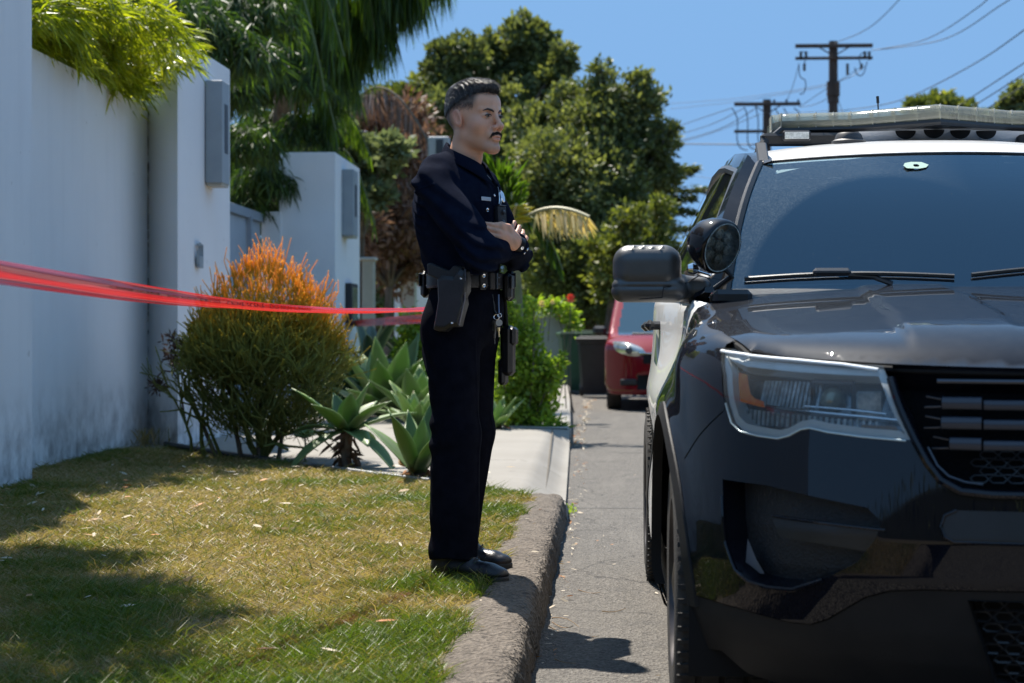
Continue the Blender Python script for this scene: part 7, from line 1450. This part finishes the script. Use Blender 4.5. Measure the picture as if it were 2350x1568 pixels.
# --- keys hanging from the belt
kb = oloc(1135, 668, -.03); t = thing("key_bunch", (0, 0, 0), "bunch of keys and a round tag hanging from the officer's belt", "keys"); t.location = Matrix.Rotation(OR, 3, 'Z') @ Vector(kb) + Vector((OX, OY, OZ))
def kw(px, py, f=0.0): return Matrix.Rotation(OR, 3, 'Z') @ (Vector(oloc(px, py, -.035 - f)) + Vector((.006, 0, 0))) + Vector((OX, OY, OZ))
mb = MB(); P = [kw(1126, 676), kw(1128, 690), kw(1130, 700), kw(1131, 712), kw(1135, 720)]; mb.tube(P, [.004, .003, .005, .003, .004], 8); mb.build("strap_cord", M_holst, t, False)
mb = MB(); mb.tube([kw(1141, 676), kw(1141, 700), kw(1142, 722)], .0025, 6); mb.build("blue_cord", mk("blue cord", (.08, .16, .34), rough=.4), t, False)
def ring(c, r, rr, m, nm): 
    mb = MB(); mb.tube([c + Vector((r * math.cos(a), 0.001 * math.sin(3 * a), r * math.sin(a))) for a in np.linspace(0, 2 * math.pi, 21)], rr, 6); mb.build(nm, m, t, False)
ring(kw(1136, 728), .010, .0015, M_chrome, "key_ring"); ring(kw(1143, 724), .007, .0014, M_chrome, "key_ring")
mb = MB(); mb.lathe([(0, -.001), (.0125, -.001), (.0125, .001), (0, .001)], kw(1142, 741), (.1, -1, 0), 24); mb.build("round_tag", mk("steel tag", (.45, .46, .48), rough=.3, metal=.8), t, False)
for (a, b, a2, b2, m_, w_) in ((1140, 752, 1142, 774, mk("brass key", (.65, .55, .35), rough=.3, metal=.9), .004), (1133, 740, 1132, 768, M_dchr, .006), (1131, 768, 1132, 790, M_dchr, .003), (1129, 736, 1128, 760, M_holst, .006)):
    p, q = kw(a, b), kw(a2, b2); mb = MB(); mb.tube([p, p.lerp(q, .35), p.lerp(q, .4), q], [w_ * 1.6, w_ * 1.4, w_ * .8, w_ * .7], 8, flat=.4); mb.build("key", m_, t, False)
# ================================================================== STREET THINGS
M_pole = mk("creosoted wood", (.045, .032, .026), (.09, .062, .05), scale=8, rough=.85, stretch=(1, 1, .2)); M_ins = mk("insulator", (.03, .025, .025), rough=.3)
M_wire = mk("wire", (.05, .07, .09), rough=.6)
def W(px, py, Y): return at(px, py, Y)
Yp = 59.0; s_ = 4250 / Yp; m = Yp / 4250
t = thing("utility_pole", (W(1912, 770, Yp).x, Yp, 0), "nearer and taller wooden utility pole with two wide crossarms, above the police vehicle roof", "utility pole", "utility poles beyond the road")
px0 = W(1912, 770, Yp).x; zz = lambda py: 1.05 + (769.5 - py) * m
mb = MB(); mb.tube([(px0, Yp, -.1), (px0, Yp, zz(100))], [.17, .14], 12); mb.build("pole", M_pole, t, False)
for (py, h) in ((112, .12), (140, .09)):
    mb = MB(); mb.box((px0, Yp - .16, zz(py)), (2.42, .1, h), bev=.01); mb.build("crossarm", M_pole, t, False)
for sx in (-1, 1): mb = MB(); mb.tube([(px0 + sx * .52, Yp - .22, zz(114)), (px0, Yp - .22, zz(136))], .022, 5); mb.build("brace", M_pole, t, False)
mb = MB(); mb.tube([(px0, Yp, zz(192)), (px0, Yp, zz(225))], .21, 12); mb.tube([(px0, Yp, zz(226)), (px0, Yp, zz(240))], .18, 12); mb.build("sleeve", M_pole, t, False)
for (px, a, b) in ((1838, 118, 138), (1846, 146, 163), (1945, 146, 172), (1977, 146, 160), (1995, 118, 138), (1850, 118, 132), (1985, 118, 130)):
    p = W(px, a, Yp - .2); q = W(px, b, Yp - .2); mb = MB(); P = [p.lerp(q, i / 8) for i in range(9)]; mb.tube(P, [.03 + .03 * (i % 2) for i in range(9)], 8); mb.build("insulator", M_ins, t, False)
def curve3(pts, r, mb, n=5, k=10):
    P = [Vector(p) for p in pts]; out = []
    for i in range(len(P) - 1):
        p0, p1, p2, p3 = P[max(i - 1, 0)], P[i], P[i + 1], P[min(i + 2, len(P) - 1)]
        for j in range(k):
            u = j / k; out.append(.5 * ((2 * p1) + (p2 - p0) * u + (2 * p0 - 5 * p1 + 4 * p2 - p3) * u * u + (3 * p1 - p0 - 3 * p2 + p3) * u ** 3))
    out.append(P[-1]); mb.tube(out, r, n); return out
for pts in ([(1833, 146), (1836, 175), (1848, 185), (1848, 205), (1843, 214), (1835, 216)], [(1990, 142), (1982, 168), (1972, 174), (1964, 165), (1962, 155)], [(1842, 118), (1850, 125), (1846, 146)], [(1985, 118), (1972, 130), (1974, 146)]):
    mb = MB(); curve3([W(a, b, Yp - .3) for a, b in pts], .017, mb); mb.build("jumper_wire", M_wire, t, False)
Y2 = 68.0; m2 = Y2 / 4250; q0 = W(1760, 770, Y2).x; z2 = lambda py: 1.05 + (769.5 - py) * m2
t = thing("utility_pole", (q0, Y2, 0), "farther and lower wooden utility pole with looping wires, left of the taller one", "utility pole", "utility poles beyond the road")
mb = MB(); mb.tube([(q0, Y2, -.1), (q0, Y2, z2(232))], [.17, .15], 12); mb.build("pole", M_pole, t, False)
mb = MB(); mb.box((q0, Y2 - .16, z2(243)), (2.4, .1, .13), bev=.01); mb.build("crossarm", M_pole, t, False)
mb = MB(); mb.box((q0 - .55, Y2 - .16, z2(305)), (1.3, .1, .11), bev=.01); mb.build("crossarm", M_pole, t, False)
for px in (1777, 1805, 1832): mb = MB(); mb.tube([W(px, 240, Y2 - .2), W(px, 234, Y2 - .2), W(px, 229, Y2 - .2)], [.05, .03, .05], 8); mb.build("insulator", M_ins, t, False)
for pts in ([(1680, 248), (1688, 262), (1693, 278), (1692, 298), (1692, 322), (1700, 340), (1716, 345)], [(1708, 246), (1714, 262), (1716, 280), (1716, 300), (1716, 325), (1724, 340), (1738, 342)], [(1734, 246), (1738, 262), (1740, 280), (1740, 300), (1740, 322), (1748, 338)], [(1777, 248), (1786, 262), (1788, 285)], [(1798, 248), (1806, 262), (1808, 280)], [(1822, 248), (1833, 258), (1836, 275)]):
    mb = MB(); curve3([W(a, b, Y2 - .3) for a, b in pts], .022, mb); mb.build("jumper_wire", M_wire, t, False)
for sx in (-1, 1): mb = MB(); mb.tube([(q0 + sx * .5, Y2 - .22, z2(246)), (q0, Y2 - .22, z2(266))], .022, 5); mb.build("brace", M_pole, t, False)
# overhead lines: (photo points with distances), each one a wire of its own
k_ = 0
WL = [([(1912, 100, 59), (2000, 60, 50), (2120, -60, 40)], .012), ([(2000, 116, 59), (2120, 92, 48), (2240, 20, 38), (2300, -40, 33)], .012), ([(2000, 116, 58.8), (2160, 92, 46), (2300, 10, 36), (2400, -60, 30)], .012),
      ([(1935, 254, 59), (2060, 232, 50), (2230, 150, 40), (2420, 20, 30)], .013), ([(2180, 256, 48), (2350, 145, 36), (2450, 80, 31)], .013), ([(2215, 256, 46), (2350, 170, 36), (2450, 100, 31)], .013), ([(2240, 265, 44), (2350, 196, 36), (2450, 130, 31)], .013),
      ([(1480, 316, 90), (1620, 268, 76), (1680, 248, 68)], .016), ([(1480, 330, 90), (1620, 290, 78), (1706, 249, 68)], .016), ([(1480, 344, 90), (1640, 300, 76), (1732, 250, 68)], .016), ([(1480, 330, 85), (1600, 331, 75), (1720, 332, 68), (1800, 330, 64)], .03),
      ([(1540, 238, 90), (1700, 225, 76), (1912, 190, 59), (1985, 152, 58.7)], .011), ([(1540, 250, 90), (1700, 232, 76), (1912, 196, 59)], .011), ([(1834, 146, 58.7), (1822, 190, 62), (1806, 232, 68)], .011), ([(1834, 246, 68), (1880, 215, 63), (1975, 155, 58.7)], .011), ([(1834, 246, 68), (1870, 240, 63), (1905, 222, 59)], .011), ([(1760, 262, 68), (1900, 255, 60), (1935, 254, 59)], .011), ([(1922, 226, 59), (1935, 262, 62), (1945, 300, 64)], .011), ([(1480, 395, 80), (1560, 400, 76), (1700, 420, 70)], .01), ([(1440, 350, 92), (1600, 316, 78), (1745, 262, 68)], .013)]
for pts, r in WL:
    mb = MB(); Q = [W(*p) for p in pts]
    if pts[-1][2] < 42: Q += [Q[-1] + (Q[-1] - Q[-2]) * 1.6, Q[-1] + (Q[-1] - Q[-2]) * 3.4]
    curve3(Q, r, mb, 5, 12)
    a = pts[0]
    labs = ["topmost power wire rising from the tall pole's head", "upper power wire leaving the tall pole's crossarm to the right", "second power wire leaving the tall pole's crossarm to the right", "thick wire sweeping right from the tall pole below its crossarms", "upper of three parallel wires at the right edge", "middle of three parallel wires at the right edge", "lowest of three parallel wires at the right edge", "uppermost wire running left from the lower pole's crossarm", "second wire running left from the lower pole's crossarm", "third wire running left from the lower pole's crossarm", "thick dark cable running level left of the lower pole", "thin wire from left sky to the tall pole's right crossarm end", "thin wire from left sky to the tall pole's sleeve", "short wire joining the tall pole's left crossarm end to the lower pole", "slanting wire from the lower pole up to the tall pole's right arm", "short low wire from the lower pole to the tall pole's sleeve", "level wire between the two poles below the crossarms", "guy wire falling just right of the tall pole", "faint low wire beside the conifer branches", "fourth wire running left from the middle of the lower pole"]
    tag(mb.build("power_wire", M_wire), labs[k_], "wire", "overhead power wires"); k_ += 1

# red barrier tape
def tape(path, wid, tilt, fold, name="barrier_tape", label=""):
    N = len(path); rows = [[] for _ in range(9)]
    for i, p in enumerate(path):
        p = Vector(p); t_ = (Vector(path[min(i + 1, N - 1)]) - Vector(path[max(i - 1, 0)])).normalized(); up = Vector((0, 0, 1)); s1 = t_.cross(up).normalized(); f = i / (N - 1)
        a = tilt(f); wv = up * math.cos(a) + s1 * math.sin(a); nv = t_.cross(wv).normalized()
        for j in range(9):
            v = j / 8 - .5; rows[j].append(p + wv * v * wid(f) + nv * fold(f, v))
    mb = MB(); mb.grid(rows); return mb
def tapemat():
    m, t, b = nmat("red plastic film"); setp(b, rough=.25, spec=.5, coat=1, coatr=.18); b.inputs['Coat IOR'].default_value = 2.3; b.inputs["Base Color"].default_value = (.62, .012, .018, 1)
    tr = t.nodes.new("ShaderNodeBsdfTranslucent"); tr.inputs[0].default_value = (.9, .02, .03, 1); tp = t.nodes.new("ShaderNodeBsdfTransparent"); tp.inputs[0].default_value = (1, .35, .32, 1)
    m1 = t.nodes.new("ShaderNodeMixShader"); m1.inputs[0].default_value = .34; m2 = t.nodes.new("ShaderNodeMixShader"); m2.inputs[0].default_value = .34
    t.links.new(b.outputs[0], m1.inputs[1]); t.links.new(tr.outputs[0], m1.inputs[2]); t.links.new(m1.outputs[0], m2.inputs[1]); t.links.new(tp.outputs[0], m2.inputs[2]); t.links.new(m2.outputs[0], t.nodes["Material Output"].inputs[0]); return m
M_tape = tapemat()
PA = Vector(at(-60, 616, 4.25)); PB = Vector(at(1010, 709, 7.9)); N = 90
path = [PA.lerp(PB, i / (N - 1)) + Vector((0, 0, -.045 * math.sin(math.pi * i / (N - 1)))) for i in range(N)]
mb = tape(path, lambda f: .060 * (1 - .72 * f), lambda f: .12 + 1.25 * min(1, max(0, (f - .12)) / .6), lambda f, v: .007 * math.sin(v * 8 + f * 5) + .004 * math.sin(v * 17 + 2 + 9 * f))
tp = thing("barrier_tape", path[0], "long red barrier tape stretched across the lawn from the left edge to behind the officer", "tape", "red barrier tape")
mb.build("film", M_tape, tp, False, angle=None)
# its printed words, faint dark red
def text_mesh(s, size, ext=0.0):
    cu = bpy.data.curves.new("lettering", 'FONT'); cu.body = s; cu.size = size; cu.extrude = ext; cu.resolution_u = 2; cu.align_x = 'CENTER'; cu.align_y = 'CENTER'
    o = bpy.data.objects.new("lettering", cu); C.objects.link(o); dg = bpy.context.evaluated_depsgraph_get(); me = bpy.data.meshes.new_from_object(o.evaluated_get(dg)); bpy.data.objects.remove(o); bpy.data.curves.remove(cu); return me
try:
    me = text_mesh("CRIME SCENE   DO NOT CROSS   CRIME SCENE   DO NOT CROSS", .015); V = [v.co.copy() for v in me.vertices]; i0 = 16; i1 = 52; xs_ = [v.x for v in V]; xa, xb = min(xs_), max(xs_); V2 = []
    for v in V:
        f = (i0 + (i1 - i0) * (v.x - xa) / (xb - xa)); i = min(N - 2, int(f)); p = path[i].lerp(path[i + 1], f - i); fr = f / (N - 1); t_ = (path[i + 1] - path[i]).normalized(); up = Vector((0, 0, 1)); s1 = t_.cross(up).normalized(); a = .12 + 1.25 * min(1, max(0, (fr - .12)) / .6)
        wv = up * math.cos(a) + s1 * math.sin(a); nv = t_.cross(wv).normalized(); vv = min(.48, max(-.48, v.y / .062 + .12)); fo = .007 * math.sin(vv * 8 + fr * 5) + .004 * math.sin(vv * 17 + 2 + 9 * fr); V2.append(p + wv * vv * .060 * (1 - .72 * fr) + nv * fo + s1 * .0015)
    me2 = mesh("lettering", V2, [list(p.vertices) for p in me.polygons], False); link("lettering", me2, mk("tape print", (.12, .004, .006), rough=.5), tp, local=False)
except Exception as e: print("text", e)
path = [Vector(at(795, 744, 26)).lerp(Vector(at(1010, 729, 15)), i / 29) for i in range(30)]
mb = tape(path, lambda f: .085, lambda f: .1 + .2 * math.sin(9 * f), lambda f, v: .004 * math.sin(v * 9 + f * 9)); tag(mb.build("barrier_tape", M_tape, angle=None), "short lower length of red tape between the far white pillar and the officer", "tape", "red barrier tape")

# pale box pillar, bins
M_post = mk("grey render", (.30, .305, .31), (.36, .36, .365), scale=2, rough=.85, bump=.3); Yb = 35.0
a = at(1233, 855, Yb); b = at(1307, 855, Yb); top = at(1270, 728, Yb).z
slab("entry_pillar", [(a.x, Yb), (b.x, Yb), (b.x, Yb + .6), (a.x, Yb + .6)], .1, top, M_post, "low grey rendered pillar with a pale cap between the rose hedge and the bins", "pillar")
mb = MB(); mb.box(((a.x + b.x) / 2, Yb + .3, top + .05), (b.x - a.x + .06, .68, .1), bev=.02); mb.build("cap", mk("cap stone", (.62, .62, .63), (.7, .7, .7), scale=3, rough=.8), bpy.data.objects["entry_pillar"], False)
def bin_(px, Y, wd, H, mbody, mlid, label, yaw=0.0):
    x = at(px, 770, Y).x; t = thing("wheelie_bin", (x, Y, 0), label, "bin", "wheeled bins at the kerb", yaw); mb = MB()
    lv = [(0.06, .78), (.3, .84), (H * .8, .95), (H * .88, .96), (H * .885, 1.04), (H * .93, 1.05)]; rows = []
    for (z, s) in lv:
        r = []; hw = wd / 2 * s; hd = wd * .6 * s; bv = .05
        for (sx, sy, q) in ((-1, -1, 0), (-1, -1, 1), (1, -1, 1), (1, -1, 0), (1, 1, 0), (1, 1, 1), (-1, 1, 1), (-1, 1, 0)): r.append((sx * (hw - (bv if q else 0)), sy * (hd - (0 if q else bv)), z))
        rows.append(r)
    mb.grid(rows, closed=True); mb.f.append(tuple(range(8))); mb.m.append(0); mb.build("body", mbody, t, smooth=False)
    mb = MB(); mb.box((0, 0, H * .95), (wd * 1.1, wd * 1.32, .05), bev=.02); mb.box((0, -.02, H * .985), (wd * .9, wd * 1.05, .035), bev=.015); mb.build("lid", mlid, t)
    for sx in (-1, 1): mb = MB(); mb.lathe([(.02, -.03), (.11, -.03), (.125, -.015), (.125, .015), (.11, .03), (.02, .03)], (sx * wd * .46, wd * .5, .13), (1, 0, 0), 20); mb.build("wheel", M_ins, t)
    mb = MB(); mb.tube([(-wd * .48, wd * .62, H * .9), (-wd * .48, wd * .72, H * .93), (wd * .48, wd * .72, H * .93), (wd * .48, wd * .62, H * .9)], .018, 8); mb.build("handle", M_ins, t)
    return t
M_bing = mk("green bin plastic", (.012, .06, .03), (.018, .075, .04), scale=5, rough=.45); M_bink = mk("black bin plastic", (.008, .008, .010), (.014, .014, .017), scale=5, rough=.5)
bin_(1330, 33.5, .74, 1.14, M_bing, M_bing, "dark green wheeled bin, behind and left of the black one", .12)
bin_(1366, 31.5, .56, 1.04, M_bink, M_bink, "black wheeled bin standing at the kerb next to the red van", -.1)
# distant white wall and lamp posts behind the agaves, house unit
mb = MB(); p = at(905, 640, 40); q = at(985, 640, 40); 
slab("distant_wall", [(p.x, 40), (q.x, 40), (q.x, 40.2), (p.x, 40.2)], .1, at(900, 655, 40).z, M_wall2, "bit of low white wall far behind the variegated agaves", "wall")
c_ = at(938, 630, 34); mb = MB(); mb.box((c_.x, 34, (c_.z - .1) / 2 + .3), (.28, .28, c_.z + .2), bev=.02); o = tag(mb.build("garden_post", mk("pale post", (.5, .49, .46), (.6, .6, .56), scale=3, rough=.8)), "small pale garden post with a cap, left of the officer's elbow", "post")
mb = MB(); mb.box((c_.x, 34, c_.z + .42), (.36, .36, .08), bev=.02); mb.build("cap", mk("pale post", (.55, .54, .5), rough=.8), o, False)
c_ = at(846, 595, 30); mb = MB(); mb.box((c_.x, 30, c_.z / 2), (.2, .2, c_.z), bev=.02); o = tag(mb.build("garden_post", mk("pale post", (.42, .40, .33), (.5, .48, .4), scale=3, rough=.8)), "weathered cream post just right of the far white pillar", "post")
mb = MB(); mb.box((c_.x, 30, c_.z + .0), (.27, .27, .06), bev=.02); mb.build("cap", mk("pale post", (.55, .54, .5), rough=.8), o, False)
t = thing("vent_unit", at(1010, 360, 30), "pale grey box with dark louvres on a mast, directly behind the officer's collar", "cabinet"); c_ = at(1008, 345, 30)
mb = MB(); mb.box((c_.x, 30, c_.z), (.34, .3, .42), bev=.015); mb.build("housing", mk("pale cabinet", (.42, .45, .47), rough=.5), t, False)
mb = MB(); mb.box((c_.x + .02, 29.845, c_.z), (.12, .012, .32)); mb.build("louvre", M_dark, t, False)
mb = MB(); mb.tube([(c_.x, 30.05, .1), (c_.x, 30.05, c_.z)], .04, 8); mb.build("mast", M_box, t, False)
# ================================================================== PARKED CARS DOWN THE ROAD
def simple_car(name, x, y, L, Wd, Hh, paint_m, label, van=True, seed=0):
    t = thing(name, (x, y, 0), label, "car", "cars parked along the kerb"); hw = Wd / 2; hoodz = 1.06 if van else .92; cowl = .98 if van else 1.15
    def f(p):
        X, Y, Z = p; ax = np.abs(X)
        body = s_box((X, Y, Z), (0, L / 2, .62), (hw, L / 2, .44), .20); front = (hoodz - .34 * np.exp(-np.maximum(Y, 0) / .30) - .10 * (ax / hw) ** 3 + .10 * np.clip(Y / cowl, 0, 1)) ; body = smax(body, Z - front - .9 * np.clip(Y - cowl, 0, .8), .05)
        rnd = Y - .55 * (ax / hw) ** 3.2; body = smax(body, -(rnd - .0), .05); body = smax(body, .22 - Z, .03)
        slope = .62 if van else .75; cab = s_box((X, Y, Z), (0, (cowl + L) / 2 + .1, 1.0), (hw - .04, (L - cowl) / 2 + .1, Hh - 1.0), .14); cab = smax(cab, (Z - (1.02 + (Y - cowl) * slope)) * .8, .06); cab = smax(cab, ax - (hw - .02 - .22 * np.clip(Z - .98, 0, 1)), .05)
        d = smin(body, cab, .05); 
        for yw in (.92, L - 1.0): wh = np.sqrt((Y - yw) ** 2 + (Z - .33) ** 2) - .38; d = smax(d, -np.maximum(wh, (hw - .22) - ax), .02)
        ch = s_box((X, Y, Z), (0, -.02, .40), (.55, .10, .085), .03); d = smax(d, -ch, .03); return d
    def mif(c):
        X, Y, Z = c[:, 0], c[:, 1], c[:, 2]; ax = np.abs(X); line = cowl + (Z - 1.02) / (.62 if van else .75); ws = (Z > 1.06) & (Z < Hh - .10) & (Y < line + .12) & (ax < hw - .16 - .20 * np.clip(Z - .98, 0, 1)); sd = (Z > 1.05) & (Z < Hh - .16) & (ax > hw - .30 - .22 * np.clip(Z - .98, 0, 1)) & (Y > line + .25) & (Y < L - .3); low = (Z < .50) & (Z > .30) & (ax < .55) & (Y < .4); return np.where(ws | sd, 1, np.where(low, 2, 0))
    sdfobj("body", f, (-hw - .06, -.1, .18), (hw + .06, L + .3, Hh + .06), .026, [paint_m, mk("car glass", (.02, .04, .05), rough=.05, spec=1, coat=1), M_void], t, mif=mif)
    for sx in (-1, 1):
        def fl(p, sx=sx): X, Y, Z = p; X = X * sx; q = (X, Y - .60 * (np.abs(X) / hw) ** 3.2, Z - .20 * (X - .66)); return s_ell(q, (.69, .07, hoodz - .215), (.27, .13, .105))
        hl = sdfobj("headlight", fl, (sx * .68 - .36, -.1, .6), (sx * .68 + .36, .9, 1.15), .012, mk("car headlight", (.25, .25, .23), (.75, .74, .68), scale=9, rough=.12, metal=.5, coat=1), t)
        mb = MB(); mb.lathe([(.05, 0), (.045, .01), (0, .014)], (sx * .66, .07, hoodz - .22), (0, -1, 0), 16); mb.build("lamp", M_dchr, hl)
        mb = MB(); mb.box((sx * (hw + .08), 1.35, 1.12), (.2, .12, .14), bev=.04); mb.tube([(sx * hw * .92, 1.38, 1.06), (sx * (hw + .05), 1.36, 1.08)], .03, 6); mb.build("door_mirror", M_trim, t)
        for yw in (.92, L - 1.0):
            mb = MB(); mb.lathe([(.20, -.1), (.30, -.105), (.33, -.085), (.335, 0), (.33, .085), (.30, .105), (.20, .1), (.10, .06), (0, .07)], (sx * (hw - .13), yw, .33), (sx, 0, 0), 32); mb.build("wheel", M_tyre, t)
    mb = MB(); mb.tube([(-.6, cowl + .07, 1.075), (.0, cowl + .03, 1.07), (.62, cowl + .07, 1.075)], .014, 5); mb.build("wiper", M_trim, t)
    mb = MB(); mb.grid([[(.46 * u, -.012 + .03 * u * u, z) for u in np.linspace(-1, 1, 7)] for z in (.66, .70, .78, .80)]); mb.build("grille", M_void, t); mb = MB(); mb.tube([(-.52, .03, .80), (0, -.012, .79), (.52, .03, .80)], .014, 6); mb.build("grille_bar", M_chrome, t)
    for sx in (-1, 1): mb = MB(); mb.box((sx * .66, .10, .40), (.24, .05, .09), bev=.015); mb.build("fog_lamp", M_trim, t)
    return t
M_red = paint("red van paint", (.19, .006, .012), .25, .05)
simple_car("parked_van", .955, 25.6, 5.0, 1.98, 1.74, M_red, "dark red van parked at the kerb between the bins and the police vehicle")
simple_car("parked_car", .66, 38.5, 4.6, 1.84, 1.62, paint("dark car paint", (.06, .07, .09), .25, .05), "dark car parked behind the red van, mostly hidden by it")
# houses and hedges closing the far end, right side of the street
M_far = mk("far house wall", (.34, .29, .25), (.42, .37, .32), scale=1, rough=.9)
t = thing("distant_house", (3, 96, 0), "low pale house far down the street, glimpsed beyond the dark parked car", "house")
mb = MB(); mb.box((3, 96, 1.7), (12, 6, 3.4)); mb.build("wall", M_far, t, False); mb = MB(); mb.add([(-3.6, 92.5, 3.4), (9.6, 92.5, 3.4), (9.6, 99.5, 3.4), (-3.6, 99.5, 3.4), (-1, 96, 5.2), (7, 96, 5.2)], [(0, 1, 5, 4), (2, 3, 4, 5), (1, 2, 5), (3, 0, 4), (0, 3, 2, 1)]); mb.build("roof", mk("roof shingle", (.12, .09, .08), (.2, .15, .13), scale=4, rough=.9), t, False)
for x in (-.5, 3, 6.5): mb = MB(); mb.box((x, 92.96, 1.9), (1.3, .1, 1.2)); mb.build("window", M_void, t, False)
for i, (x0, y0, x1, y1, h_) in enumerate(((8.5, 12, 9.8, 95, 2.2), (-14, 70, 14, 78, 3.0))):
    t = thing("street_hedge", ((x0 + x1) / 2, (y0 + y1) / 2, 0), ("long hedge along the far right side of the street", "wide hedge closing the far end of the street")[i], "hedge"); k = 9000
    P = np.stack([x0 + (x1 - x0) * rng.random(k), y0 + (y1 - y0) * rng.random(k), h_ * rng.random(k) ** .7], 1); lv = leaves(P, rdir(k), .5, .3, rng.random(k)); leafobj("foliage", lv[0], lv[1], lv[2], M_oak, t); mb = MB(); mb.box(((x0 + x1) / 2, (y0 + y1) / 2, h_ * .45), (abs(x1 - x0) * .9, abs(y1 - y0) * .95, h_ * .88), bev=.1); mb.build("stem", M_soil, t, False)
